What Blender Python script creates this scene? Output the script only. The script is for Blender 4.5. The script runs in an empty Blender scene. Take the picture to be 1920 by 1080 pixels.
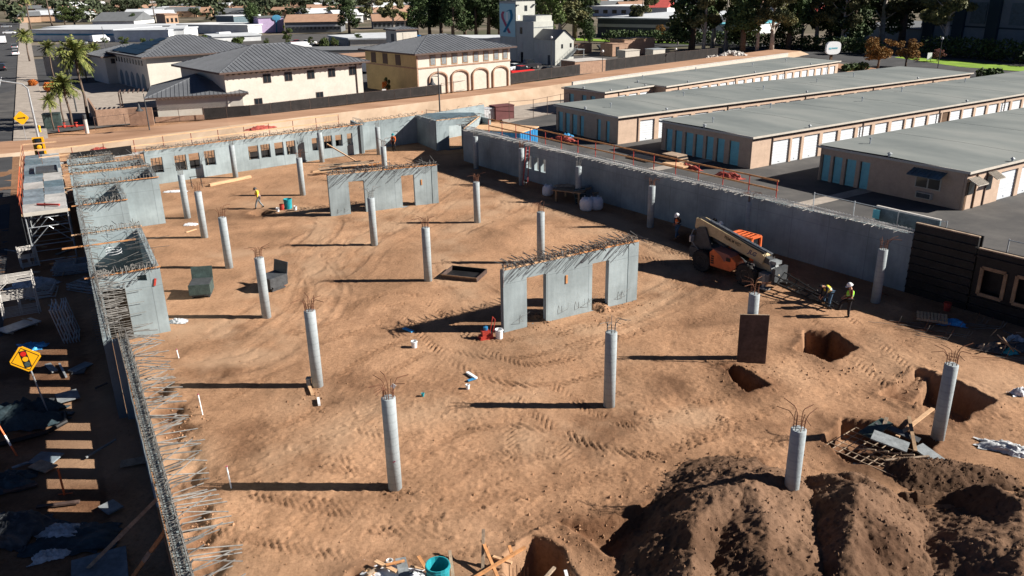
import bpy, math, random
import numpy as np
from mathutils import Vector, Matrix
R = random.Random(7)
rad = math.radians
sc = bpy.context.scene
col = sc.collection

# ---------------------------------------------------------------- camera, sky, sun, exposure
FPX, TH, RO, CH = 1521.3, .36, -.016, 15.594
cF = Vector((0, math.cos(TH), -math.sin(TH))); cU0 = Vector((0, math.sin(TH), math.cos(TH))); cR0 = Vector((1, 0, 0))
cR = math.cos(RO) * cR0 + math.sin(RO) * cU0; cU = -math.sin(RO) * cR0 + math.cos(RO) * cU0
cam = bpy.data.cameras.new('camera'); co = bpy.data.objects.new('camera', cam); col.objects.link(co)
cam.sensor_width = 36; cam.lens = FPX / 1920 * 36; cam.clip_start = .5; cam.clip_end = 6000
M = Matrix.Identity(4)
for i in range(3):
    M[i][0] = cR[i]; M[i][1] = cU[i]; M[i][2] = -cF[i]
M[2][3] = CH
co.matrix_world = M
sc.camera = co

SUN_AZ, SUN_EL = -2.5, 31.0
w = bpy.data.worlds.new('World'); sc.world = w; w.use_nodes = True
nt = w.node_tree; bg = nt.nodes['Background']
sky = nt.nodes.new('ShaderNodeTexSky'); sky.sky_type = 'NISHITA'; sky.sun_disc = False
sky.sun_elevation = rad(SUN_EL); sky.sun_rotation = rad(90 - SUN_AZ)
sky.air_density = .24; sky.dust_density = .15; sky.ozone_density = 3
nt.links.new(sky.outputs[0], bg.inputs[0]); bg.inputs[1].default_value = .05
sl = bpy.data.lights.new('sun', 'SUN'); sl.energy = 5.0; sl.angle = rad(.5); sl.color = (1, .93, .84)
so = bpy.data.objects.new('sun', sl); col.objects.link(so)
sd = Vector((math.cos(rad(SUN_EL)) * math.cos(rad(SUN_AZ)), math.cos(rad(SUN_EL)) * math.sin(rad(SUN_AZ)), math.sin(rad(SUN_EL))))
so.rotation_euler = sd.to_track_quat('Z', 'Y').to_euler(); so.location = (60, 0, 60)
sc.view_settings.view_transform = 'Standard'; sc.view_settings.look = 'None'
sc.view_settings.gamma = 1; sc.view_settings.use_curve_mapping = False
sc.view_settings.exposure = 1.0

def G(x, y, z=0.0):
    """the point of the plane at height z that lies under a direction of view"""
    r = cF * FPX + cR * (x - 960) - cU * (y - 540)
    t = (z - CH) / r.z
    return Vector((r.x * t, r.y * t, z))

# ---------------------------------------------------------------- materials
def mat(name, c, rough=.85, nscale=0, namt=.25, bump=0, bscale=20, metal=0, c2=None, stripes=None, spec=.3, coord='Object', emit=None, detail=5, stretch=None):
    m = bpy.data.materials.new(name); m.use_nodes = True; n = m.node_tree; L = n.links
    b = n.nodes['Principled BSDF']; b.inputs['Roughness'].default_value = rough; b.inputs['Metallic'].default_value = metal
    b.inputs['Specular IOR Level'].default_value = spec
    b.inputs['Base Color'].default_value = (*c, 1)
    tc = n.nodes.new('ShaderNodeTexCoord')
    src = tc.outputs[coord]
    if stretch:
        mp = n.nodes.new('ShaderNodeMapping'); mp.inputs['Scale'].default_value = stretch
        L.new(src, mp.inputs[0]); src = mp.outputs[0]
    if nscale:
        t = n.nodes.new('ShaderNodeTexNoise'); t.inputs['Scale'].default_value = nscale; t.inputs['Detail'].default_value = detail; t.inputs['Roughness'].default_value = .65
        L.new(src, t.inputs[0])
        r = n.nodes.new('ShaderNodeValToRGB')
        a = c; z = c2 or tuple(min(1, v * (1 + namt)) for v in c); lo = tuple(v * (1 - namt) for v in c) if not c2 else c
        r.color_ramp.elements[0].position = .32; r.color_ramp.elements[0].color = (*lo, 1)
        r.color_ramp.elements[1].position = .68; r.color_ramp.elements[1].color = (*z, 1)
        L.new(t.outputs[0], r.inputs[0])
        out = r.outputs[0]
        t2 = n.nodes.new('ShaderNodeTexNoise'); t2.inputs['Scale'].default_value = nscale * 6; t2.inputs['Detail'].default_value = 4
        L.new(src, t2.inputs[0])
        mx = n.nodes.new('ShaderNodeMix'); mx.data_type = 'RGBA'; mx.blend_type = 'OVERLAY'; mx.inputs[0].default_value = min(.9, namt * 1.5)
        L.new(out, mx.inputs[6]); L.new(t2.outputs[0], mx.inputs[7]); out = mx.outputs[2]
        L.new(out, b.inputs['Base Color'])
    if bump:
        t = n.nodes.new('ShaderNodeTexNoise'); t.inputs['Scale'].default_value = bscale; t.inputs['Detail'].default_value = 6
        L.new(src, t.inputs[0]); bn = n.nodes.new('ShaderNodeBump'); bn.inputs['Strength'].default_value = bump; bn.inputs['Distance'].default_value = .05
        L.new(t.outputs[0], bn.inputs['Height']); L.new(bn.outputs[0], b.inputs['Normal'])
    if emit:
        b.inputs['Emission Color'].default_value = (*emit[0], 1); b.inputs['Emission Strength'].default_value = emit[1]
    return m

def mramp(name, cols, scale, rough=.9, bump=.3, bscale=30, coord='Object', stretch=None, distort=0):
    """a noise through a several-colour ramp"""
    m = mat(name, cols[0][1], rough, bump=bump, bscale=bscale, coord=coord, stretch=stretch); n = m.node_tree
    b = n.nodes['Principled BSDF']; tc = n.nodes['Texture Coordinate']; src = tc.outputs[coord]
    if stretch: src = n.nodes['Mapping'].outputs[0]
    t = n.nodes.new('ShaderNodeTexNoise'); t.inputs['Scale'].default_value = scale; t.inputs['Detail'].default_value = 8; t.inputs['Roughness'].default_value = .62; t.inputs['Distortion'].default_value = distort
    n.links.new(src, t.inputs[0]); r = n.nodes.new('ShaderNodeValToRGB')
    e = r.color_ramp.elements
    while len(e) < len(cols): e.new(.5)
    for q, (p_, c_) in zip(e, cols): q.position = p_; q.color = (*c_, 1)
    n.links.new(t.outputs[0], r.inputs[0]); n.links.new(r.outputs[0], b.inputs['Base Color'])
    return m

def concrete(name, c, seam=None, stain=.25, joints=False):
    """cast concrete: blotches, faint lift lines and form joints, drips"""
    m = mat(name, c, .9, 0, 0, .15, 14); n = m.node_tree; L = n.links; b = n.nodes['Principled BSDF']; tc = n.nodes['Texture Coordinate']
    t = n.nodes.new('ShaderNodeTexNoise'); t.inputs['Scale'].default_value = .7; t.inputs['Detail'].default_value = 8; t.inputs['Roughness'].default_value = .7
    L.new(tc.outputs['Object'], t.inputs[0])
    r = n.nodes.new('ShaderNodeValToRGB'); r.color_ramp.elements[0].position = .3; r.color_ramp.elements[1].position = .7
    r.color_ramp.elements[0].color = (*[v * (1 - stain) for v in c], 1); r.color_ramp.elements[1].color = (*[v * (1 + stain * .5) for v in c], 1)
    L.new(t.outputs[0], r.inputs[0])
    mp = n.nodes.new('ShaderNodeMapping'); mp.inputs['Scale'].default_value = (5, 5, .5); L.new(tc.outputs['Object'], mp.inputs[0])
    t2 = n.nodes.new('ShaderNodeTexNoise'); t2.inputs['Scale'].default_value = 1.3; t2.inputs['Detail'].default_value = 5; L.new(mp.outputs[0], t2.inputs[0])
    mx = n.nodes.new('ShaderNodeMix'); mx.data_type = 'RGBA'; mx.blend_type = 'OVERLAY'; mx.inputs[0].default_value = .16
    L.new(r.outputs[0], mx.inputs[6]); L.new(t2.outputs[0], mx.inputs[7])
    out = mx.outputs[2]
    if seam:
        wv = n.nodes.new('ShaderNodeTexWave'); wv.bands_direction = 'Z'; wv.inputs['Scale'].default_value = seam; wv.inputs['Distortion'].default_value = .6
        L.new(tc.outputs['Object'], wv.inputs[0])
        r2 = n.nodes.new('ShaderNodeValToRGB'); r2.color_ramp.elements[0].position = .0; r2.color_ramp.elements[0].color = (.62, .62, .62, 1); r2.color_ramp.elements[1].position = .16; r2.color_ramp.elements[1].color = (1, 1, 1, 1)
        L.new(wv.outputs[0], r2.inputs[0])
        m2 = n.nodes.new('ShaderNodeMix'); m2.data_type = 'RGBA'; m2.blend_type = 'MULTIPLY'; m2.inputs[0].default_value = .28
        L.new(out, m2.inputs[6]); L.new(r2.outputs[0], m2.inputs[7]); out = m2.outputs[2]
    if joints:   # fine lines left by the form sheets
        sp = n.nodes.new('ShaderNodeSeparateXYZ'); L.new(tc.outputs['Object'], sp.inputs[0])
        def line(sock, per, w_):
            a = n.nodes.new('ShaderNodeMath'); a.operation = 'PINGPONG'; a.inputs[1].default_value = per / 2; L.new(sock, a.inputs[0])
            c_ = n.nodes.new('ShaderNodeMath'); c_.operation = 'LESS_THAN'; c_.inputs[1].default_value = w_; L.new(a.outputs[0], c_.inputs[0]); return c_.outputs[0]
        mxx = n.nodes.new('ShaderNodeMath'); mxx.operation = 'MAXIMUM'; L.new(line(sp.outputs[0], 2.44, .018), mxx.inputs[0]); L.new(line(sp.outputs[2], 2.44, .012), mxx.inputs[1])
        dk = n.nodes.new('ShaderNodeMix'); dk.data_type = 'RGBA'; dk.blend_type = 'MULTIPLY'; L.new(mxx.outputs[0], dk.inputs[0]); L.new(out, dk.inputs[6]); dk.inputs[7].default_value = (.72, .72, .73, 1); out = dk.outputs[2]
        big = n.nodes.new('ShaderNodeTexNoise'); big.inputs['Scale'].default_value = .28; big.inputs['Detail'].default_value = 3; L.new(tc.outputs['Object'], big.inputs[0])
        br = n.nodes.new('ShaderNodeValToRGB'); br.color_ramp.elements[0].position = .4; br.color_ramp.elements[0].color = (.8, .8, .8, 1); br.color_ramp.elements[1].position = .62; br.color_ramp.elements[1].color = (1.1, 1.1, 1.1, 1); L.new(big.outputs[0], br.inputs[0])
        m3 = n.nodes.new('ShaderNodeMix'); m3.data_type = 'RGBA'; m3.blend_type = 'MULTIPLY'; m3.inputs[0].default_value = 1; L.new(out, m3.inputs[6]); L.new(br.outputs[0], m3.inputs[7]); out = m3.outputs[2]
    L.new(out, b.inputs['Base Color'])
    return m

mt = {}
def dirt_material(name, base, tone=True):
    m = bpy.data.materials.new(name); m.use_nodes = True; n = m.node_tree; L = n.links; b = n.nodes['Principled BSDF']
    b.inputs['Roughness'].default_value = .97; b.inputs['Specular IOR Level'].default_value = .12
    g = n.nodes.new('ShaderNodeNewGeometry')
    def noise(s, d=8, ro=.6, dist=0, st=None):
        t = n.nodes.new('ShaderNodeTexNoise'); t.inputs['Scale'].default_value = s; t.inputs['Detail'].default_value = d; t.inputs['Roughness'].default_value = ro; t.inputs['Distortion'].default_value = dist
        if st:
            mp = n.nodes.new('ShaderNodeMapping'); mp.inputs['Scale'].default_value = st; mp.inputs['Rotation'].default_value = (0, 0, rad(25)); L.new(g.outputs['Position'], mp.inputs[0]); L.new(mp.outputs[0], t.inputs[0])
        else: L.new(g.outputs['Position'], t.inputs[0])
        return t.outputs[0]
    def ramp(src, cols):
        r = n.nodes.new('ShaderNodeValToRGB'); e = r.color_ramp.elements
        while len(e) < len(cols): e.new(.5)
        for q, (p_, c_) in zip(e, cols): q.position = p_; q.color = (*c_, 1)
        L.new(src, r.inputs[0]); return r.outputs[0]
    def mix(a, c, f, kind='MIX'):
        x = n.nodes.new('ShaderNodeMix'); x.data_type = 'RGBA'; x.blend_type = kind
        if isinstance(f, float): x.inputs[0].default_value = f
        else: L.new(f, x.inputs[0])
        L.new(a, x.inputs[6]); L.new(c, x.inputs[7]); return x.outputs[2]
    k = base
    c1 = ramp(noise(.16, 8, .62, .6), [(.3, tuple(v * .62 for v in k)), (.43, tuple(v * .92 for v in k)), (.53, tuple(v * 1.1 for v in k)), (.68, (k[0] * 1.42, k[1] * 1.46, k[2] * 1.5))])
    c2 = ramp(noise(.9, 9, .7, .3, (1, .4, 1)), [(.33, (.68, .66, .64)), (.5, (1, 1, 1)), (.7, (1.2, 1.18, 1.15))])
    out = mix(c1, c2, .75, 'MULTIPLY')
    c3 = ramp(noise(7, 6, .75), [(.36, (.66, .63, .6)), (.5, (1, 1, 1)), (.72, (1.25, 1.22, 1.2))])
    out = mix(out, c3, .7, 'MULTIPLY')
    if tone:
        a = n.nodes.new('ShaderNodeAttribute'); a.attribute_name = 'damp_shade'  # moist soil, plus shade painted into pits, prints and the left yard
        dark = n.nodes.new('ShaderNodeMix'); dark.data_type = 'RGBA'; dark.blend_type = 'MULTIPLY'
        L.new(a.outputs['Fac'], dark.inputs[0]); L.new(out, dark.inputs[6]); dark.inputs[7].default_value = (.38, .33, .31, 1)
        a2 = n.nodes.new('ShaderNodeAttribute'); a2.attribute_name = 'dusty'
        li = n.nodes.new('ShaderNodeMix'); li.data_type = 'RGBA'
        L.new(a2.outputs['Fac'], li.inputs[0]); L.new(dark.outputs[2], li.inputs[6]); li.inputs[7].default_value = (.42, .28, .18, 1)
        out = li.outputs[2]
    L.new(out, b.inputs['Base Color'])
    bn = n.nodes.new('ShaderNodeBump'); bn.inputs['Strength'].default_value = .55; bn.inputs['Distance'].default_value = .05
    ad = n.nodes.new('ShaderNodeMath'); ad.operation = 'ADD'
    L.new(noise(9, 8, .8, .4), ad.inputs[0]); L.new(noise(22, 5, .7), ad.inputs[1]); L.new(ad.outputs[0], bn.inputs['Height'])
    L.new(bn.outputs[0], b.inputs['Normal'])
    return m

mt['dirt'] = dirt_material('site dirt', (.335, .196, .115))
mt['pile'] = dirt_material('loose dirt', (.14, .084, .053))
mt['far'] = mramp('dry ground', [(.35, (.07, .075, .04)), (.5, (.12, .1, .07)), (.62, (.2, .17, .13))], .03, coord='Object')
mt['col'] = concrete('column concrete', (.34, .385, .405), seam=1.1)
mt['wall'] = concrete('wall concrete', (.29, .35, .37), joints=True)
mt['ledge'] = concrete('ledge concrete', (.40, .40, .39), stain=.4)
mt['white_conc'] = concrete('pale concrete', (.5, .48, .45))
mt['rust'] = mat('rusty rebar', (.16, .07, .04), .9, 3, .4)
mt['steel'] = mat('grey rebar', (.17, .165, .155), .7, 3, .3)
mt['galv'] = mat('galvanised steel', (.42, .45, .47), .45, 5, .2, metal=.5)
mt['lumber'] = mat('fresh lumber', (.56, .36, .21), .8, 3, .25, .2, 20, stretch=(.3, 3, 3))
mt['lumber2'] = mat('weathered lumber', (.33, .25, .18), .9, 3, .3, .2, 20)
mt['lumber3'] = mat('orange lumber', (.5, .24, .1), .8, 3, .25)
mt['ply'] = mat('plywood', (.3, .2, .12), .8, 2, .3)
mt['form'] = mat('black formply', (.012, .012, .013), .55, 1.5, .5, .1, 8)
mt['formbrown'] = mat('brown formply', (.075, .05, .042), .6, 1.2, .4)
mt['deck'] = mat('grey blue deck ply', (.16, .2, .23), .6, 1, .35)
mt['paint_red'] = mat('red paint', (.42, .05, .035), .5, 3, .3)
mt['post_red'] = mat('red brown post', (.22, .05, .035), .6, 3, .3)
mt['redtarp'] = mat('red mesh tarp', (.3, .06, .045), .8, 5, .4, .5, 9)
mt['black'] = mat('black', (.012, .012, .013), .5)
mt['rubber'] = mat('tyre rubber', (.03, .028, .027), .85, 4, .5, .3, 30)
mt['rim'] = mat('dusty rim', (.22, .19, .17), .6, 4, .3)
mt['beige'] = mat('beige boom paint', (.52, .41, .24), .45, 2, .15)
mt['orange'] = mat('orange paint', (.62, .14, .045), .45, 2, .2)
mt['maroon'] = mat('dusty orange top', (.25, .10, .085), .6, 2, .2)
mt['dgrey'] = mat('dark grey steel', (.06, .065, .07), .5, 3, .3)
mt['mgrey'] = mat('mid grey steel', (.2, .22, .23), .5, 3, .3)
mt['glass'] = mat('dark glass', (.015, .02, .025), .1, spec=.6)
mt['solar'] = mat('solar panel glass', (.012, .028, .038), .35)
mt['yellow'] = mat('sign yellow', (.85, .42, .01), .45)
mt['textblue'] = mat('navy lettering', (.02, .03, .12), .5)
mt['red'] = mat('sign red', (.6, .02, .015), .45)
mt['hivis'] = mat('lime safety vest', (.35, .85, .06), .7)
mt['hivis2'] = mat('yellow safety vest', (.75, .65, .05), .7)
mt['oranvest'] = mat('orange safety vest', (.8, .17, .04), .7)
mt['white'] = mat('white paint', (.75, .77, .78), .5)
mt['bag'] = mat('white bag', (.68, .7, .74), .7, 4, .12, .4, 8)
mt['skin'] = mat('skin', (.42, .22, .14), .6)
mt['jeans'] = mat('blue jeans', (.05, .1, .17), .9, 9, .3)
mt['darkcloth'] = mat('dark cloth', (.02, .02, .024), .9, 9, .3)
mt['shirt'] = mat('maroon shirt', (.12, .03, .03), .9, 9, .3)
mt['boots'] = mat('tan boots', (.3, .17, .08), .8)
mt['bluetarp'] = mat('blue tarp', (.06, .32, .62), .5, 3, .35, .6, 5)
mt['teal'] = mat('teal plastic', (.02, .28, .33), .5, 3, .2)
mt['blue'] = mat('blue container paint', (.03, .2, .42), .5, 2, .25)
mt['darktarp'] = mat('dark tarp', (.03, .05, .06), .6, 2, .4, .3, 6)
mt['bluegrey'] = mat('blue grey paint', (.10, .145, .17), .5, 2, .3)
mt['dump'] = mat('dark green steel', (.05, .075, .07), .6, 2, .35)
mt['plastic'] = mat('clear plastic sheeting', (.5, .52, .54), .35, 4, .3, 1.0, 5, spec=.5)
# buildings
mt['pink'] = mat('pink stucco', (.5, .37, .28), .92, 1.5, .1, .2, 25)
mt['roofgrey'] = mramp('storage roof', [(.3, (.125, .145, .145)), (.5, (.175, .195, .19)), (.7, (.225, .24, .23))], .25, .9, .1, 8, stretch=(1, .35, 1))
mt['trim'] = mat('beige eave trim', (.5, .46, .4), .7, 2, .1)
mt['door'] = mat('white roll up door', (.62, .66, .70), .5, 2, .06)
mt['brown_door'] = mat('brown door', (.12, .07, .04), .7)
mt['tealdoor'] = mat('turquoise door', (.2, .52, .6), .5, 1, .12)
mt['asphalt'] = mramp('asphalt', [(.3, (.05, .05, .052)), (.5, (.075, .073, .072)), (.7, (.11, .105, .1))], .35, .95, .2, 40)
mt['asphalt_d'] = mramp('dark asphalt', [(.3, (.035, .037, .04)), (.5, (.05, .052, .056)), (.7, (.075, .075, .078))], .3, .95, .2, 40)
mt['sidewalk'] = mat('sidewalk concrete', (.33, .29, .25), .9, .8, .2, .1, 20)
mt['cream'] = mat('cream stucco', (.53, .50, .44), .92, .6, .08, .1, 20)
mt['ochre'] = mat('ochre stucco', (.5, .38, .2), .92, .6, .1, .1, 20)
mt['metalroof'] = mat('standing seam roof', (.15, .16, .175), .45, .3, .12, metal=.2)
mt['eave'] = mat('brown eave', (.09, .06, .05), .7)
mt['tower'] = mat('pale tower stucco', (.47, .48, .44), .9, .5, .08)
mt['mural'] = mat('pale blue banner', (.45, .68, .72), .7)
mt['pinkr'] = mat('pink ribbon', (.42, .08, .14), .6)
mt['bluer'] = mat('blue ribbon', (.01, .18, .32), .6)
mt['brick'] = mat('tan block wall', (.34, .22, .155), .9, 2, .2, .2, 12)
mt['canal'] = mramp('canal concrete', [(.3, (.36, .26, .18)), (.5, (.46, .34, .24)), (.7, (.55, .43, .32))], .35, .95, .2, 10, stretch=(1, .25, 1))
mt['path'] = mramp('dirt path', [(.3, (.25, .14, .08)), (.5, (.36, .21, .13)), (.7, (.46, .29, .19))], .3, .95, .3, 10, stretch=(.3, 1, 1))
mt['grass'] = mramp('lawn', [(.3, (.10, .19, .02)), (.6, (.22, .36, .03))], .3, .95, .3, 10)
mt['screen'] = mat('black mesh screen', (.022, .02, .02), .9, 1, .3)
mt['darkbldg'] = mat('blue grey tilt up wall', (.2, .24, .27), .8, .2, .1)
mt['darkband'] = mat('dark teal band', (.03, .055, .07), .7)
mt['trunk'] = mat('bark', (.14, .10, .075), .95, 3, .3)
mt['ptrunk'] = mat('pale eucalyptus bark', (.38, .34, .3), .9, 2, .35)
mt['palmtrunk'] = mat('palm bark', (.15, .11, .085), .95, 3, .3)

def leafmat(name, c, v=.4, c2=None):
    m = bpy.data.materials.new(name); m.use_nodes = True; n = m.node_tree; L = n.links; b = n.nodes['Principled BSDF']
    b.inputs['Roughness'].default_value = .7; b.inputs['Specular IOR Level'].default_value = .2
    g = n.nodes.new('ShaderNodeTexCoord'); t = n.nodes.new('ShaderNodeTexNoise'); t.inputs['Scale'].default_value = .9; t.inputs['Detail'].default_value = 6
    L.new(g.outputs['Object'], t.inputs[0]); r = n.nodes.new('ShaderNodeValToRGB'); r.color_ramp.elements[0].position = .35; r.color_ramp.elements[1].position = .68
    r.color_ramp.elements[0].color = (*[x * (1 - v) for x in c], 1); r.color_ramp.elements[1].color = (*(c2 or [x * (1 + v) for x in c]), 1)
    oi = n.nodes.new('ShaderNodeObjectInfo'); hs = n.nodes.new('ShaderNodeHueSaturation')
    mr = n.nodes.new('ShaderNodeMapRange'); mr.inputs[3].default_value = .7; mr.inputs[4].default_value = 1.3; L.new(oi.outputs['Random'], mr.inputs[0]); L.new(mr.outputs[0], hs.inputs['Value'])
    L.new(t.outputs[0], r.inputs[0]); L.new(r.outputs[0], hs.inputs['Color']); L.new(hs.outputs[0], b.inputs['Base Color'])
    return m
mt['leaf_euc'] = leafmat('eucalyptus leaves', (.10, .12, .055), .45, (.23, .22, .10))
mt['leaf_dark'] = leafmat('dark green leaves', (.065, .10, .038), .5)
mt['leaf_green'] = leafmat('green leaves', (.055, .085, .025), .45, (.11, .15, .045))
mt['leaf_palm'] = leafmat('palm leaves', (.10, .16, .035), .4, (.26, .26, .08))
mt['leaf_gold'] = leafmat('golden leaves', (.20, .12, .035), .45, (.32, .17, .05))
mt['leaf_brown'] = leafmat('dry brown leaves', (.15, .06, .05), .4)
mt['leaf_orange'] = leafmat('orange flowers', (.65, .2, .04), .3)
mt['leaf_far'] = leafmat('far tree leaves', (.04, .058, .032), .4, (.085, .105, .055))

# ---------------------------------------------------------------- mesh helpers
class MB:
    def __init__(s): s.v = []; s.f = []; s.m = []; s.k = 0
    def add(s, vs, fs):
        o = len(s.v); s.v += [tuple(q) for q in vs]
        for f in fs: s.f.append([i + o for i in f]); s.m.append(s.k)
        return s
    def box(s, c, d, rot=None):
        x, y, z = d[0] / 2, d[1] / 2, d[2] / 2
        vs = [Vector((a, b, e)) for a in (-x, x) for b in (-y, y) for e in (-z, z)]
        if rot is not None: vs = [rot @ q for q in vs]
        c = Vector(c); return s.add([q + c for q in vs], [(0, 1, 3, 2), (4, 6, 7, 5), (0, 4, 5, 1), (2, 3, 7, 6), (0, 2, 6, 4), (1, 5, 7, 3)])
    def bx(s, x0, x1, y0, y1, z0, z1): return s.box(((x0 + x1) / 2, (y0 + y1) / 2, (z0 + z1) / 2), (abs(x1 - x0), abs(y1 - y0), abs(z1 - z0)))
    def beam(s, p, q, w, h, up=(0, 0, 1)):
        p = Vector(p); q = Vector(q); d = q - p; L = d.length
        if L < 1e-6: return s
        x = d / L; y = Vector(up).cross(x)
        if y.length < 1e-3: y = Vector((0, 1, 0)).cross(x)
        y.normalize(); z = x.cross(y)
        return s.box((p + q) / 2, (L, w, h), Matrix((x, y, z)).transposed())
    def tube(s, pts, r, n=6, cap=True):
        pts = [Vector(q) for q in pts]; rs = r if isinstance(r, (list, tuple)) else [r] * len(pts)
        vs = []; px = None
        for i, q in enumerate(pts):
            d = (pts[min(i + 1, len(pts) - 1)] - pts[max(i - 1, 0)]).normalized()
            if px is None:
                px = d.orthogonal().normalized()
            px = (px - d * px.dot(d)).normalized(); py = d.cross(px)
            for k in range(n):
                a = 2 * math.pi * k / n; vs.append(q + (px * math.cos(a) + py * math.sin(a)) * rs[i])
        fs = [(i * n + k, i * n + (k + 1) % n, (i + 1) * n + (k + 1) % n, (i + 1) * n + k) for i in range(len(pts) - 1) for k in range(n)]
        if cap: fs += [tuple(range(n))[::-1], tuple((len(pts) - 1) * n + k for k in range(n))]
        return s.add(vs, fs)
    def lathe(s, prof, n=16, c=(0, 0, 0), axis=None):
        vs = []; c = Vector(c)
        for r, z in prof:
            for k in range(n):
                a = 2 * math.pi * k / n; q = Vector((r * math.cos(a), r * math.sin(a), z))
                if axis is not None: q = axis @ q
                vs.append(q + c)
        m_ = len(prof)
        fs = [(i * n + k, i * n + (k + 1) % n, (i + 1) * n + (k + 1) % n, (i + 1) * n + k) for i in range(m_ - 1) for k in range(n)]
        fs += [tuple(range(n))[::-1], tuple((m_ - 1) * n + k for k in range(n))]
        return s.add(vs, fs)
    def prism(s, poly, a, b, f=lambda x, y, z: (x, y, z)):
        n = len(poly); vs = [f(x, y, a) for x, y in poly] + [f(x, y, b) for x, y in poly]
        return s.add(vs, [tuple(range(n))[::-1], tuple(range(n, 2 * n))] + [(i, (i + 1) % n, n + (i + 1) % n, n + i) for i in range(n)])
    def sphere(s, c, r, n=10, m_=6, sq=(1, 1, 1)):
        c = Vector(c); prof = []
        vs = [c + Vector((0, 0, -r * sq[2]))]
        for i in range(1, m_):
            t = math.pi * i / m_ - math.pi / 2
            for k in range(n):
                a = 2 * math.pi * k / n; vs.append(c + Vector((math.cos(a) * math.cos(t) * r * sq[0], math.sin(a) * math.cos(t) * r * sq[1], math.sin(t) * r * sq[2])))
        vs.append(c + Vector((0, 0, r * sq[2])))
        fs = [(0, 1 + (k + 1) % n, 1 + k) for k in range(n)]
        for i in range(m_ - 2): fs += [(1 + i * n + k, 1 + i * n + (k + 1) % n, 1 + (i + 1) * n + (k + 1) % n, 1 + (i + 1) * n + k) for k in range(n)]
        e = len(vs) - 1; b = 1 + (m_ - 2) * n; fs += [(e, b + k, b + (k + 1) % n) for k in range(n)]
        return s.add(vs, fs)
    def mesh(s, name, mats, smooth=False):
        me = bpy.data.meshes.new(name); me.from_pydata(s.v, [], s.f)
        mats = mats if isinstance(mats, (list, tuple)) else [mats]
        for q in mats: me.materials.append(mt[q] if isinstance(q, str) else q)
        if len(mats) > 1: me.polygons.foreach_set('material_index', s.m)
        if smooth: me.polygons.foreach_set('use_smooth', [True] * len(s.f))
        me.update(); return me
    def build(s, name, mats, parent=None, smooth=False, kind=None, loc=None, label=None):
        return inst(name, s.mesh(name, mats, smooth), parent, loc, kind=kind, label=label)

def inst(name, me, parent=None, loc=None, rot=None, scale=None, kind=None, label=None):
    o = bpy.data.objects.new(name, me); col.objects.link(o)
    if parent is not None: o.parent = parent
    if loc is not None: o.location = loc
    if rot is not None: o.rotation_euler = rot
    if scale is not None: o.scale = scale if hasattr(scale, '__len__') else (scale,) * 3
    if kind: o['kind'] = kind
    if label: o['label'] = label
    return o
def thing(name, label, cat, loc=(0, 0, 0), rz=0, group=None):
    o = bpy.data.objects.new(name, None); col.objects.link(o); o.empty_display_size = .3
    o.location = loc; o.rotation_euler = (0, 0, rz); o['label'] = label; o['category'] = cat
    if group: o['group'] = group
    return o
def tag(o, label, cat, group=None):
    o['label'] = label; o['category'] = cat
    if group: o['group'] = group
    return o
def kids(o): return [c for c in o.children]
def copy_tree(o, parent=None, loc=None, rz=None, label=None, scale=None):
    c = o.copy(); col.objects.link(c)
    if parent is not None: c.parent = parent
    if loc is not None: c.location = loc
    if rz is not None: c.rotation_euler = (0, 0, rz)
    if scale is not None: c.scale = (scale,) * 3 if not hasattr(scale, '__len__') else scale
    if label: c['label'] = label
    for ch in o.children: copy_tree(ch, c)
    return c
def struct(name, mb, m_, smooth=False):
    o = mb.build(name, m_, smooth=smooth); o['kind'] = 'structure'; return o

def wallmesh(Ln, H, t, ops, H2=None):
    """a wall along +x from 0 to Ln, thickness 0..t in y, with rectangular openings"""
    H2 = H if H2 is None else H2
    xs = sorted({0, Ln, *[a for o in ops for a in o[:2]]}); zs = sorted({-.3, 9., *[a for o in ops for a in o[2:]]})
    top = lambda x: H + (H2 - H) * x / Ln
    solid = lambda i, j: 0 <= i < len(xs) - 1 and 0 <= j < len(zs) - 1 and not any(o[0] - 1e-4 <= (xs[i] + xs[i + 1]) / 2 <= o[1] + 1e-4 and o[2] <= (zs[j] + min(zs[j + 1], zs[j] + .1)) / 2 + .02 <= o[3] for o in ops)
    b = MB(); Z = lambda x, j: top(x) if j == len(zs) - 1 else zs[j]
    for i in range(len(xs) - 1):
        for j in range(len(zs) - 1):
            if not solid(i, j): continue
            x0, x1 = xs[i], xs[i + 1]; a, c, d, e = Z(x0, j), Z(x1, j), Z(x1, j + 1), Z(x0, j + 1)
            b.add([(x0, 0, a), (x1, 0, c), (x1, 0, d), (x0, 0, e)], [(0, 1, 2, 3)])
            b.add([(x0, t, a), (x1, t, c), (x1, t, d), (x0, t, e)], [(3, 2, 1, 0)])
            if not solid(i - 1, j): b.add([(x0, 0, a), (x0, t, a), (x0, t, e), (x0, 0, e)], [(3, 2, 1, 0)])
            if not solid(i + 1, j): b.add([(x1, 0, c), (x1, t, c), (x1, t, d), (x1, 0, d)], [(0, 1, 2, 3)])
            if not solid(i, j + 1): b.add([(x0, 0, e), (x1, 0, d), (x1, t, d), (x0, t, e)], [(0, 1, 2, 3)])
            if not solid(i, j - 1): b.add([(x0, 0, a), (x1, 0, c), (x1, t, c), (x0, t, a)], [(3, 2, 1, 0)])
    return b
def azv(a): return Vector((math.cos(rad(a)), math.sin(rad(a)), 0))
class Frame:
    def __init__(s, O, az): s.O = Vector((O[0], O[1], 0)); s.az = az; s.u = azv(az); s.v = azv(az - 90)
    def __call__(s, a, b, z=0): return s.O + s.u * a + s.v * b + Vector((0, 0, z))
FL = Frame((-16, 29), 118.7)          # left wall: u along it going away, v towards the inside
FR = Frame((20.7, 39.9), 125.13)      # right wall: u along it going away, v outwards
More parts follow.
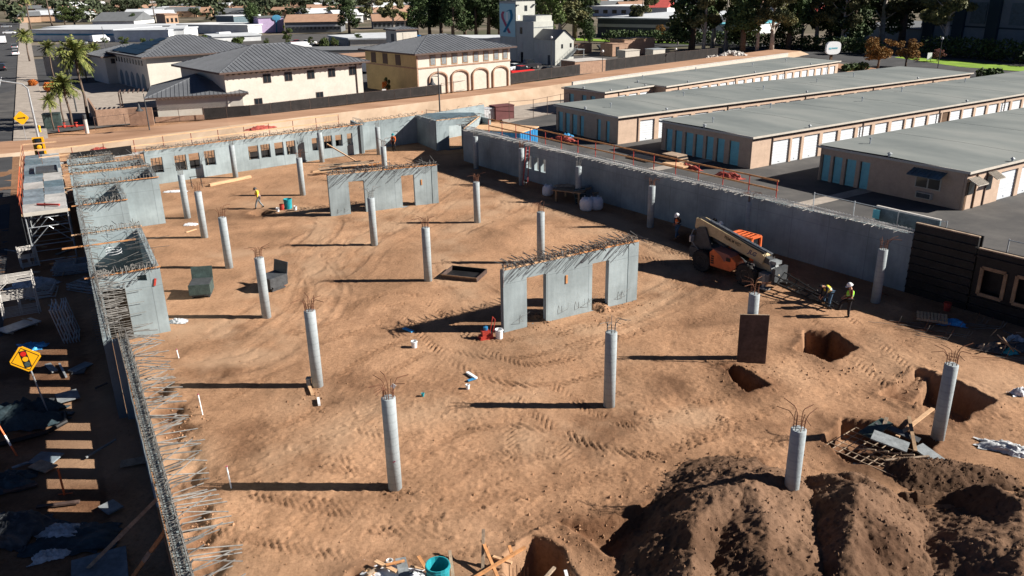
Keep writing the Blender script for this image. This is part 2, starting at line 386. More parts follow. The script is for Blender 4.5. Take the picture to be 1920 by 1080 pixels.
FB = Frame((-29.3, 68.3), 38.6)       # back wall: u along it to the right, v towards the camera
FS = 33.2                             # azimuth of the storage rows
# ---------------------------------------------------------------- ground as one sheet, dug, rutted and tracked
rng = np.random.RandomState(5)
NT = rng.rand(256, 256)
def vnoise(x, y):
    xi = np.floor(x).astype(int); yi = np.floor(y).astype(int); fx = x - xi; fy = y - yi
    fx = fx * fx * (3 - 2 * fx); fy = fy * fy * (3 - 2 * fy)
    a = NT[xi & 255, yi & 255]; b = NT[(xi + 1) & 255, yi & 255]; c = NT[xi & 255, (yi + 1) & 255]; d = NT[(xi + 1) & 255, (yi + 1) & 255]
    return (a + (b - a) * fx) * (1 - fy) + (c + (d - c) * fx) * fy - .5
def fbm(x, y, s, o=5, g=.5):
    r = 0; a = 1
    for i in range(o):
        r = r + a * vnoise(x * s + 17.3 * i, y * s - 9.1 * i); s *= 2.03; a *= g
    return r
def segs(a, b, st): return list(np.arange(a, b - 1e-6, st))
gx = [-1500, -900, -500, -300, -200, -140, -100, -80] + segs(-66, -38, 1) + segs(-38, -15.5, .28) + segs(-15.5, 22.5, .062) + segs(22.5, 38, .3) + segs(38, 60, 1.) + [60, 80, 120, 200, 320, 500, 900, 1500]
gy = [-400, -100, -20, 4, 10, 13] + segs(14.5, 17.5, .2) + segs(17.5, 38, .062) + segs(38, 43, .09) + segs(43, 56, .13) + segs(56, 92, .26) + segs(92, 150, .6) + [150, 170, 200, 260, 340, 450, 600, 900, 1600, 3500]
gx = np.array(gx, float); gy = np.array(gy, float)
X, Y = np.meshgrid(gx, gy, indexing='ij')
near = np.clip((130 - Y) / 30, 0, 1) * np.clip((60 - np.abs(X)) / 15, 0, 1)
Z = fbm(X, Y, .15, 3) * .05 + fbm(X, Y, .8, 3) * .022
Z += np.where((Y < 58) & (Y > 14), fbm(X, Y, 3.1, 3, .6) * .014, 0)
cl = fbm(X, Y, 5.5, 2, .6)
rough_zone = np.clip((fbm(X, Y, .13, 3) + .12) * 4, 0, 1) * np.clip((36 - Y) / 8, 0, 1) + .25
rough_zone = np.where((Y < 58) & (Y > 14), rough_zone, 0)
Z += np.clip(cl - .2, 0, 1) * .08 * rough_zone + np.where((Y<46)&(Y>14), fbm(X, Y, 11, 2) * .022, 0) * rough_zone
Z *= near
damp_shade = np.clip(fbm(X, Y, .3, 5, .6) * 1.5 - .12, 0, .6) * np.clip((46 - Y) / 14, 0, 1)
dusty = np.clip(fbm(X + 40, Y, .12, 4) * 1.5 - .25, 0, .5)
def poly(px): return np.array([G(a, b).xy[:] for a, b in px])
def sdist(P, XX, YY):
    """signed distance to a polygon, negative inside"""
    d = np.full(XX.shape, 1e9); ins = np.zeros(XX.shape, bool); n = len(P)
    for i in range(n):
        a, b = P[i], P[(i + 1) % n]; e = b - a; t = np.clip(((XX - a[0]) * e[0] + (YY - a[1]) * e[1]) / (e @ e), 0, 1)
        d = np.minimum(d, np.hypot(XX - a[0] - t * e[0], YY - a[1] - t * e[1]))
        c = ((a[1] > YY) != (b[1] > YY)) & (XX < (b[0] - a[0]) * (YY - a[1]) / (b[1] - a[1] + 1e-12) + a[0]); ins ^= c
    return np.where(ins, -d, d)
def pit(px, depth, slope=.25, rim=.06, pit_shade=.9, jag=.12):
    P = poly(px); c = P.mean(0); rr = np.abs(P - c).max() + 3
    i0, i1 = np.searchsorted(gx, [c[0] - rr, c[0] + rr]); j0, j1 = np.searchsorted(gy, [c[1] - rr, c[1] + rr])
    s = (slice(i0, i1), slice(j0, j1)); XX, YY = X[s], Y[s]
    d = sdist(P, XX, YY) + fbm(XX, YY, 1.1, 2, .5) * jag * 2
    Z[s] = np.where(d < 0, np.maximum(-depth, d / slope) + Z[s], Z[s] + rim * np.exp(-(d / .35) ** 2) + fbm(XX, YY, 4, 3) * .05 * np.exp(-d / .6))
    damp_shade[s] = np.maximum(damp_shade[s], np.clip(pit_shade - d / 1.4, 0, 1) * np.clip(.75 + fbm(XX, YY, 1.1, 3), 0, 1))  # shade inside the pit put into the soil colour, over moist soil
PITS = [
 ([(1492, 656), (1512, 622), (1560, 622), (1612, 654), (1556, 682)], 1.1, .16),
 ([(1712, 752), (1742, 702), (1800, 718), (1866, 752), (1798, 796)], 1.2, .16),
 ([(1652, 742), (1716, 692), (1750, 700), (1712, 760)], .28, .3),
 ([(1350, 688), (1375, 684), (1446, 724), (1398, 742)], .8, .15),
 ([(1540, 828), (1580, 788), (1660, 792), (1760, 832), (1700, 884), (1590, 872)], .75, .2),
 ([(1046, 980), (1120, 976), (1200, 952), (1300, 900), (1430, 872), (1400, 1000), (1330, 1200), (1230, 1250), (1170, 1060)], .8, 1.1),
 ([(930, 1210), (952, 1046), (1000, 1010), (1052, 1030), (1090, 1110), (1130, 1220)], 1.5, .25),
 ([(468, 398), (500, 392), (512, 401), (480, 407)], .35, .3),
 ([(1255, 452), (1290, 440), (1330, 452), (1300, 466)], .4, .4),
 ([(640, 1080), (660, 1068), (700, 1066), (720, 1090), (690, 1150), (640, 1150)], .6, .3),
]
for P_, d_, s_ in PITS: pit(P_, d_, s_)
# the rough trench and spoil along the inner foot of the left wall
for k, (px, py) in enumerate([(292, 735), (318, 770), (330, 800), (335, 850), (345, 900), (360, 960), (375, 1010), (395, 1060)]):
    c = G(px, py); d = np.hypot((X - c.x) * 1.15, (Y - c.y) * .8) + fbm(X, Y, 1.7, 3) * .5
    m_ = np.exp(-(d / .55) ** 2); Z -= .32 * m_ * near; damp_shade = np.maximum(damp_shade, .9 * np.exp(-(d / .7) ** 4))
def track(px, wd=.46, amp=.05, period=.33, pair=1.9, chev=True, print_shade=.3, jit=.05, bias=.5):
    """press a tyre print (or a plain rut) into the ground along a run of points"""
    global damp_shade
    P = np.array([G(a, b).xy[:] for a, b in px]);
    # Catmull-Rom
    Q = []; E_ = np.vstack([2 * P[0] - P[1], P, 2 * P[-1] - P[-2]])
    for i in range(1, len(E_) - 2):
        n = max(4, int(np.hypot(*(E_[i + 1] - E_[i])) / .04)); t = np.linspace(0, 1, n, endpoint=False)[:, None]
        a, b, c, d = E_[i - 1:i + 3]
        Q.append(.5 * ((2 * b) + (-a + c) * t + (2 * a - 5 * b + 4 * c - d) * t ** 2 + (-a + 3 * b - 3 * c + d) * t ** 3))
    Q = np.vstack(Q); T = np.gradient(Q, axis=0); ln = np.hypot(T[:, 0], T[:, 1]); T /= ln[:, None]; S = np.cumsum(ln); N = np.stack([-T[:, 1], T[:, 0]], 1)
    fade = np.clip(fbm(S, S * 0 + P[0, 0], .35, 4) * 4 + bias, 0, 1)
    for side in ((-.5, .5) if pair else (0,)):
        for wv in np.arange(-wd / 2, wd / 2 + .01, .035):
            q = Q + N * (side * (pair or 0) + wv); ii = np.searchsorted(gx, q[:, 0]); jj = np.searchsorted(gy, q[:, 1])
            ok = (ii > 0) & (ii < len(gx)) & (jj > 0) & (jj < len(gy)); ii = ii[ok]; jj = jj[ok]
            if chev: pr = np.where(((S[ok] + abs(wv) * 1.1 * np.sign(wv + .001)) / period) % 1 < .5, -amp, amp * .55)
            else: pr = np.full(len(ii), -amp) * (1 - (2 * wv / wd) ** 2)
            pr = pr * fade[ok] * (1 + 1.6 * fbm(q[ok, 0], q[ok, 1], 2.3, 3)) - .004
            BUF[ii, jj] = pr; DB[ii, jj] = np.maximum(DB[ii, jj], print_shade * fade[ok])  # shadow in the prints put into the soil colour
BUF = np.zeros_like(Z); DB = np.zeros_like(Z)
TR = [
 [(560, 905), (760, 925), (960, 900), (1140, 850), (1290, 800), (1420, 745)],
 [(700, 960), (860, 965), (1040, 920), (1200, 862), (1330, 838), (1440, 800)],
 [(500, 840), (640, 770), (700, 690), (820, 640), (960, 655), (1120, 610), (1250, 560)],
 [(430, 960), (620, 1000), (820, 1010), (960, 960), (1010, 880), (1000, 800)],
 [(560, 640), (680, 600), (740, 560), (800, 600), (900, 680), (1040, 700), (1240, 640), (1420, 590)],
 [(1180, 740), (1330, 710), (1500, 700), (1650, 690), (1760, 650)],
 [(1000, 660), (1200, 600), (1300, 540), (1300, 500), (1200, 470)],
 [(820, 880), (900, 830), (1000, 830), (1080, 880), (1180, 905), (1280, 870)],
 [(880, 1000), (960, 960), (1100, 940), (1200, 920)],
 [(980, 720), (1100, 800), (1240, 830), (1380, 810)],
 [(1270, 690), (1320, 600), (1330, 560), (1290, 520)],
 [(350, 760), (470, 700), (560, 640), (640, 560)],
 [(1560, 600), (1650, 680), (1760, 760), (1860, 800)],
 [(640, 830), (720, 850), (830, 870), (930, 850), (1030, 780), (1180, 760)],
]
for k, t_ in enumerate(TR): track(t_, amp=R.uniform(.02, .034) if k < 14 else R.uniform(.012, .03), period=R.uniform(.26, .34), wd=R.uniform(.36, .5), bias=.6 if k < 14 else .4)
for k in range(64):
    a0 = R.uniform(0, 6.3); x0, y0 = R.uniform(420, 1700), R.uniform(600, 1010)
    if x0 > 1350 and y0 > 760: continue
    c_ = R.uniform(-.5, .5); pts = [(x0, y0)]
    for q in range(5): a0 += c_ * .5; pts.append((min(1820, max(380, pts[-1][0] + 95 * math.cos(a0))), min(1070 if pts[-1][0] < 900 else 850, max(480, pts[-1][1] + 34 * math.sin(a0)))))
    TR.append(pts)
SM = [
 [(400, 640), (560, 540), (640, 500), (700, 440), (860, 380), (1000, 380), (1100, 400)],
 [(330, 700), (500, 660), (600, 540), (560, 460), (620, 430), (760, 400)],
 [(900, 560), (830, 500), (840, 440), (960, 380), (900, 340), (820, 330)],
 [(400, 480), (560, 470), (700, 440), (820, 360), (870, 320)],
 [(1110, 430), (1200, 440), (1300, 500), (1220, 560), (1120, 600)],
 [(1000, 400), (1120, 400), (1240, 460), (1300, 490)],
 [(480, 560), (520, 500), (600, 440), (600, 400), (480, 380)],
]
for t_ in SM: track(t_, wd=.5, amp=.03, chev=False, print_shade=.25); track([(a + 18, b + 12) for a, b in t_], wd=.4, amp=.018, chev=False, print_shade=0.1)
Z += BUF; damp_shade = np.clip(np.maximum(damp_shade, DB), 0, 1)
for t_ in SM + [[(340, 620), (420, 610), (560, 560)], [(560, 850), (700, 780), (860, 760), (1000, 720)], [(900, 640), (1050, 640), (1200, 590)], [(1000, 830), (1150, 790), (1300, 780)]]:
    for (a, b), (c, d) in zip(t_, t_[1:]):
        p0, p1 = np.array(G(a, b).xy), np.array(G(c, d).xy); e = p1 - p0; t = np.clip(((X - p0[0]) * e[0] + (Y - p0[1]) * e[1]) / (e @ e), 0, 1)
        dd = np.hypot(X - p0[0] - t * e[0], Y - p0[1] - t * e[1]); dusty = np.maximum(dusty, .7 * np.exp(-(dd / 1.3) ** 2) * np.clip(.6 + 1.6 * fbm(X, Y, .7, 4), 0, 1))
# the channel for the canal
FC = Frame((-31.5, 102), 39)
cu = (X - FC.O.x) * FC.u.x + (Y - FC.O.y) * FC.u.y; cv = (X - FC.O.x) * FC.v.x + (Y - FC.O.y) * FC.v.y
ru = (X - FR.O.x) * FR.u.x + (Y - FR.O.y) * FR.u.y; rv = (X - FR.O.x) * FR.v.x + (Y - FR.O.y) * FR.v.y
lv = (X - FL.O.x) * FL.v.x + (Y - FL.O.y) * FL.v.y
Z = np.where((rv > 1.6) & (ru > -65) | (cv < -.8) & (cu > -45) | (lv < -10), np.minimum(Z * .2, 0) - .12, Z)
damp_shade = np.where(lv < -.8, np.clip(damp_shade + .55, 0, 1), damp_shade); damp_shade = np.where((rv > -2.2) & (ru < 42) & (ru > -12), np.clip(damp_shade + .3, 0, 1), damp_shade)  # shade of the left yard painted into the soil; right wall foot darkened too
nX, nY = len(gx), len(gy)
me = bpy.data.meshes.new('ground')
vs = np.stack([X, Y, Z], -1).reshape(-1, 3).astype(np.float32)
ii, jj = np.meshgrid(np.arange(nX - 1), np.arange(nY - 1), indexing='ij'); base = ii * nY + jj
fc = np.stack([base, base + nY, base + nY + 1, base + 1], -1).reshape(-1, 4)
def fast_mesh(me, vs, fc):
    me.vertices.add(len(vs)); me.vertices.foreach_set('co', vs.ravel()); me.loops.add(fc.size); me.loops.foreach_set('vertex_index', fc.ravel().astype(np.int32))
    me.polygons.add(len(fc)); me.polygons.foreach_set('loop_start', np.arange(0, fc.size, 4, dtype=np.int32)); me.polygons.foreach_set('loop_total', np.full(len(fc), 4, np.int32))
    me.update(calc_edges=True)
fast_mesh(me, vs, fc)
me.materials.append(mt['dirt']); me.materials.append(mt['far'])
yc = gy[jj.ravel()]; xc = gx[ii.ravel()]
far = ((yc > 140) | (np.abs(xc) > 70)).astype(np.int32); me.polygons.foreach_set('material_index', far)
me.polygons.foreach_set('use_smooth', np.ones(len(fc), bool))
for nm, A in (('damp_shade', damp_shade), ('dusty', dusty)):
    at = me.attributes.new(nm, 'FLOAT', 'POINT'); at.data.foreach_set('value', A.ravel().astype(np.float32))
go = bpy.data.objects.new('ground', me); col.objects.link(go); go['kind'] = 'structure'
PILES = []
def gz(x, y):
    i = min(max(int(np.searchsorted(gx, x)), 1), nX - 1); j = min(max(int(np.searchsorted(gy, y)), 1), nY - 1)
    return float(Z[i, j])

# ---------------------------------------------------------------- piles of dug earth
def pile(name, label, ridges, st=.05, slope=.66, seed=0, m_='pile', tone=0.0):
    ridges = [(r[0], r[1]) if isinstance(r, tuple) else (r, slope) for r in ridges]
    P = [(*G(a, b).xy, h) for r, _ in ridges for a, b, h in r]
    xs = [q[0] for q in P]; ys = [q[1] for q in P]; H = max(q[2] for q in P) + .8
    ax = np.arange(min(xs) - H / slope, max(xs) + H / slope, st); ay = np.arange(max(14.5, min(ys) - H / slope), max(ys) + H / slope, st)
    XX, YY = np.meshgrid(ax, ay, indexing='ij'); h = np.full(XX.shape, -9.)
    wx = XX + fbm(XX, YY, .9, 4) * .3; wy = YY + fbm(XX + 50, YY, .9, 4) * .3
    for r, slope in ridges:
        q = [np.array([*G(a, b).xy, z]) for a, b, z in r]
        if len(q) == 1: q = q * 2
        for a, b in zip(q, q[1:]):
            e = b[:2] - a[:2]; L2 = max(1e-6, e @ e); t = np.clip(((wx - a[0]) * e[0] + (wy - a[1]) * e[1]) / L2, 0, 1)
            d = np.hypot(wx - a[0] - t * e[0], wy - a[1] - t * e[1]); hh = a[2] + (b[2] - a[2]) * t
            k = hh - slope * (np.sqrt(d * d + .02) - .1)
            h = np.maximum(h, k)
    h = h + fbm(XX, YY, 1.1, 5, .6) * .16 + np.clip(fbm(XX + 9, YY, 7, 4, .7) - .05, 0, 1) * .09 + fbm(XX, YY, 13, 2) * .035
    h = h - .12 * np.clip(1 - h, 0, 1)
    keep = h > -.9
    if name == 'dirt_pile' and slope < .8: PILES.append((ax, ay, h))
    n2 = len(ay); vs = np.stack([XX, YY, h], -1).reshape(-1, 3).astype(np.float32)
    ii, jj = np.meshgrid(np.arange(len(ax) - 1), np.arange(n2 - 1), indexing='ij'); ba = ii * n2 + jj
    ok = (keep[:-1, :-1] & keep[1:, :-1] & keep[1:, 1:] & keep[:-1, 1:]).ravel()
    f = np.stack([ba, ba + n2, ba + n2 + 1, ba + 1], -1).reshape(-1, 4)[ok]
    me = bpy.data.meshes.new(name); fast_mesh(me, vs, f); me.materials.append(mt[m_]); me.polygons.foreach_set('use_smooth', np.ones(len(f), bool))
    bm_ = None
    at = me.attributes.new('damp_shade', 'FLOAT', 'POINT'); at.data.foreach_set('value', np.clip(tone + fbm(XX, YY, .6, 4) * .9, 0, .8).ravel().astype(np.float32))
    me.attributes.new('dusty', 'FLOAT', 'POINT')
    o = bpy.data.objects.new(name, me); col.objects.link(o); tag(o, label, 'dirt pile', 'piles of dug earth in the near right corner'); return o
pile('dirt_pile', 'big brown mound of dug earth beside the half buried column', [[(1452, 945, 1.2), (1400, 962, 1.35), (1330, 1000, 1.3), (1290, 1060, 1.25), (1285, 1180, 1.4)], ([(1400, 962, 1.35), (1430, 1060, 1.3), (1440, 1180, 1.45)], .42), [(1160, 1140, .35), (1200, 1180, .5)], ([(1452, 945, 1.15), (1490, 985, .75)], .6)])
pile('dirt_pile', 'dark heap of loose earth right of the half buried column', [[(1560, 935, .95), (1600, 985, 1.35), (1590, 1080, 1.3), (1570, 1170, 1.2)], ([(1600, 985, 1.3), (1640, 1060, 1.1)], .5), [(1600, 930, .9), (1655, 960, .8), (1690, 1020, .5)]], seed=3, tone=.25, slope=.7)
pile('dirt_pile', 'pale ridge of earth curving round the dark hollow at the near right edge', [[(1700, 935, .35), (1790, 935, .5), (1860, 960, .9), (1895, 1010, 1.25), (1905, 1090, 1.4), (1900, 1180, 1.5)], ([(1905, 1090, 1.4), (1980, 1060, 1.2), (2000, 960, .6)], .4)], seed=5, slope=.9)
pile('dirt_pile', 'low grey mound of gravelly soil behind the dark hollow', [[(1720, 890, .5), (1780, 895, .6), (1860, 900, .4)]], seed=8, slope=.5, tone=.1)
pile('dirt_pile', 'small heap of earth under the left doorway of the nearer free standing wall', [[(1000, 598, .26)], [(1018, 603, .22)]], st=.06, slope=.5, m_='dirt')
pile('dirt_pile', 'small heap of earth under the right doorway of the nearer free standing wall', [[(1115, 573, .3), (1130, 580, .25)]], st=.06, slope=.5, m_='dirt')

# ---------------------------------------------------------------- paved sheets round the site
def sheet(name, pts, z, m_, kind='structure'):
    b = MB(); b.add([(p[0], p[1], z) for p in pts], [tuple(range(len(pts)))])
    o = b.build(name, m_); o['kind'] = kind
    if o.data.polygons[0].normal.z < 0: o.data.flip_normals()
    return o
def strip(name, fr, a0, a1, v0, v1, z0, z1, m_, kind='structure'):
    b = MB(); q = [fr(a0, v0), fr(a1, v0), fr(a1, v1), fr(a0, v1)]
    b.add([(p.x, p.y, z0) for p in q] + [(p.x, p.y, z1) for p in q], [(0, 1, 2, 3), (7, 6, 5, 4), (0, 4, 5, 1), (1, 5, 6, 2), (2, 6, 7, 3), (3, 7, 4, 0)])
    o = b.build(name, m_); o['kind'] = kind; return o
# storage yard
sheet('storage_yard_asphalt', [FR(44.5, 2.4), FR(-60, 2.4), (150, 20), (190, 120), (120, 190), (60, 178), (20, 132), (8.9, 117.6), (.4, 111.5)], .012, 'asphalt')
FSt = Frame(G(25, 270), 119.25)       # street kerb line, u away, v to the right
sheet('road_street', [FSt(-60, -16), FSt(-60, -.0), FSt(420, 0), FSt(420, -16)], .015, 'asphalt_d')
for v0, v1, nm in ((0, .16, 'kerb'), (.16, 3.4, 'pavement')): strip(nm, FSt, -3, 400, v0, v1, -.05, .14 + .004 * (v0 > 0), 'sidewalk')
strip('kerb', FSt, -60, 400, -16.2, -16, -.05, .14, 'sidewalk'); strip('pavement', FSt, -60, 400, -19, -16.2, -.05, .13, 'sidewalk')
sheet('plaza_paving', [FSt(14, 3.4), FSt(62, 3.4), FSt(62, 18), FSt(40, 20), FSt(22, 18)], .024, 'sidewalk')
sheet('street_side_asphalt', [FSt(60, 3.4), FSt(130, 3.4), FSt(130, 30), FSt(40, 30), FSt(30, 22)], .019, 'asphalt_d')
sheet('street_side_lot', [FSt(140, 3.4), FSt(190, 3.4), FSt(190, 90), FSt(140, 110)], .019, 'asphalt')
for k in range(26):
    b = MB(); q = FSt(-20 + k * 9, -8); b.box((0, 0, 0), (3, .15, .01)); o = b.build('road_marking', 'white', kind='structure', loc=(q.x, q.y, .024)); o.rotation_euler.z = rad(119.25)
b = MB(); b.box((0, 0, 0), (130, .12, .01)); q = FSt(20, -2.6); o = b.build('road_marking', 'white', kind='structure', loc=(q.x, q.y, .026)); o.rotation_euler.z = rad(119.25)
# the bank of the canal with the dirt path on its top
BT = [(-66, 74, .0), (-47, 83.5, .25)] + [(*G(a, b, 1.3).xy, 1.3) for a, b in ((430, 236), (480, 230), (700, 204), (960, 171), (1072, 155))] + [(20, 136.8, 1.3), (64, 184, .6)]
BK = [(-68, 84), (-50, 90)] + [tuple(G(a, b, 1.3).xy) for a, b in ((425, 222), (478, 217), (690, 194), (830, 178), (950, 162))] + [(18, 143), (60, 190)]
def bank():
    o = azv(-49); b = MB(); c = MB(); n = len(BT)
    for (x, y, z), (bx_, by_) in zip(BT, BK):
        b.v += [(x + o.x * (z * 3.4 + .6), y + o.y * (z * 3.4 + .6), -.1), (x, y, z + .03)]
        c.v += [(x + o.x * .03, y + o.y * .03, z - .3), (x, y, z + .035), (bx_, by_, z + .035), (bx_ - o.x * (3 + z * 2), by_ - o.y * (3 + z * 2), -.1)]
    b.f = [(2 * i, 2 * i + 2, 2 * i + 3, 2 * i + 1) for i in range(n - 1)]; b.m = [0] * len(b.f)
    c.f = [(4 * i + k, 4 * i + 4 + k, 4 * i + 5 + k, 4 * i + 1 + k) for i in range(n - 1) for k in range(3)]; c.m = [0] * len(c.f)
    for q, nm, m_ in ((b, 'canal_bank', 'canal'), (c, 'dirt_path', 'path')):
        o_ = q.build(nm, m_, kind='structure')
        if sum(p.normal.z for p in o_.data.polygons) < 0: o_.data.flip_normals()
bank()
# fire station yard, road and lawn beyond
sheet('station_yard_asphalt', [FC(-22, -8.4), FC(62, -8.4), FC(100, -12), FC(80, -70), FC(-10, -70), FC(-38, -30)], .018, 'asphalt')
sheet('road_cross_street', [G(1130, 96), G(1330, 84), G(1520, 108), G(1990, 168), G(1990, 146), G(1530, 88), G(1330, 74), G(1120, 84)], .05, 'asphalt_d')
sheet('grass_lawn', [G(1676, 108), G(1700, 106), G(1990, 132), G(1990, 140), G(1800, 126)], .07, 'grass')
sheet('grass_lawn', [G(1080, 76), G(1300, 84), G(1290, 80), G(1080, 72)], .06, 'grass')
sheet('grass_verge', [G(1560, 132), G(1700, 148), G(1860, 152), G(1700, 136), G(1560, 118)], .055, 'path')
# ---------------------------------------------------------------- round concrete columns
CR = .2286
def rebar_mesh(k, m_, hook=True, L=.52):
    b = MB(); r_ = random.Random(k); lean = r_.uniform(-.05, .12)
    pts = [(0, 0, -.1), (lean * .3, 0, L * .6)]
    if hook: h = r_.uniform(.22, .42); pts += [(lean + .03, 0, L * .88), (lean + .10, 0, L), (lean + .10 + h, r_.uniform(-.05, .05), L + r_.uniform(-.04, .1))]
    else: pts += [(lean, 0, L * 1.05)]
    b.tube(pts, .0125, 4); return b.mesh('rebar', m_)
RB = {m_: [rebar_mesh(k, m_, k % 4 != 0) for k in range(6)] for m_ in ('rust', 'steel')}
COLS = [  # foot, top, height, material of the bars, number of bars, label
 ((741, 915), 3.38, 'rust', 11, 'round column nearest the camera, a small white tag among its bars and a pink mark low on its side'),
 ((596, 724), 3.4, 'rust', 12, 'stout round column with a grey box at its foot, in front of the left wall'),
 ((500, 594), 3.15, 'rust', 9, 'round column with the black open dumpster right behind it'),
 ((430, 502), 3.1, 'rust', 7, 'round column just beyond the dark green bin with its lid up'),
 ((384, 446), 3.15, 'rust', 7, 'second round column behind the green bin, with a paper scrap left of its foot'),
 ((352, 409), 3.2, 'steel', 7, 'round column standing right in front of the left core walls, grey bars on top'),
 ((442, 333), 2.85, 'steel', 8, 'round column in front of the windowed back wall beside the long loose plank'),
 ((568, 366), 3.0, 'rust', 9, 'round column with red sprayed bars left of the farther free standing wall'),
 ((604, 304), 2.8, 'steel', 8, 'thin far round column in front of the double window of the back wall'),
 ((702, 459), 3.1, 'steel', 9, 'round column in front of the farther free standing wall with a pink dot on its side'),
 ((803, 526), 3.1, 'rust', 11, 'round column beside the open black plywood box'),
 ((895, 417), 2.87, 'rust', 8, 'round column standing alone in the middle beyond the plywood box'),
 ((893, 316), 2.87, 'steel', 7, 'far round column near the shaded back corner doorway'),
 ((978, 346), 3.0, 'rust', 8, 'far round column with a pink ladder leaning on it'),
 ((1014, 492), 3.1, 'rust', 9, 'round column rising behind the nearer free standing wall'),
 ((1219, 426), 2.85, 'rust', 8, 'round column in front of the long right wall left of the walking worker'),
 ((1084, 378), 2.7, 'steel', 6, 'round column behind the work table and grey panels'),
 ((1142, 761), 3.17, 'steel', 8, 'round column alone in the open right of centre with tall bent bars'),
 ((1641, 567), 2.86, 'rust', 9, 'round column right of the two workers in front of the dark formwork'),
 ((1757, 824), 3.0, 'rust', 8, 'round column beside the big open pit and broken form boards'),
 ((1400, 458), 2.75, 'rust', 10, 'round column half hidden behind the telehandler boom'),
 ((1403, 672), 3.05, 'rust', 9, 'round column behind the dark upright plywood sheet'),
 ((1478, 962), 3.0, 'rust', 8, 'round column half buried in the mound of dug earth'),
 ((711, 290), 2.7, 'steel', 6, 'far round column beside the recessed bay of the back wall'),
 ((723, 338), 2.9, 'rust', 8, 'far round column rising behind the lumber stack'),
]
colmesh = {}
for i, (px, H, bm_, nb, lab) in enumerate(COLS):
    p = G(*px); t = thing('concrete_column', lab, 'column', (p.x, p.y, 0), R.uniform(0, 6), 'round concrete columns with bare rebar on top')
    if H not in colmesh:
        b = MB(); b.lathe([(CR, -.6), (CR, H - .02), (CR - .02, H)], 28); colmesh[H] = b.mesh('shaft', 'col')
        for q in colmesh[H].polygons: q.use_smooth = len(q.vertices) == 4
    inst('shaft', colmesh[H], t)
    for k in range(nb):
        a = 2 * math.pi * k / nb + R.uniform(-.15, .15)
        inst('rebar', R.choice(RB[bm_]), t, (math.cos(a) * .165, math.sin(a) * .165, H), (0, 0, a + R.uniform(-.9, .9)), (1, 1, R.uniform(.8, 1.2)))
    b = MB()
    for z in (.1, .22, .34):
        b.tube([(math.cos(a) * .175, math.sin(a) * .175, H + z) for a in [k * math.pi / 6 for k in range(13)]], .007, 3, False)
    b.build('tie_ring', bm_, t)
    if i == 0:
        t.rotation_euler.z = 0
        b = MB(); b.box((.2, -.05, H + .42), (.13, .01, .13), Matrix.Rotation(.6, 3, 'Y')); b.build('tag', 'white', t)
        b = MB(); b.box((.07, -.226, 1.15), (.09, .012, .035), Matrix.Rotation(-.4, 3, 'Y')); b.build('paint_mark', 'pinkr', t)
    if i == 1:
        t.rotation_euler.z = 0
        b = MB(); b.box((-.33, -.1, .2), (.16, .2, .42)); b.box((-.33, -.1, .43), (.19, .23, .04)); b.build('junction_box', 'mgrey', t)
    if i == 9:
        t.rotation_euler.z = 0; b = MB(); b.box((.04, -.228, 1.2), (.05, .01, .04)); b.build('paint_mark', 'pinkr', t)

# ---------------------------------------------------------------- cast walls
def bars_along(t, x0, x1, n, H, out=1, L=(.5, 1.0), m_='steel', ybase=0.12, tilt=.35, limit=300, H2=None, up=True, seed=1, jit=.3):
    """bars bent over out of a wall top: each one a part, past the limit one joined part"""
    r_ = random.Random(seed); H2 = H if H2 is None else H2
    ms = []
    for k in range(5):
        b = MB(); Lk = r_.uniform(*L); h = r_.uniform(.05, .3)
        if up: pts = [(0, 0, -.1), (0, 0, h), (0, out * .06, h + .06), (r_.uniform(-jit, jit) * Lk, out * Lk, h + .06 + r_.uniform(-tilt, tilt * .6) * Lk)]
        else: pts = [(0, 0, 0), (r_.uniform(-.2, .2) * Lk, out * Lk, r_.uniform(-.3, .1) * Lk)]
        b.tube(pts, .019, 4); ms.append(b.mesh('rebar', m_))
    for k in range(n):
        f = (k + .5) / n; x = x0 + (x1 - x0) * f + r_.uniform(-.04, .04)
        inst('rebar', r_.choice(ms), t, (x, ybase + r_.uniform(-.06, .06), H + (H2 - H) * (x / max(x1, .1))), (r_.uniform(-.15, .15), 0, r_.uniform(-.25, .25)))
def cage(t, x0, x1, H, y0, y1, m_='steel', h=.35, st=.16, name='rebar_cage', H2=None):
    b = MB(); r_ = random.Random(3)
    for z in (.06, h):
        for y in (y0, y1): b.tube([(x0, y, H + z), (x1, y, (H2 or H) + z)], .013, 4)
    n = int((x1 - x0) / st)
    for k in range(n):
        x = x0 + (k + .5) * st; z0 = H + ((H2 or H) - H) * k / n
        b.tube([(x, y0, z0 - .05), (x + r_.uniform(-.03, .03), y0, z0 + h + r_.uniform(0, .15)), (x, y1, z0 + h + .02), (x, y1, z0 - .05)], .009, 3, False)
    o = b.build(name, m_, t); o['kind'] = 'stuff'; return o
def nailer(t, x0, x1, H, y, H2=None, n=0, name='nailer_board'):
    H2 = H if H2 is None else H2; L = x1 - x0; n = n or max(1, int(L / 3.6)); r_ = random.Random(int(x1 * 10))
    for k in range(n):
        a, c = x0 + L * k / n + .01, x0 + L * (k + 1) / n - .01; f = lambda x: H + (H2 - H) * (x - x0) / L
        b = MB(); b.beam((a, y, f(a) + .022), (c, y, f(c) + .022), .1, .07)
        for q in range(int((c - a) / .28)):
            x = a + .1 + q * .28; b.box((x, y + r_.uniform(-.01, .01), f(x) + .055), (.12, .08, .03), Matrix.Rotation(r_.uniform(-.2, .2), 3, 'Z'))
        b.build(name, 'lumber3' if k % 3 == 1 else 'lumber', t)

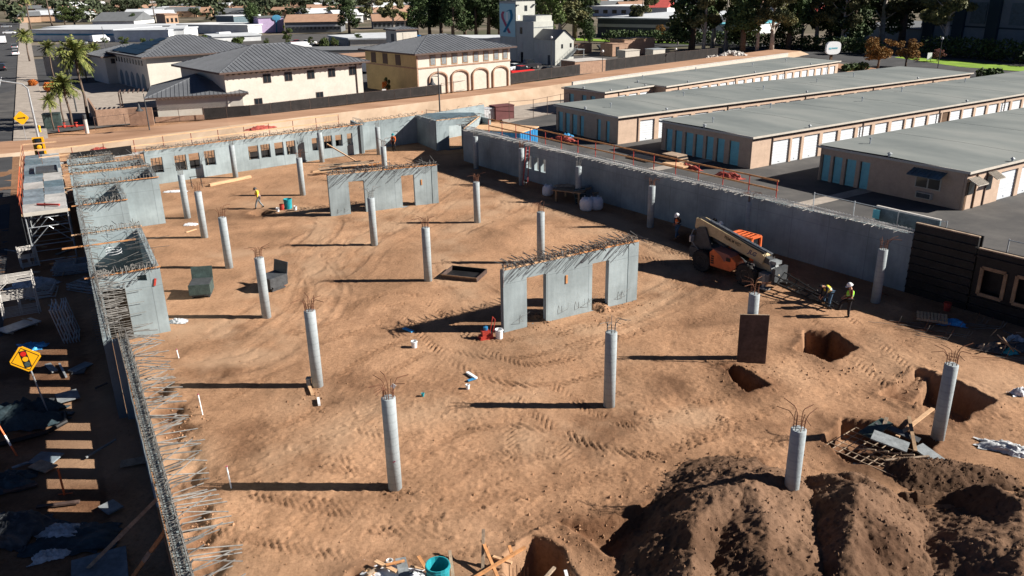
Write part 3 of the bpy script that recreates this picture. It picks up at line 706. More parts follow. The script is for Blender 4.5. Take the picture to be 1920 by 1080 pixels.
def free_wall(foot, az, Ln, H, H2, ops, joint, lab, seed):
    p = G(*foot); t = thing('free_standing_wall', lab, 'wall', (p.x, p.y, 0), rad(az), 'free standing concrete walls with two doorways')
    wallmesh(joint - .02, H, .27, ops, H + (H2 - H) * joint / Ln).build('wall_panel', 'wall', t)
    b = wallmesh(Ln - joint - .04, H + (H2 - H) * joint / Ln, .23, []); o = b.build('end_panel', 'wall', t, loc=(joint + .04, .03, 0))
    nailer(t, 0.02, Ln - .02, H, .05, H2, 2)
    cage(t, .03, Ln - .1, H, .13, .23, H2=H2, h=.22)
    bars_along(t, .1, Ln, 62, H + .03, -1, (.5, 1.1), H2=H2 + .03, seed=seed)
    bars_along(t, .1, Ln, 58, H + .03, 1, (.4, .95), H2=H2 + .03, ybase=.2, seed=seed + 1)
    return t
t = free_wall((945, 624), 30, 8.0, 3.12, 3.2, [(1.29, 2.38, .0, 2.53), (5.1, 6.12, .0, 2.56)], 7.32, 'nearer free standing grey wall with two doorways and a fringe of bent rebar', 11)
for x in (.9, 3.1, 4.1, 4.9, 6.75, 7.0):   # bars bent out low on the face
    b = MB(); s_ = R.choice((-1, 1)); b.tube([(x, .01, .75), (x + .03, -.05, .55), (x + .12, -.1, .38), (x + .35 * s_ + .1, -.16, .52), (x + .45, -.17, .85)], .008, 4); b.build('bent_rebar', 'steel', t)
b = MB(); b.box((3.55, -.02, 2.02), (.11, .04, .42)); b.build('wood_block', 'lumber3', t)
b = MB(); b.beam((0.02, -.06, 3.25), (.02, .0, 2.3), .03, .03); b.build('hanging_strap', 'galv', t)
t = free_wall((621, 406), 24.6, 8.25, 3.0, 2.9, [(1.46, 2.6, .0, 2.38), (5.4, 6.4, .0, 2.38)], 7.75, 'farther free standing grey wall with two doorways, lumber stacked behind it', 21)
b = MB(); b.box((6.95, -.02, 1.75), (.1, .04, .4)); b.build('wood_block', 'lumber3', t)
for x in (.5, 1.0):
    b = MB(); b.tube([(x, .01, .5), (x + .1, -.08, .25), (x + .28, -.1, .4)], .01, 4); b.build('bent_rebar', 'steel', t)

# left wall: front run set in, rear run set out
HL = 3.3
def fthing(fr, a, v, name, lab, cat, group=None, flip=False): 
    p = fr(a, v); return thing(name, lab, cat, (p.x, p.y, 0), rad(fr.az + (180 if flip else 0)), group)
# local x = u, local y = -v
t = fthing(FL, -19, .85, 'concrete_wall', 'near run of the left wall with small window openings, thick with rebar on top', 'wall', 'outer concrete walls of the site')
wo = [(19 - s - .42, 19 - s + .42, 1.1, 2.35) for s in (8.4, 6.95, 5.5, 4.05, 2.6)]
wallmesh(17.6, HL, .3, wo).build('wall_panel', 'wall', t)
b = MB(); b.beam((7.4, .33, 2.0), (-.5, .34, 3.1), .06, .1); b.build('wood_brace', 'lumber3', t)
cage(t, 0, 17.6, HL, .04, .26, h=.3, st=.11); cage(t, 0, 17.6, HL + .05, .0, .34, h=.12, st=.23, name='rebar_ladder')
bars_along(t, 0.2, 17.5, 120, HL + .05, -1, (.5, 1.25), ybase=.05, seed=5, tilt=.4)
for k in range(5):
    b = MB(); b.beam((k * 3.6, .32, HL + .02), (k * 3.6 + 3.5, .32, HL + .02), .045, .09); b.build('edge_board', 'lumber3' if k % 2 else 'lumber2', t)
t = fthing(FL, -1.4, .3, 'concrete_wall', 'far run of the left wall stepping out beside the core walls, rebar on top', 'wall', 'outer concrete walls of the site')
wallmesh(41.5, HL, .3, [(1.4 + s - .42, 1.4 + s + .42, 1.1, 2.35) for s in (-.3, 1.15, 2.6, 4.05, 5.5)], 2.9).build('wall_panel', 'wall', t)
o = wallmesh(.55, HL, .26, []).build('return_panel', 'wall', t, loc=(-.01, -.56, 0)); o.rotation_euler.z = rad(90)
cage(t, 0, 21, HL, .04, .26, h=.3, st=.12); bars_along(t, .2, 8, 46, HL + .05, -1, (.4, 1.0), ybase=.08, seed=6); bars_along(t, 8, 41, 70, HL, -1, (.3, .7), ybase=.1, seed=7)
# rebar standing inside the open window in front of core 1
def core(a0, a1, v1, lab, ops=[], H=3.3, seed=0, plank=True, back=True, side=True, vv=.02, side_ops=[]):
    """three walls standing out from the left wall: front, back and inner side"""
    p = FL(a0, vv); t = thing('core_wall', lab, 'wall', (p.x, p.y, 0), rad(FL.az - 90), 'core walls against the left wall')
    D = a1 - a0; W_ = v1 - vv
    wallmesh(W_, H, .25, ops, H - .02).build('front_wall', 'wall', t)
    if back: wallmesh(W_, H - .05, .25, []).build('back_wall', 'wall', t, loc=(0, D - .25, 0))
    if side:
        o = wallmesh(D - .5, H - .03, .25, side_ops).build('side_wall', 'wall', t, loc=(W_, .25, 0)); o.rotation_euler.z = rad(90)
    if plank:
        for q, (y, k) in enumerate(((-.03, 'lumber3'), (D + .02, 'lumber'))):
            b = MB(); b.beam((-.25 * (q + 1), y + .0, H + .03), (W_ + .05, y, H + .04), .09, .05); b.build('nailer_board', k, t)
    bars_along(t, .1, W_, 26, H, -1, (.3, .7), ybase=.1, seed=seed + 40); bars_along(t, .1, W_, 26, H, 1, (.5, 1.3), ybase=.15, seed=seed + 41, tilt=.5)
    bars_along(t, .1, W_, 22, H, 1, (.4, 1.), ybase=D - .1, seed=seed + 42, tilt=.4)
    r_ = random.Random(seed)
    b = MB()
    for k in range(34):
        y = .25 + (D - .5) * k / 34; x = W_ - .12 + r_.uniform(-.08, .08); b.tube([(x, y, H - .05), (x + r_.uniform(-.1, .1), y, H + .3), (x - r_.uniform(.1, 1.2), y + r_.uniform(-.5, .5), H + r_.uniform(.1, .5))], .01, 3)
    for k in range(20):
        x = r_.uniform(.1, W_); y = r_.uniform(.1, D); a = r_.uniform(0, 6.3); l_ = r_.uniform(.5, 1.6)
        b.tube([(x, y, H + r_.uniform(.02, .4)), (x + math.cos(a) * l_, y + math.sin(a) * l_, H + r_.uniform(.02, .4))], .011, 3)
    o = b.build('rebar_tangle', 'steel', t); o['kind'] = 'stuff'
    return t
t = core(6.6, 14.6, 2.95, 'nearest core wall block on the left with a tall doorway barred by rebar', [(.35, 1.3, .0, 2.55), (1.9, 2.3, 2.75, 3.05)], seed=1, side_ops=[])
b = MB(); r_ = random.Random(9)
for k in range(26): z = .1 + k * .115; b.tube([(-.3, -.14, z), (1.3 + (.7 if k % 5 == 0 else 0), -.1 - r_.uniform(0, .05), z + r_.uniform(-.05, .05))], .012, 4)
for x in (.3, .55, .8, 1.3): b.tube([(x, -.12, 0), (x, -.12, 2.9)], .012, 4)
o = b.build('rebar_mesh', 'steel', t); o['kind'] = 'stuff'
b = MB(); b.box((2.62, -.03, 2.62), (.09, .05, .35), Matrix.Rotation(.25, 3, 'Y')); b.build('red_clamp', 'paint_red', t)
for x, z in ((.75, 2.8), (1.1, 2.75), (1.35, 2.8), (1.6, 2.8), (1.25, 2.65), (1.5, 2.68)):
    b = MB(); b.lathe([(.045, 0), (.05, .02), (.045, .04)], 8, (x, -.02, z), Matrix.Rotation(rad(90), 3, 'X')); b.build('form_tie', 'mgrey', t)
b = MB(); b.beam((-1.0, 5.4, HL + .08), (2.4, 5.1, HL + .12), .12, .05); b.build('crossing_plank', 'lumber3', t)
b = MB(); b.tube([(1.2 + .35 * math.cos(a), 2.2 + .35 * math.sin(a), HL + .3 + .02 * a) for a in [k * .4 for k in range(40)]], .015, 4, False); b.build('cable_coil', 'plastic', t)
t = core(21.6, 27.2, 2.85, 'middle core wall block on the left with a triangle of shade inside', seed=2)
t = core(27.4, 31.6, 5.35, 'long low core wall behind the middle block, its bare face reaching into the site', seed=3)
t = core(33.2, 36.4, 5.2, 'farthest core wall block below the yellow signal head', seed=4, H=3.1)
t = core(36.6, 40.2, 3.3, 'small core wall block in the far left corner of the site', seed=5, H=3.0)

# back wall with window openings
t = fthing(FB, -1.5, 0, 'concrete_wall', 'pale back wall with a long row of window openings and a board along its top', 'wall', 'outer concrete walls of the site')
def ax(fr, px, z, v=0):
    """where along a frame's line a vertical line of view crosses it"""
    lo, hi = -60, 120
    def f(a):
        d = fr(a, v, z) - Vector((0, 0, CH)); return 960 + FPX * d.dot(cR) / d.dot(cF)
    s_ = 1 if f(20) > f(0) else -1
    for _ in range(50):
        m_ = (lo + hi) / 2
        if s_ * (f(m_) - px) < 0: lo = m_
        else: hi = m_
    return lo
wb = []
for a, c, z0, z1 in ((284, 306, .95, 2.25), (328, 350, .85, 2.2), (355, 375, .85, 2.2), (384, 404, .95, 2.25), (466, 485, .9, 2.15), (489, 507, .9, 2.15), (515, 532, .9, 2.15), (537, 554, .85, 2.15), (585, 596, .9, 2.1), (607, 623, .9, 2.15), (629, 642, 1.0, 2.1), (651, 661, 1., 2.1)):
    wb.append((ax(FB, a, 1.6) + 1.5, ax(FB, c, 1.6) + 1.5, z0, z1))
LB = ax(FB, 682, 1.5) + 1.5
# the wall stops at the corner; local y = -v points outwards
wallmesh(LB, 2.9, .28, wb, 2.78).build('wall_panel', 'wall', t)
for k, (a, c, z0, z1) in enumerate(wb):
    if k in (0, 1, 3, 5, 7, 9):
        b = MB(); n = 3
        for q in range(n): x = a + (c - a) * (q + .7) / (n + .4); b.beam((x, .36, z0 - .2), (x + .02, .34, z1 + .1), .035, .035)
        b.beam((a, .4, z1 - .3), (c, .42, z0 + .7), .035, .035); b.build('window_bracing', 'dgrey', t)
nailer(t, .1, LB, 2.9, .05, 2.78); cage(t, 0, LB, 2.9, .12, .24, h=.2, st=.2, H2=2.78)
bars_along(t, .2, LB, 110, 2.9, -1, (.55, .95), ybase=.12, H2=2.78, seed=31); bars_along(t, .2, LB, 60, 2.9, 1, (.3, .6), ybase=.2, H2=2.78, seed=32)
# added dark strip standing in for shaded ground seen through the windows
p = FB(-3, -4.2); t_ = thing('shade_strip', 'low dark strip added in place of the shaded ground seen through the window openings of the back wall', 'fence', (p.x, p.y, 0), rad(FB.az))
b = MB(); b.bx(0, 24, 0, .04, 0, .8); b.build('shade_face', 'screen', t_)
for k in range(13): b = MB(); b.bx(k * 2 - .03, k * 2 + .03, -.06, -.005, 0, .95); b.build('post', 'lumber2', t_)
# guardrail outside it
def guardrail(fr, a0, a1, v, z, lab, st=2.4, group='guardrails outside the site walls', m_='post_red', rm='lumber', h=1.1, z2=None):
    p = fr(a0, v); t = thing('guardrail', lab, 'guardrail', (p.x, p.y, 0), rad(fr.az), group)
    z2 = z if z2 is None else z2
    n = int(round((a1 - a0) / st)); L = a1 - a0; f = lambda x: z + (z2 - z) * x / L
    for k in range(n + 1):
        x = L * k / n; b = MB(); b.tube([(x, 0, f(x) - .35), (x, 0, f(x) + h + .03)], .03, 6); b.box((x, 0, f(x) + .02), (.12, .12, .03)); b.build('post', m_, t)
    for hh in (h, h * .48):
        for k in range(0, n, 2):
            x0, x1 = L * k / n - .05, min(L, L * (k + 2) / n) - .03; b = MB(); b.beam((x0, -.05, f(x0) + hh), (x1, -.05, f(x1) + hh + R.uniform(-.02, .02)), .04, .1); b.build('rail', rm, t)
    return t
guardrail(FB, -9, 17, -.95, 2.75, 'long timber guardrail with brown posts outside the windowed back wall')
strip('outer_walkway', FB, -9, 17, -.3, -1.1, 2.66, 2.74, 'ledge')
b = MB(); b.box((0, 0, 0), (4.6, .06, .8)); q = FB(-4.6, -.45, 3.05); o = b.build('form_panel', 'form', loc=q); o.rotation_euler = (0.15, 0, rad(FB.az)); tag(o, 'black form panel on edge along the walkway in the far left corner', 'form board'); o.name = 'form_board'

# zig-zag walls in the back corner
def seg_wall(p0, p1, H, H2, lab, ops=[], n=20, t_=.25, name='concrete_wall', m_='wall', board=True, seed=0):
    p0, p1 = Vector(p0).to_3d(), Vector(p1).to_3d(); p0.z = p1.z = 0
    d = p1 - p0; t = thing(name, lab, 'wall', p0, math.atan2(d.y, d.x), 'outer concrete walls of the site')
    wallmesh(d.length, H, t_, ops, H2).build('wall_panel', m_, t)
    if board: nailer(t, .05, d.length - .05, H, .05, H2, 1)
    bars_along(t, .1, d.length, n, H, -1, (.4, .8), H2=H2, seed=seed)
    return t
Bend = FB(LB - 1.5, 0); A1 = Bend + FB.u * .02
c1 = G(690, 287); c2 = G(757, 273); c3 = G(800, 296); c4 = G(884, 284)
seg_wall(Bend - Vector((0, .3, 0)), Bend + azv(118) * 3.2, 2.8, 2.8, 'short cross wall closing the right end of the windowed wall', board=False, n=6)
k1 = Bend + azv(118) * 1.2; k2 = k1 + azv(37) * 6.6
seg_wall(k1, k2, 2.8, 2.85, 'recessed bay wall with slanting shade in the back corner', n=24, seed=2)
k3 = k2 + azv(-62) * 5.2
seg_wall(k2 + azv(118) * .3, k3, 2.85, 2.95, 'shaded side wall running forward out of the back corner', board=False, n=10, seed=3)
k4 = k3 + azv(35) * 5.0
seg_wall(k3, k4, 2.95, 2.9, 'wall with a wide dark doorway in the back corner', [(1.45, 3.05, 0, 2.3)], n=16, seed=4)
seg_wall(k4 + azv(-55) * .1, k4 + azv(-60) * 2.0 + azv(35) * .1, 2.9, 2.9, 'stub wall beside the dark doorway of the back corner', board=False, n=5, seed=6)
seg_wall(k4 + azv(20) * .1, FR(43.6, .1), 2.9, 2.95, 'last short wall joining the doorway to the long right wall', n=8, seed=5)
seg_wall(k2 + azv(40) * .3, k2 + azv(37) * 9.5 + azv(118) * 1.5, 2.75, 2.85, 'back wall of the roofless room behind the dark doorway', board=False, n=6, seed=9)
sheet('corner_roof_deck', [k2 + Vector((.4, .3, 0)), k3 + Vector((.3, .3, 0)), k4 + Vector((0, .4, 0)), k4 + azv(100) * 3.5, k2 + azv(60) * 2], 2.80, 'bluegrey')

# long right wall, its ledge, fringe and guardrail
t = fthing(FR, 0, 0, 'concrete_wall', 'long shaded grey right wall of the site with a fringe of rebar along its top', 'wall', 'outer concrete walls of the site')
HR0, HR1 = 3.15, 2.95
wr = []
for a, c in ((1023, 1014), (1010, 1002), (996, 987)): wr.append((ax(FR, a, 1.6), ax(FR, c, 1.6), 1.0, 2.1))
b = wallmesh(43.5, HR0, .3, wr, HR1)
o = b.build('wall_panel', 'wall', t); o.location.y = -.3
strip('wall_ledge', FR, 0.05, 43.5, .3, 1.15, 2.3, 2.9, 'ledge')
n = 220; r_ = random.Random(8); ms = []
for k in range(6):
    b = MB(); l_ = r_.uniform(.35, .6); b.tube([(0, -.1, -.05), (0, -.1, .05), (r_.uniform(-.1, .1), .0, .08), (r_.uniform(-.12, .12), l_, .1 + r_.uniform(-.15, .04))], .016, 4); ms.append(b.mesh('rebar', 'white_conc' if k % 3 else 'steel'))
for k in range(n):
    x = .1 + 43.2 * (k + .5) / n + r_.uniform(-.04, .04); inst('rebar', r_.choice(ms), t, (x, 0, HR0 + (HR1 - HR0) * x / 43.5), (0, 0, r_.uniform(-.15, .15)))
o = MB()
for k in range(36): 
    x = r_.uniform(0, 43); o.beam((x, -.35 - r_.uniform(0, .6), 3.15), (x + 3, -.3 - r_.uniform(0, .6), 3.13), .03, .03)
q = o.build('loose_bars', 'white_conc', t); q['kind'] = 'stuff'
b = MB()
for y in (-.05, -.2):
    for z in (.06, .2): b.tube([(0, y, HR0 + z), (43.4, y, HR1 + z)], .014, 4)
for k in range(200): x = .1 + k * .216; z = HR0 + (HR1 - HR0) * x / 43.5; b.tube([(x, -.05, z - .05), (x, -.05, z + .26 + r_.uniform(0, .1)), (x, -.2, z + .24), (x, -.2, z - .05)], .01, 3, False)
q = b.build('rebar_cage', 'galv', t); q['kind'] = 'stuff'
guardrail(FR, 9.5, 41, 1.25, 2.95, 'long guardrail with red posts behind the long right wall', st=2.1, m_='paint_red', rm='lumber3')
# formwork continuing towards the camera
def formwork(a0, a1, v, H, lab, wins=[], boards=True, nt=12):
    p = FR(a1, v); t = thing('wall_formwork', lab, 'formwork', (p.x, p.y, 0), rad(FR.az + 180), 'black wall formwork at the right edge')
    L = a1 - a0; wallmesh(L, H, .14, wins).build('form_face', 'form', t)
    b = MB(); b.bx(0, L, .42, .5, 0, H); b.build('back_form', 'form', t)
    if boards:
        zz = .35
        while zz < H - .1:
            for k in range(max(1, int(L / 2.4))):
                x0 = L * k / max(1, int(L / 2.4)); x1 = L * (k + 1) / max(1, int(L / 2.4)) - .03
                if any(w_[0] < x1 and w_[1] > x0 and w_[2] - .1 < zz < w_[3] + .1 for w_ in wins): continue
                b = MB(); b.beam((x0, -.05, zz), (x1, -.05, zz), .09, .09); b.build('waler', 'form', t)
            zz += .42
    for (x0, x1, z0, z1) in wins:
        b = MB()
        for q, s_ in (((x0, z0, x1, z0), 0), ((x0, z1, x1, z1), 0), ((x0, z0, x0, z1), 1), ((x1, z0, x1, z1), 1)): b.beam((q[0], -.03, q[1]), (q[2], -.03, q[3]), .16, .09, up=(0, 1, 0))
        b.build('window_frame', 'ply', t)
    b = MB(); b.beam((0, .07, H + .03), (L, .07, H + .03), .16, .06); b.build('top_board', 'lumber2', t)
    return t
formwork(-3.2, -.02, 0, 3.75, 'tall black formwork panels against the near end of the long right wall')
formwork(-13, -3.25, 0.05, 3.2, 'black formwork with three wood framed window openings at the right edge', [(.35, 1.45, 1.0, 2.35), (1.95, 3.15, 1.0, 2.35), (3.7, 4.9, 1.0, 2.35), (5.5, 6.6, 1., 2.35)])
p = FR(-.1, 2.4); p2 = FR(3.6, 2.5); d = p2 - p
t = thing('formwork_panel', 'blue black tarped panel with a pale top edge beyond the formwork', 'panel', (p.x, p.y, 0), math.atan2(d.y, d.x))
wallmesh(d.length, 3.5, .12, []).build('sheet_face', 'bluegrey', t); b = MB(); b.beam((0, .06, 3.54), (d.length, .06, 3.54), .16, .05); b.build('top_edge', 'white_conc', t)
# ---------------------------------------------------------------- storage rows
def rollup(w_, h_, m_='door', slats=9):
    b = MB(); n = slats
    for k in range(n):
        z0, z1 = h_ * k / n, h_ * (k + 1) / n
        b.add([(0, -.0, z0), (w_, -.0, z0), (w_, -.012, z0 + (z1 - z0) * .8), (0, -.012, z0 + (z1 - z0) * .8), (w_, 0, z1), (0, 0, z1)], [(0, 1, 2, 3), (3, 2, 4, 5)])
    b.bx(w_ * .45, w_ * .55, -.06, -.02, .2, .26)
    return b.mesh('roll_up_door', m_)
DM = {}
def door_at(t, x, y, w_, h_, m_, rz=0, name='roll_up_door', label=None):
    k = (round(w_, 2), h_, m_)
    if k not in DM: DM[k] = rollup(w_, h_, m_, 9 if m_ == 'door' else 3)
    return inst(name, DM[k], t, (x, y, 0), (0, 0, rz), label=label)
def storage(P, az, L, W_, doors, ends, lab, H=2.83, dh=2.15, end_extra=None):
    t = thing('storage_building', lab, 'storage building', (P[0], P[1], 0), rad(az), 'long self storage buildings')
    # long face with door recesses
    ops = [(a, c, 0, dh) for a, c in doors]
    wallmesh(L, H - .12, .16, ops).build('front_wall', 'pink', t)
    o = wallmesh(W_ - .2, H - .12, .16, [(W_ - .1 - c, W_ - .1 - a, .0, dh) for a, c in ends]).build('end_wall', 'pink', t, loc=(0, W_, 0)); o.rotation_euler.z = rad(-90); o.location = (0.0, W_ - .02, 0)
    wallmesh(L, H - .12, .16, []).build('rear_wall', 'pink', t, loc=(0, W_ - .1, 0))
    o = wallmesh(W_ - .2, H - .12, .16, []).build('end_wall', 'pink', t, loc=(L - .1, .18, 0)); o.rotation_euler.z = rad(90)
    for k, (a, c) in enumerate(doors):
        door_at(t, a, .13, c - a, dh, 'brown_door' if (c - a > 1.3 and c - a < 1.5 and k == 11) else 'door')
    for a, c in ends:
        o = door_at(t, 0, 0, c - a, dh, 'tealdoor', rad(-90), name='entry_door'); o.location = (.13, c, 0)
    b = MB(); rr = .25
    b.add([(-rr, -rr, H), (L + rr, -rr, H), (L + rr, W_ + rr, H + .1), (-rr, W_ + rr, H + .1), (-rr, W_ / 2, H + .14), (L + rr, W_ / 2, H + .14)], [(0, 1, 5, 4), (4, 5, 2, 3)])
    b.bx(-rr + .01, L + rr - .01, -rr + .01, W_ + rr - .01, H - .1, H - .01); b.build('roof', 'roofgrey', t)
    b = MB()
    b.bx(-rr - .04, L + rr + .04, -rr - .05, -rr, H - .14, H + .03); b.bx(-rr - .05, -rr, -rr, W_ + rr, H - .14, H + .04)
    b.build('eave_trim', 'trim', t)
    b = MB()
    for k in range(1, int(L / 9)): x = k * 9 + R.uniform(-1, 1); b.beam((x, -rr, H + .004), (x, W_ / 2, H + .144), .07, .012); b.beam((x, W_ / 2, H + .144), (x, W_ + rr, H + .104), .07, .012)
    q = b.build('roof_seams', 'roofgrey', t); q['kind'] = 'stuff'
    for k in range(int(L / 11)): b = MB(); x, y = 4 + k * 11 + R.uniform(-2, 2), R.uniform(1.5, W_ - 1.5); b.tube([(x, y, H), (x, y, H + .55)], .06, 6); b.tube([(x, y, H + .5), (x, y, H + .62)], .11, 6); b.build('vent_pipe', 'galv', t)
    b = MB(); b.bx(-.02, L, -.1, -.02, H - .32, H - .2)
    for x in range(0, int(L), 13): b.bx(x + 2.55, x + 2.65, -.08, -.0, 0, H - .3)
    b.build('gutter', 'eave', t)
    for x in (L * .1, L * .45, L * .8):
        b = MB(); b.lathe([(.09, 0), (.09, .12), (.16, .16), (.02, .28)], 10, (x, -.1, H + .05)); b.build('roof_vent', 'galv', t)
    b = MB(); b.lathe([(.12, 0), (.12, .2), (.2, .24), (.03, .34)], 10, (-.1, W_ * .5, H + .08)); b.build('roof_vent', 'galv', t)
    return t
d2 = [(2.91 + 2.575 * k, 2.91 + 2.575 * k + 1.98) for k in range(7)] + [(23.26 + 2.51 * k - 2.51, 23.26 + 2.51 * k - 2.51 + 1.98) for k in range(12)] + [(50.8, 52.7), (53.3, 55.2), (55.8, 57.7), (58.3, 60.2)]
storage((11, 82.4), 32.4, 63.5, 10.7, d2, [(1.28, 1.92), (2.73, 3.4), (5.6, 6.36), (6.79, 7.74), (8.13, 9.0), (9.4, 10.3)], 'storage building second from the canal, six turquoise doors on its shaded end')
d3 = [(2.74, 5.03), (5.3, 6.6), (6.95, 9.15), (9.6, 11.82), (12.26, 14.44), (14.91, 17.06), (17.56, 19.78), (20.27, 22.48), (22.75, 24.05), (24.3, 26.47), (26.8, 29.03), (29.2, 30.6), (30.75, 32.9)] + [(33.2 + 2.53 * k, 33.2 + 2.53 * k + 2.1) for k in range(14)]
storage((21, 70), 33, 74, 11.2, d3, [(1.35, 1.6 + .9), (3.06, 4.0), (4.39, 5.33), (5.66, 6.67), (6.94, 7.99), (8.39, 9.35), (9.7, 10.6)], 'storage building third from the canal with a brown door in its row of white doors')
d4 = [(4.6, 7.0)] + [(7.55 + 2.5 * k, 9.65 + 2.5 * k) for k in range(14)]
t = storage((31.9, 55.5), 33, 56, 12.0, d4, [(7.4 + .05, 8.3), (8.85 - .2, 9.6), (9.9, 10.75), (11.0, 11.8)], 'nearest storage building with the office window, metal awnings and window air conditioner')
def wedge_awning(t, loc, rz, w_, d_, m_):
    b = MB(); 
    n = 6
    b.add([(0, 0, 0), (w_, 0, 0), (w_, -d_, -.38), (0, -d_, -.38), (0, 0, -.04), (w_, 0, -.04), (w_, -d_, -.42), (0, -d_, -.42)], [(0, 3, 2, 1), (4, 5, 6, 7), (0, 4, 7, 3), (1, 2, 6, 5), (3, 7, 6, 2), (0, 1, 5, 4)])
    for k in range(9): x = w_ * k / 8; b.beam((x, 0, .02), (x, -d_, -.36), .03, .03)
    return inst('awning', b.mesh('awning', m_), t, loc, (0, 0, rz))
wedge_awning(t, (-.02, 3.95, 2.45), rad(-90), 2.5, .9, 'bluegrey')
b = MB(); b.bx(-.06, .02, 1.75, 3.7, 1.05, 1.95); o = b.build('window_frame', 'trim', t)
for y in (1.85, 2.8):
    b = MB(); b.bx(-.08, -.05, y, y + .82, 1.12, 1.88); b.build('pane', 'glass', o)
b = MB(); b.bx(-.32, .02, 2.2, 3.4, .35, .8); o = b.build('air_conditioner', 'trim', t); b = MB(); b.bx(-.34, -.31, 2.28, 3.3, .41, .74); b.build('grille', 'dgrey', o)
wedge_awning(t, (.1, -.02, 2.3), 0, 1.3, .8, 'trim'); wedge_awning(t, (2.6, -.02, 2.4), 0, 1.1, .75, 'trim')
b = MB(); b.bx(.35, 1.05, -.05, .0, 1.1, 2.0); b.build('window', 'glass', t); b = MB(); b.bx(2.7, 3.4, -.05, .0, 1.1, 2.1); b.build('window', 'glass', t)
b = MB(); b.bx(.05, .3, -.03, -.01, 0, 2.0); b.bx(1.2, 1.28, -.1, -.02, 0, 2.5); b.build('down_pipe', 'brown_door', t)
# the row beside the canal, in two lengths
d1 = [(2.4, 4.06), (4.58, 6.28), (6.76, 8.42)]
storage((11.8, 101.8), 41.6, 9.5, 7.0, d1, [(1.5, 2.3), (3, 3.8), (5.2, 6.0)], 'short low end of the storage row that runs along the canal')
q = Vector((11.8, 101.8, 0)) + azv(41.6) * 9.6 + azv(-48.4) * 1.9
storage(q, 41.6, 45, 9.2, [(1.2 + 2.17 * k, 1.2 + 2.17 * k + 1.65) for k in range(20)], [], 'long part of the storage row beside the canal with cars parked before it')
d_ = Vector((49.1 - 8.4, 146.8 - 108, 0)); t = thing('low_wall', 'pale beige wall running beside the canal bank behind the storage row', 'wall', (8.4, 108.6, 0), math.atan2(d_.y, d_.x))
b = MB(); b.bx(0, d_.length, 0, .25, 0, 3.25); b.build('wall_panel', 'trim', t); b = MB(); b.bx(-.0, d_.length, -.03, .28, 3.25, 3.33); b.build('coping', 'white_conc', t)
# swales between the rows
for k, (a, v) in enumerate(((30, 0), (14.5, 0), (-7.5, 0))):
    f = Frame(FR(a, 1.9).xy, 33); strip('concrete_swale', f, 0, 60, -.6, .6, -.05, .028, 'sidewalk')

# ---------------------------------------------------------------- hip roofed buildings of the fire station
def hip(t, x0, x1, y0, y1, z, rise, ov=.8, m_='metalroof', seam=.6, name='roof', eave=True):
    x0 -= ov; x1 += ov; y0 -= ov; y1 += ov; W_, D = x1 - x0, y1 - y0; b = MB(); h = min(W_, D) / 2
    if W_ >= D: a, c = (x0 + h, (y0 + y1) / 2), (x1 - h, (y0 + y1) / 2)
    else: a, c = ((x0 + x1) / 2, y0 + h), ((x0 + x1) / 2, y1 - h)
    zt = z + rise; cs = [(x0, y0, z), (x1, y0, z), (x1, y1, z), (x0, y1, z)]
    A, C_ = (*a, zt), (*c, zt)
    if W_ >= D: fs = [(0, 1, 5, 4), (1, 2, 5), (2, 3, 4, 5), (3, 0, 4)]
    else: fs = [(0, 1, 4), (1, 2, 5, 4), (2, 3, 5), (3, 0, 4, 5)]
    b.add(cs + [A, C_], fs + [(3, 2, 1, 0)])
    o = b.build(name, m_, t)
    b = MB(); b.bx(x0 - .03, x1 + .03, y0 - .03, y1 + .03, z - .22, z - .004); b.build('eave', 'eave', t)
    # raised seams on each slope
    b = MB(); sl_ = rise / h
    def line(p, q): b.beam(p, q, .05, .07)
    n = int(W_ / seam)
    for k in range(n + 1):
        x = x0 + W_ * k / n; e = min(x - x0, x1 - x, D / 2)
        if W_ >= D or True:
            top = min(e, D / 2)
            if top > .1:
                line((x, y0, z + .02), (x, y0 + top, z + sl_ * top + .02)); line((x, y1, z + .02), (x, y1 - top, z + sl_ * top + .02))
    n = int(D / seam)
    for k in range(n + 1):
        y = y0 + D * k / n; top = min(y - y0, y1 - y, W_ / 2)
        if top > .1: line((x0, y, z + .02), (x0 + top, y, z + sl_ * top + .02)); line((x1, y, z + .02), (x1 - top, y, z + sl_ * top + .02))
    for p_, q_ in ((cs[0], A), (cs[3], A if W_ >= D else C_), (cs[1], C_ if W_ >= D else A), (cs[2], C_), (A, C_)): b.beam(p_, q_, .16, .1)
    s_ = b.build('roof_seams', m_, o); s_['kind'] = 'stuff'
    return o
def windows(t, xs, z0, z1, y=-.0, w_=1.3, rz=0, frame='eave', org=(0, 0)):
    for x in xs:
        b = MB(); b.bx(-w_ / 2 - .07, w_ / 2 + .07, -.06, .02, -.07, z1 - z0 + .07); o = b.build('window', frame, t, loc=(x, y, z0)); o.rotation_euler.z = rz
        b = MB(); b.bx(-w_ / 2, -.05, -.085, -.065, 0, z1 - z0); b.bx(.05, w_ / 2, -.085, -.065, 0, z1 - z0); b.build('pane', 'glass', o)
def block(t, x0, x1, y0, y1, z1, m_, z0=0, name='wall'):
    b = MB(); b.bx(x0, x1, y0, y1, z0, z1); return b.build(name, m_, t)
pA = G(430, 216); pB = G(683, 187); dA = pB - pA; azA = math.degrees(math.atan2(dA.y, dA.x)); LA = dA.length
t = thing('fire_station', 'big cream fire station wing with a grey hip roof and five small upper windows', 'building', (pA.x, pA.y, 0), rad(azA), 'cream buildings of the fire station')
block(t, 0, LA, 0, 15.5, 5.3, 'cream'); hip(t, 0, LA, 0, 15.5, 5.45, 2.6, ov=.9)
fA = Frame(pA.xy, azA)
windows(t, [ax(fA, q, 4) for q in (501, 541, 583, 622, 661)], 3.7, 4.7, w_=.95)
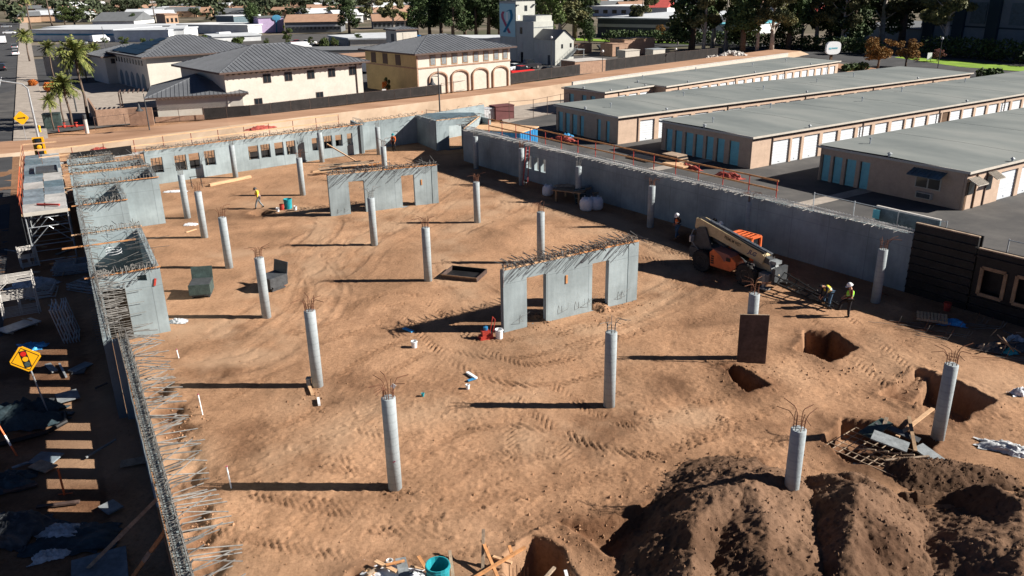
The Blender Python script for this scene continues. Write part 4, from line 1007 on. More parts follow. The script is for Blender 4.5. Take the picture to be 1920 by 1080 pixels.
windows(t, [ax(fA, 485, 1.2), ax(fA, 600, 1)], .6, 1.7, w_=.95)
b = MB()
for k in range(26): b.bx(.3 + k * LA / 26, .45 + k * LA / 26, -.75, 0, 5.0, 5.2)
b.build('rafter_tails', 'eave', t)
b = MB(); b.tube([(LA - 1.0, -.1, 0), (LA - 1, -.1, 5.2)], .07, 6); b.build('down_pipe', 'eave', t)
t = thing('fire_station', 'left cream fire station wing with solar panels on its hip roof', 'building', FC(-27, -20.5).to_tuple(), rad(azA), 'cream buildings of the fire station')
f2 = t.location
pC = G(285, 165); t.location = (G(284, 172).x, G(284, 172).y, 0)
block(t, 0, 19, 0, 17, 5.3, 'cream'); hip(t, 0, 19, 0, 17, 5.45, 2.6, ov=1.0)
for k in range(10):
    b = MB(); b.bx(-.04, .02, 15.6 - k * 1.5, 16.2 - k * 1.5, 3.9, 4.7); b.build('window', 'glass', t)
for k in range(5):
    b = MB(); b.prism([(0, 0), (1.7, 0), (1.7, 1.7), (1.3, 2.3), (.85, 2.5), (.4, 2.3), (0, 1.7)], -.05, .03, lambda x, y, z: (z, 2 + k * 2.9 + x, y + .1)); b.build('arch', 'bluegrey', t)
for k in range(9):
    for q in range(4):
        x0 = -.5 + q * 1.75; y0 = .6 + k * 1.75
        if y0 < x0 + 1.9 or y0 + 1.65 > 17.4 - x0: continue
        zz = lambda x: 5.62 + (x + 1) * .274
        b = MB(); b.add([(x0, y0, zz(x0)), (x0 + 1.68, y0, zz(x0 + 1.68)), (x0 + 1.68, y0 + 1.68, zz(x0 + 1.68)), (x0, y0 + 1.68, zz(x0))], [(0, 1, 2, 3)])
        b.build('solar_panel', 'solar', t)
# low wing in front
p1, p2 = G(298, 224), G(459, 214); d_ = p2 - p1
t = thing('station_annex', 'low cream building with a wide grey hip roof in front of the fire station', 'building', (p1.x, p1.y, 0), math.atan2(d_.y, d_.x), 'cream buildings of the fire station')
block(t, 0, d_.length, 0, 13.5, 2.6, 'cream'); hip(t, -.9, d_.length + .4, -.1, 14, 2.75, 1.9, ov=.35, seam=.5)
b = MB()
for k in range(22): b.bx(.2 + k * d_.length / 22, .35 + k * d_.length / 22, -.9, 0, 2.5, 2.64)
b.build('rafter_tails', 'eave', t)
t = thing('station_annex', 'small cream building with three square dark windows under a grey hip roof', 'building', (G(205, 158).x, G(205, 158).y, 0), rad(azA), 'cream buildings of the fire station')
block(t, 0, 11, 0, 9, 4.6, 'cream'); hip(t, 0, 11, 0, 9, 4.75, 1.5); windows(t, [1.6, 4.2, 6.6], 3.5, 4.2, w_=1.2)
t = thing('canopy', 'low dark lean to roof left of the fire station', 'canopy', (G(250, 160).x, G(250, 160).y, 0), rad(azA))
b = MB(); b.add([(0, 0, 2.6), (7, 0, 2.6), (7, 5, 3.5), (0, 5, 3.5), (0, 0, 2.45), (7, 0, 2.45), (7, 5, 3.35), (0, 5, 3.35)], [(0, 1, 2, 3), (7, 6, 5, 4), (0, 4, 5, 1), (1, 5, 6, 2), (2, 6, 7, 3), (3, 7, 4, 0)]); b.build('roof', 'metalroof', t)
for x in (.2, 3.5, 6.8): b = MB(); b.bx(x - .08, x + .08, .1, .26, 0, 2.45); b.build('post', 'eave', t)
# garage with arches
p1, p2, p0 = G(785, 180), G(957, 160), G(704, 162); d_ = p2 - p1; L = d_.length
t = thing('fire_station_garage', 'cream garage with four arched bays, eight upper windows and a grey hip roof', 'building', (p1.x, p1.y, 0), math.atan2(d_.y, d_.x), 'cream buildings of the fire station')
Dg = (p0 - p1).length * .93
block(t, 0, L, 0, Dg, 5.9, 'cream'); hip(t, 0, L, 0, Dg, 6.1, 2.0, seam=.7)
b = MB(); b.bx(-.05, .0, -.02, Dg, 0, 5.88); b.build('end_wall', 'ochre', t)
b = MB(); b.bx(-.12, L + .05, -.1, 0, 3.85, 4.05); b.bx(-.12, -.05, -.1, Dg, 3.85, 4.05); b.bx(-.12, .1, -.1, .0, 0, 5.9); b.build('string_course', 'brick', t)
fG = Frame(p1.xy, math.degrees(math.atan2(d_.y, d_.x)))
for k, x in enumerate([ax(fG, q, 5) for q in (811, 832, 852, 872, 892, 911, 930, 947)]):
    b = MB(); b.bx(x - .55, x + .55, -.05, .02, 4.15, 5.7); o = b.build('window', 'ply', t); b = MB(); b.bx(x - .4, x + .4, -.08, -.045, 4.3, 5.6); b.build('pane', 'mgrey', o)
for y in (1.8, 5.2, 8.8):
    b = MB(); b.bx(-.09, -.04, Dg - y - 1.4, Dg - y, 4.15, 5.7); b.build('window', 'eave', t)
for k in range(4):
    a, c = ax(fG, (805, 847, 886, 924)[k], 1), ax(fG, (838, 878, 915, 952)[k], 1); w_ = c - a; b = MB()
    pts = [(0, 0)] + [(0, 2.3)] + [(w_ / 2 - w_ / 2 * math.cos(q), 2.3 + .9 * math.sin(q)) for q in [math.pi * s_ / 8 for s_ in range(1, 8)]] + [(w_, 2.3), (w_, 0)]
    for u_, v_ in zip(pts, pts[1:]): b.beam((a + u_[0], -.1, u_[1]), (a + v_[0], -.1, v_[1]), .2, .3, up=(0, 1, 0))
    b.build('arch_surround', 'brick', t)
    b = MB(); b.bx(a + .15, c - .15, -.03, .02, 0, 2.4); b.build('bay_door', 'trim', t)
p_ = G(727, 90)
t = thing('hose_tower', 'small square cream tower with a flat grey cap behind the fire station garage', 'tower', (G(728, 135).x, G(728, 135).y, 0), rad(35))
q0, q1 = G(750, 137), G(775, 133)
t.location = (G(748, 137).x, G(748, 137).y, 0)
block(t, 0, 4.3, 0, 4.3, 7.6, 'cream'); hip(t, 0, 4.3, 0, 4.3, 7.8, .5, ov=.3)
b = MB(); b.bx(1.3, 2.9, -.05, .02, 5.4, 7.2); b.build('louvre', 'trim', t); b = MB(); b.bx(-.05, .02, 1.0, 2.2, 5.6, 7.0); b.build('window', 'dgrey', t)
# training tower, lower block and house in one row running back from the camera
q0 = G(1041, 123)
def frame_at(name, lab, cat, y):
    o = Vector((q0.x, q0.y, 0)) + azv(125) * y; return thing(name, lab, cat, o, rad(35))
t = frame_at('training_tower', 'tall pale training tower with a pink and blue ribbon banner', 'tower', 13.2)
TT = t
block(t, 0, 4.9, 0, 6.0, 11.9, 'tower'); block(t, .05, 4.85, .05, 5.95, 12.0, 'dgrey', 11.9, 'top_deck')
b = MB()
for x in (.05, 1.7, 3.3, 4.85): b.tube([(x, .05, 12), (x, .05, 13.1)], .05, 5); b.tube([(x, 5.95, 12), (x, 5.95, 13.1)], .05, 5)
for z in (12.5, 13.05): b.tube([(.05, .05, z), (4.85, .05, z), (4.85, 5.95, z), (.05, 5.95, z), (.05, .05, z)], .05, 5)
b.build('railing', 'mgrey', t)
b = MB(); b.bx(-.14, -.02, .25, 5.85, 4.9, 11.5); bn = b.build('banner', 'mural', t)
def ribbon(pts, m_, w_, dx=0):
    b = MB()
    for a, c in zip(pts, pts[1:]): b.add([(-.17 - dx, a[0] - w_ / 2, a[1]), (-.17 - dx, a[0] + w_ / 2, a[1]), (-.17 - dx, c[0] + w_ / 2, c[1]), (-.17 - dx, c[0] - w_ / 2, c[1])], [(0, 1, 2, 3)])
    b.build('ribbon', m_, bn)
Y0 = 3.05
ribbon([(Y0 + 1.3, 9.9), (Y0 + 1.75, 9.3), (Y0 + 1.6, 8.6), (Y0 - .9, 5.6)], 'pinkr', .95)
ribbon([(Y0 - 1.3, 10.3), (Y0 - 1.75, 9.3), (Y0 - 1.6, 8.5), (Y0 + 1.1, 5.7)], 'bluer', .95, .03)
ribbon([(Y0 - 1.2, 10.3), (Y0, 9.95), (Y0 + 1.2, 10.0)], 'bluer', .5, .03)
b = MB(); b.bx(-.2, -.15, Y0 - .35, Y0 + .35, 8.0, 9.8); b.build('ladder_emblem', 'white', bn)
b = MB(); b.bx(2.2, 2.9, -.05, .02, 10.0, 11.1); b.build('window', 'glass', t)
for x in (.4, 2.6, 4.1): b = MB(); b.bx(x, x + .55, -.04, .02, 8.35, 9.2); b.build('shutter', 'white', t)
for x in (.2, 4.6): b = MB(); b.box((x, -.3, 11.2), (.45, .5, .25)); b.build('flood_lamp', 'dgrey', t)
t = frame_at('training_block', 'lower grey block joined to the front of the training tower', 'building', 7.1)
block(t, 0, 5.0, 0, 6.0, 8.1, 'tower'); block(t, .9, 4.95, .4, 5, 9.2, 'tower', 8.1, 'stair_head'); b = MB(); b.bx(1.0, 4.85, .5, 4.9, 9.2, 9.25); b.build('roof', 'metalroof', t)
b = MB(); b.bx(-.05, .02, 3.9, 4.7, 5.6, 6.9); b.build('window', 'glass', t); b = MB(); b.bx(-.05, .02, 3.8, 4.6, 2.7, 3.9); b.build('shutter', 'white_conc', t); b = MB(); b.bx(-.05, .02, 3.7, 4.5, 0, 2.0); b.build('door', 'glass', t); b = MB(); b.bx(-.05, .02, 5.0, 5.7, 0, 1.9); b.build('door', 'white_conc', t); b = MB(); b.bx(-.03, 5.02, -.04, 0, 6.9, 7.05); b.build('string_course', 'mgrey', t)
t = frame_at('training_house', 'pale gabled training house with a dark roof and an outside stair', 'building', 0)
W_, D_ = 4.7, 7.0
b = MB(); b.prism([(0, 0), (W_, 0), (W_, 4.9), (W_ / 2, 6.6), (0, 4.9)], 0, .2, lambda x, y, z: (x, z, y)); b.build('gable_wall', 'tower', t)
block(t, 0, W_, .21, D_, 4.85, 'tower')
b = MB(); b.add([(-.25, -.25, 4.8), (W_ / 2, -.25, 6.72), (W_ / 2, D_, 6.72), (-.25, D_, 4.8)], [(0, 1, 2, 3)]); b.add([(W_ + .25, -.25, 4.8), (W_ / 2, -.25, 6.72), (W_ / 2, D_, 6.72), (W_ + .25, D_, 4.8)], [(3, 2, 1, 0)]); b.build('roof', 'metalroof', t)
for x, z in ((1.5, 3.2), (3.7, 3.3)): b = MB(); b.bx(x, x + .45, -.04, .02, z, z + .8); b.build('window', 'glass', t)
for y, z in ((5.3, 3.0), (2.6, 3.0)): b = MB(); b.bx(-.04, .02, y, y + .55, z, z + 1.0); b.build('shutter', 'white_conc', t)
for y in (4.6, 1.6): b = MB(); b.bx(-.04, .02, y, y + .8, 0, 1.9); b.build('door', 'white_conc' if y > 3 else 'dgrey', t)
b = MB(); b.beam((.3, -.9, .1), (4.9, -.5, 2.9), .8, .12); b.beam((.3, -1.3, .9), (4.9, -.9, 3.8), .05, .05)
for k in range(9): f = k / 8; b.beam((.3 + 4.6 * f, -1.3 + .4 * f, .1 + 2.8 * f), (.3 + 4.6 * f, -1.3 + .4 * f, .95 + 2.85 * f), .04, .04)
b.build('outside_stair', 'mgrey', t); b = MB(); b.bx(4.8, 6.5, -1.3, 1, 2.75, 2.9); b.bx(6.3, 6.45, -1.2, -1.05, 0, 2.8); b.build('landing', 'mgrey', t)
# small yard structures near the training tower
def simple(name, lab, cat, px, az, w_, d_, h_, m_, roof='trim', extra=None):
    p = G(*px); t = thing(name, lab, cat, (p.x, p.y, 0), rad(az)); block(t, 0, w_, 0, d_, h_, m_)
    b = MB(); b.bx(-.1, w_ + .1, -.1, d_ + .1, h_, h_ + .12); b.build('roof', roof, t)
    if extra: extra(t)
    return t
simple('block_shed', 'tan block shed with a pale flat roof by the training house stair', 'shed', (1078, 140), 33, 7, 4.2, 2.2, 'brick', 'white_conc')
simple('block_shed', 'tan block shed with a dark doorway left of the shaded lean to', 'shed', (1148, 106), 33, 4.5, 4.2, 2.6, 'brick', 'brick', lambda t: MB().bx(1, 1.9, -.05, .02, 0, 2).build('door', 'glass', t))
simple('block_shed', 'wide tan training shed with a striped shade on its roof', 'shed', (1170, 104), 33, 9, 5, 3.3, 'brick', 'ply')
simple('site_cabin', 'small cream steel container in the training yard', 'container', (1172, 118), 33, 3.8, 2.4, 2.3, 'trim')
simple('site_cabin', 'cream steel container with a railing on top near the black mesh fence', 'container', (1224, 112), 33, 3.4, 2.4, 2.0, 'cream', 'galv')
simple('brick_enclosure', 'tan block enclosure behind the training house with orange doors', 'enclosure', (1084, 100), 33, 4, 3, 2.0, 'brick', 'brick')

# ---------------------------------------------------------------- walls and fences round the fire station
def fence(name, lab, pts, h, m_, post='eave', st=3, mesh=True, z=0, group=None, cat='fence', solid=False):
    p0 = Vector(pts[0]); t = thing(name, lab, cat, (p0.x, p0.y, z), 0, group)
    for a, c in zip(pts, pts[1:]):
        a = Vector((a[0], a[1], 0)) - Vector((p0.x, p0.y, 0)); c = Vector((c[0], c[1], 0)) - Vector((p0.x, p0.y, 0)); L = (c - a).length; n = max(1, int(L / st))
        if mesh:
            b = MB(); b.beam((a.x, a.y, h / 2), (c.x, c.y, h / 2), .03 if not solid else .2, h); b.build('screen_panel' if not solid else 'wall_panel', m_, t)
        if not solid:
            for k in range(n + 1):
                q = a.lerp(c, k / n); b = MB(); b.tube([(q.x, q.y, 0), (q.x, q.y, h + .1)], .035, 5); b.build('post', post, t)
            b = MB(); b.tube([(a.x, a.y, h + .03), (c.x, c.y, h + .03)], .025, 5); b.tube([(a.x, a.y, .15), (c.x, c.y, .15)], .02, 5); b.build('rail', post, t)
    return t
fence('screened_fence', 'black screened fence before the big fire station wing', [G(382, 224), G(470, 218), G(684, 192)], 1.35, 'screen', st=2.6)
fence('screened_fence', 'black screened fence in the gap between the two fire station buildings', [G(684, 192), G(740, 186), G(828, 176)], 1.35, 'screen', st=2.6)
fence('screened_fence', 'black screened fence in front of the parked red car', [G(958, 158), G(1102, 137)], 1.7, 'screen', st=3)
fence('screened_fence', 'long black screened fence round the training yard', [G(1132, 133), G(1265, 116), G(1345, 108)], 1.9, 'screen', st=3)
fence('open_fence', 'thin dark open fence across the arched bays', [G(828, 176), G(958, 158)], 1.5, None, mesh=False, st=2.5)
fence('open_fence', 'thin dark open fence before the low hip roofed annex', [G(180, 245), G(290, 232), G(384, 225)], 1.5, None, mesh=False, st=2.5)
fence('chain_link_fence', 'tall chain link fence posts across the pink paved strip', [G(955, 226), G(1000, 222), G(1075, 205)], 2.2, None, mesh=False, st=2.4)
fence('chain_link_fence', 'low fence with a rail on the near canal bank', [G(800, 222), G(845, 226), G(960, 215)], 1.0, None, mesh=False, st=3)
fence('block_wall', 'tan block wall enclosing a small garden left of the annex', [G(170, 212), G(184, 236)], 2.0, 'brick', solid=True, cat='wall')
fence('block_wall', 'tan block wall facing the canal left of the annex', [G(184, 236), G(262, 230)], 1.9, 'brick', solid=True, cat='wall')
fence('block_wall', 'short tan block wall with a triangle of shade on it', [G(245, 236), G(290, 234)], 2.1, 'brick', solid=True, cat='wall')
fence('block_wall', 'low tan block wall in front of the low hip roofed annex', [G(292, 229), G(384, 224)], .6, 'brick', solid=True, cat='wall')
fence('street_wall', 'long grey wall behind the palm trees by the street', [G(88, 142), G(180, 142)], 3.6, 'sidewalk', solid=True, cat='wall')
t = thing('trellis', 'brown wooden trellis casting slatted shade in the garden', 'trellis', G(228, 208).to_tuple(), rad(20))
for k in range(9): b = MB(); b.beam((k * .6, -.4, 2.4), (k * .6, 3.4, 2.4), .1, .16); b.build('slat', 'eave', t)
for x in (0, 4.8):
    for y in (0, 3): b = MB(); b.bx(x - .08, x + .08, y - .08, y + .08, 0, 2.3); b.build('post', 'eave', t)
sheet('pink_apron', [G(945, 232), G(1075, 206), G(1075, 190), G(1000, 192), G(930, 205)], .03, 'sidewalk')
ORD = ('first', 'second', 'third', 'fourth', 'fifth', 'sixth', 'seventh', 'eighth', 'ninth', 'tenth', 'eleventh', 'last')
# ---------------------------------------------------------------- trees
def leaves(centres, n, size, spread, seed, flat=.6):
    """n leaf faces scattered round clump centres; numpy arrays of quads"""
    g = np.random.RandomState(seed); c = np.array([q[:3] for q in centres]); r = np.array([q[3] for q in centres])
    k = g.choice(len(c), n, p=r ** 2 / (r ** 2).sum()); d = g.normal(size=(n, 3)); d /= np.linalg.norm(d, axis=1)[:, None]
    rr = r[k] * g.uniform(.35, 1, n) ** .5; p = c[k] + d * rr[:, None] * np.array([1, 1, flat])
    a = g.normal(size=(n, 3)) + d * .6; a /= np.linalg.norm(a, axis=1)[:, None]; b = np.cross(a, g.normal(size=(n, 3))); b /= np.linalg.norm(b, axis=1)[:, None]; a2 = np.cross(a, b)
    s = size * g.uniform(.6, 1.4, n)[:, None]
    v = np.stack([p - b * s - a2 * s * .5, p + b * s - a2 * s * .4, p + b * s * .9 + a2 * s * .5, p - b * s * .8 + a2 * s * .6], 1).reshape(-1, 3)
    return v.astype(np.float32)
def leaf_mesh(name, v, m_):
    me = bpy.data.meshes.new(name); fast_mesh(me, v, np.arange(len(v)).reshape(-1, 4)); me.materials.append(mt[m_]); return me
def tree_mesh(kind, seed):
    """a unit-ish tree 10 m tall: trunk with limbs, and a crown of leaf clumps"""
    r_ = random.Random(seed); b = MB(); cl = []
    if kind == 'euc':
        n = 9; top = 10; b.tube([(0, 0, -.3), (.1, .05, 2), (r_.uniform(-.3, .3), .1, 5), (r_.uniform(-.5, .5), 0, 8)], [.32, .25, .17, .06], 7)
        for k in range(n):
            z = 2.8 + 5.2 * k / n; a = r_.uniform(0, 6.3); l_ = r_.uniform(1.2, 2.6); e = Vector((math.cos(a) * l_, math.sin(a) * l_, z + r_.uniform(.6, 1.8)))
            b.tube([(0, 0, z - .6), e * .5 + Vector((0, 0, z * .42)), e], [.11, .07, .02], 4)
            for q in range(3): cl.append((e.x + r_.uniform(-.8, .8), e.y + r_.uniform(-.8, .8), e.z + r_.uniform(-.7, .7), r_.uniform(.45, .95)))
        for q in range(4): cl.append((r_.uniform(-.9, .9), r_.uniform(-.9, .9), r_.uniform(8.2, 9.6), r_.uniform(.5, .9)))
        return b.mesh('trunk', 'ptrunk', True), leaf_mesh('crown', leaves(cl, 9500, .14, 1, seed, .8), 'leaf_euc')
    if kind == 'pine':   # broad dense dark tree
        b.tube([(0, 0, -.3), (0, .1, 3), (.2, 0, 7)], [.4, .3, .1], 7)
        for k in range(26):
            z = 2.0 + 7.2 * (k / 26) ** .9; a = r_.uniform(0, 6.3); l_ = (3.0 - .22 * z) * r_.uniform(.5, 1)
            e = Vector((math.cos(a) * l_, math.sin(a) * l_, z)); b.tube([(0, 0, z - .5), e], [.1, .02], 4); cl.append((*e, r_.uniform(.7, 1.25)))
        return b.mesh('trunk', 'trunk', True), leaf_mesh('crown', leaves(cl, 6000, .15, 1, seed, .75), 'leaf_dark')
    if kind in ('round', 'gold', 'brown', 'lime', 'far'):
        b.tube([(0, 0, -.3), (.1, 0, 2.2), (.2, .1, 4.5)], [.3, .24, .12], 7)
        for k in range(20):
            a = r_.uniform(0, 6.3); z = r_.uniform(3.2, 9); l_ = 3.4 * math.sqrt(max(.05, 1 - ((z - 6) / 4) ** 2)) * r_.uniform(.35, 1)
            e = Vector((math.cos(a) * l_, math.sin(a) * l_, z)); b.tube([(.1, 0, 2.6), e * .6 + Vector((0, 0, 1)), e], [.1, .06, .02], 4); cl.append((*e, r_.uniform(.8, 1.5)))
        m_ = {'round': 'leaf_green', 'gold': 'leaf_gold', 'brown': 'leaf_brown', 'lime': 'leaf_green', 'far': 'leaf_far'}[kind]
        return b.mesh('trunk', 'trunk', True), leaf_mesh('crown', leaves(cl, 3800 if kind != 'far' else 1500, .17 if kind != 'far' else .3, 1, seed, .8), m_)
    if kind == 'cyp':
        b.tube([(0, 0, -.2), (0, 0, 3)], [.22, .15], 6)
        for k in range(16): z = 2.6 + 7 * k / 16; l_ = 1.5 * math.sin(math.pi * (k + 2) / 20); cl.append((r_.uniform(-l_, l_) * .5, r_.uniform(-l_, l_) * .5, z, .5 + l_ * .75))
        return b.mesh('trunk', 'trunk', True), leaf_mesh('crown', leaves(cl, 3500, .15, 1, seed, 1), 'leaf_dark')
    if kind == 'bush':
        for k in range(9): cl.append((r_.uniform(-3, 3), r_.uniform(-3, 3), r_.uniform(2, 6), r_.uniform(2, 3.6)))
        b.tube([(0, 0, -.2), (0, 0, 4)], [.3, .1], 5)
        return b.mesh('trunk', 'trunk', True), leaf_mesh('crown', leaves(cl, 2600, .45, 1, seed, .9), 'leaf_green')
    if kind == 'palm':
        b.tube([(0, 0, -.2), (r_.uniform(-.2, .2), 0, 3), (r_.uniform(-.3, .3), .1, 6), (0, 0, 8.6)], [.26, .2, .17, .2], 8)
        f = MB()
        for k in range(84):
            a = r_.uniform(0, 6.3); el = r_.uniform(-1.0, 1.35); L = r_.uniform(2.0, 3.2); pts = []
            for s_ in range(6):
                u = s_ / 5; dr = u * u * 1.0; pts.append(Vector((math.cos(a) * L * u * math.cos(el), math.sin(a) * L * u * math.cos(el), 8.6 + math.sin(el) * L * u - dr * .7)))
            sd_ = Vector((-math.sin(a), math.cos(a), 0))
            for s_ in range(5):
                p, q = pts[s_], pts[s_ + 1]; w0 = .5 * math.sin(math.pi * (s_ + .6) / 6.2); w1 = .5 * math.sin(math.pi * (s_ + 1.5) / 6.5)
                for sg in (-1, 1):
                    f.add([p, q, q + sd_ * sg * w1 + Vector((0, 0, -w1 * .5)) + (q - p) * .6], [(0, 1, 2)]); f.add([p.lerp(q, .5), q, q + sd_ * sg * w0 + Vector((0, 0, -w0 * .7)) + (q - p) * .2], [(0, 1, 2)])
        return b.mesh('trunk', 'palmtrunk', True), f.mesh('crown', 'leaf_palm')
    if kind == 'fanpalm':
        b.tube([(0, 0, -.2), (r_.uniform(-.15, .15), 0, 4), (0, 0, 9.2)], [.16, .11, .1], 7)
        cl = [(0, 0, 9.3, .9), (0, 0, 8.6, .6), (.3, .2, 9.6, .6), (-.3, -.2, 9.5, .6)]
        return b.mesh('trunk', 'palmtrunk', True), leaf_mesh('crown', leaves(cl, 420, .28, 1, seed, .8), 'leaf_palm')
TM = {}
def tree(px, topy, kind, lab, group='trees beyond the site', wide=1., var=None, cat='tree', z=0):
    p = G(*px); k = (kind, R.randrange(3) if var is None else var)
    if k not in TM: TM[k] = tree_mesh(kind, hash(kind) % 1000 * 0 + sum(map(ord, kind)) + k[1] * 7)
    lo, hi = 0, 60
    for _ in range(40):
        m_ = (lo + hi) / 2; d = Vector((p.x, p.y, m_)) - Vector((0, 0, CH)); yy = 540 - FPX * d.dot(cU) / d.dot(cF)
        if yy > topy: lo = m_
        else: hi = m_
    s_ = lo / 10
    t = thing({'palm': 'palm_tree', 'fanpalm': 'palm_tree', 'bush': 'shrub', 'euc': 'eucalyptus_tree', 'cyp': 'slender_tree'}.get(kind, 'broad_tree'), lab, 'shrub' if kind == 'bush' else cat, (p.x, p.y, z), R.uniform(0, 6.3), group)
    tr = inst('trunk', TM[k][0], t); cr = inst('crown', TM[k][1], t); t.scale = (s_ * wide, s_ * wide, s_); return t
# the street palms
for px, ty, kd, lab, wd in [
    ((56, 116), 56, 'palm', 'wide palm tree by the parked white cars on the left', 1.15), ((101, 146), 78, 'palm', 'grey green palm tree in front of the long grey wall', .9),
    ((165, 224), 76, 'palm', 'tallest bright green palm tree with a long slanting trunk', .8), ((163, 152), 78, 'palm', 'slim palm tree second from the right in the row by the grey wall', .8),
    ((187, 150), 82, 'palm', 'slim palm tree at the right end of the row by the grey wall', .8), ((136, 240), 142, 'palm', 'golden green palm tree above the red painted pipes', 1.1),
    ((121, 232), 152, 'palm', 'dark palm tree left of the golden one', .9), ((102, 244), 178, 'palm', 'shortest palm tree beside the dark transformer cabinet', .85),
    ((126, 150), 90, 'palm', 'slim palm tree third from the left by the grey wall', .8)]:
    tree(px, ty, kd, lab, 'palm trees by the street', wd, cat='palm tree')
for px, ty, lab in [((60, 60), -30, 'very tall palm at the far left edge of the picture'), ((98, 48), -34, 'very tall palm second from the far left'), ((292, 46), -60, 'very tall dark palm rising past the top over the grey roofs'), ((437, 32), -20, 'tall palm right of the tan apartments'), ((413, 28), -16, 'tall palm with a brown skirt left of the small blue grey shed'), ((535, 78), 48, 'small palm beside the painted wall'), ((897, 62), 20, 'pale feathery palm in front of the dark trees'), ((762, 92), 24, 'thin tree pole like palm before the grey shed')]:
    tree(px, ty, 'palm' if 'brown' in lab or 'left' in lab else 'fanpalm', lab, 'tall palms in the distance', .75, cat='palm tree')
# dense trees and eucalypts along the back
for k, x in enumerate((782, 806, 828, 850, 872, 893, 916, 936)): tree((x, 70 + R.randrange(-4, 3)), R.randrange(-44, -10), 'pine', ORD[k] + ' dense dark tree from the left in the row behind the fire station garage', 'dark trees behind the fire station garage')
for px, ty, kd, lab, wd in [((655, 62), -6, 'pine', 'dark broad tree above the roofs left of the cream hose tower', 1.1), ((700, 52), -22, 'euc', 'brown grey eucalyptus above the low grey building', 1.2), ((738, 62), -14, 'euc', 'brown grey eucalyptus right above the cream hose tower', 1.1), ((675, 88), 62, 'round', 'small green tree at the corner of the low grey building', 1.), ((607, 92), 66, 'bush', 'bright green bush before the low grey building', .9),
    ((1022, 100), -20, 'round', 'light green tree just behind the training tower', 1.0), ((1050, 84), -40, 'euc', 'tall eucalyptus behind the gabled training house', 1.3), ((1078, 72), -50, 'pine', 'dark tree behind the gabled training house', 1.2), ((1106, 88), 40, 'cyp', 'slim dark tree with a clear trunk beside the training yard', 1.3), ((1096, 84), 48, 'lime', 'small yellow green tree by the slim dark tree', .8),
    ((1202, 66), -20, 'euc', 'eucalyptus with a white trunk in front of the long dark building', 1.0), ((1237, 74), 44, 'gold', 'small autumn tree in front of the hedge', 1.1), ((1270, 84), 10, 'euc', 'leafy tree between the white trunked eucalypts', 1.),
    ((1335, 90), -60, 'euc', 'broad eucalyptus above the end of the black fence', 1.1), ((1600 - 3, 92), -60, 'pine', 'broad dark tree left of the golden trees', 1.4), ((1652, 88), -70, 'euc', 'large eucalyptus behind the golden trees', 1.3), ((1690, 84), -80, 'pine', 'dark tree in front of the big blue grey building', 1.2), ((1768, 100), -60, 'euc', 'leaning eucalyptus in front of the big blue grey building', 1.2), ((1850, 30), -60, 'pine', 'tree top at the upper right edge', 1.),
    ((1645, 130), 64, 'gold', 'larger golden tree with a pale leaning trunk beside the storage roof', 1.35), ((1698, 126), 70, 'gold', 'smaller golden tree right beside the larger golden tree', 1.25), ((1757, 116), 90, 'brown', 'small reddish brown tree on the bright lawn', 1.3), ((1853, 110), 78, 'gold', 'small orange tree before the dark hedge at the right', 1.1),
    ((140, 48), 14, 'round', 'wide dark green tree above the long white building', 2.0), ((122, 46), 10, 'round', 'green tree left half of the dense clump above the long white building', 1.3), ((385, 80), 62, 'bush', 'yellow green shrub row before the long white building', .7), ((455, 80), 66, 'bush', 'bright green shrub beside the blue framed van', .8), ((241, 80), 70, 'palm', 'low palm before the long white building', .9), ((270, 82), 70, 'bush', 'low yellowish bush before the long white building', .8), ((325, 80), 70, 'bush', 'round yellowish bush before the white hall', .7),
    ((476, 60), 4, 'cyp', 'dark conifer beside the painted wall', 1.6), ((540, 82), 52, 'round', 'pale green tree before the tan motel', 1.), ((627, 90), 68, 'round', 'green tree before the grey shed wall', .9), ((800, 92), 70, 'lime', 'small pale green tree beside the hose tower', .7),
    ((252, 45), 24, 'cyp', 'dark pointed tree before the tan apartments', 1.5)]:
    tree(px, ty, kd, lab, wide=wd)
for k, x in enumerate((1296, 1318, 1362, 1392, 1418, 1446, 1478, 1502, 1530, 1556, 1575)): tree((x, 92 + R.randrange(-4, 8)), R.randrange(-70, -25), 'euc' if k % 3 else 'pine', ORD[k] + ' tall tree from the left in the row beyond the storage buildings', 'eucalypts beyond the storage buildings', R.uniform(.9, 1.25))
tree((728, 178), 143, 'round', 'small tree with orange and green leaves against the ochre garage wall', wide=.5)
t = tree((722, 180), 152, 'gold', 'orange flowering shrub against the ochre garage wall', wide=.6, cat='shrub')
for o in t.children:
    if o.name.startswith('crown'): o.data = o.data.copy(); o.data.materials[0] = mt['leaf_orange']
for px, ty, lab in (((95, 172), 150, 'clump of orange flowers at the edge of the plaza'), ((62, 162), 146, 'small orange bush nearest the street')):
    t = tree(px, ty, 'bush', lab, wide=1.2)
    for o in t.children:
        if o.name.startswith('crown'): o.data = o.data.copy(); o.data.materials[0] = mt['leaf_orange']
# mid and far individual trees
L_ = 'distant tree among the far roofs'
for k in range(230):
    x = R.choice((R.uniform(-20, 700), R.uniform(-20, 1500))); y = R.choice((R.uniform(6, 22), R.uniform(18, 48)))
    if 1110 < x < 1260 and y > 20: continue
    if 60 < x < 500 and y > 40: continue
    tree((x, y), y - R.uniform(14, 30), 'far', L_, 'distant trees among the far roofs', R.uniform(1.1, 1.8))
for k in range(12): tree((196 + k * 43 + R.uniform(-12, 12), 84 + R.uniform(0, 8)), 66 + R.uniform(0, 8), R.choice(('bush', 'round', 'lime')), ORD[k] + ' green shrub from the left before the long white buildings', 'green shrubs before the long white buildings', 1.1)
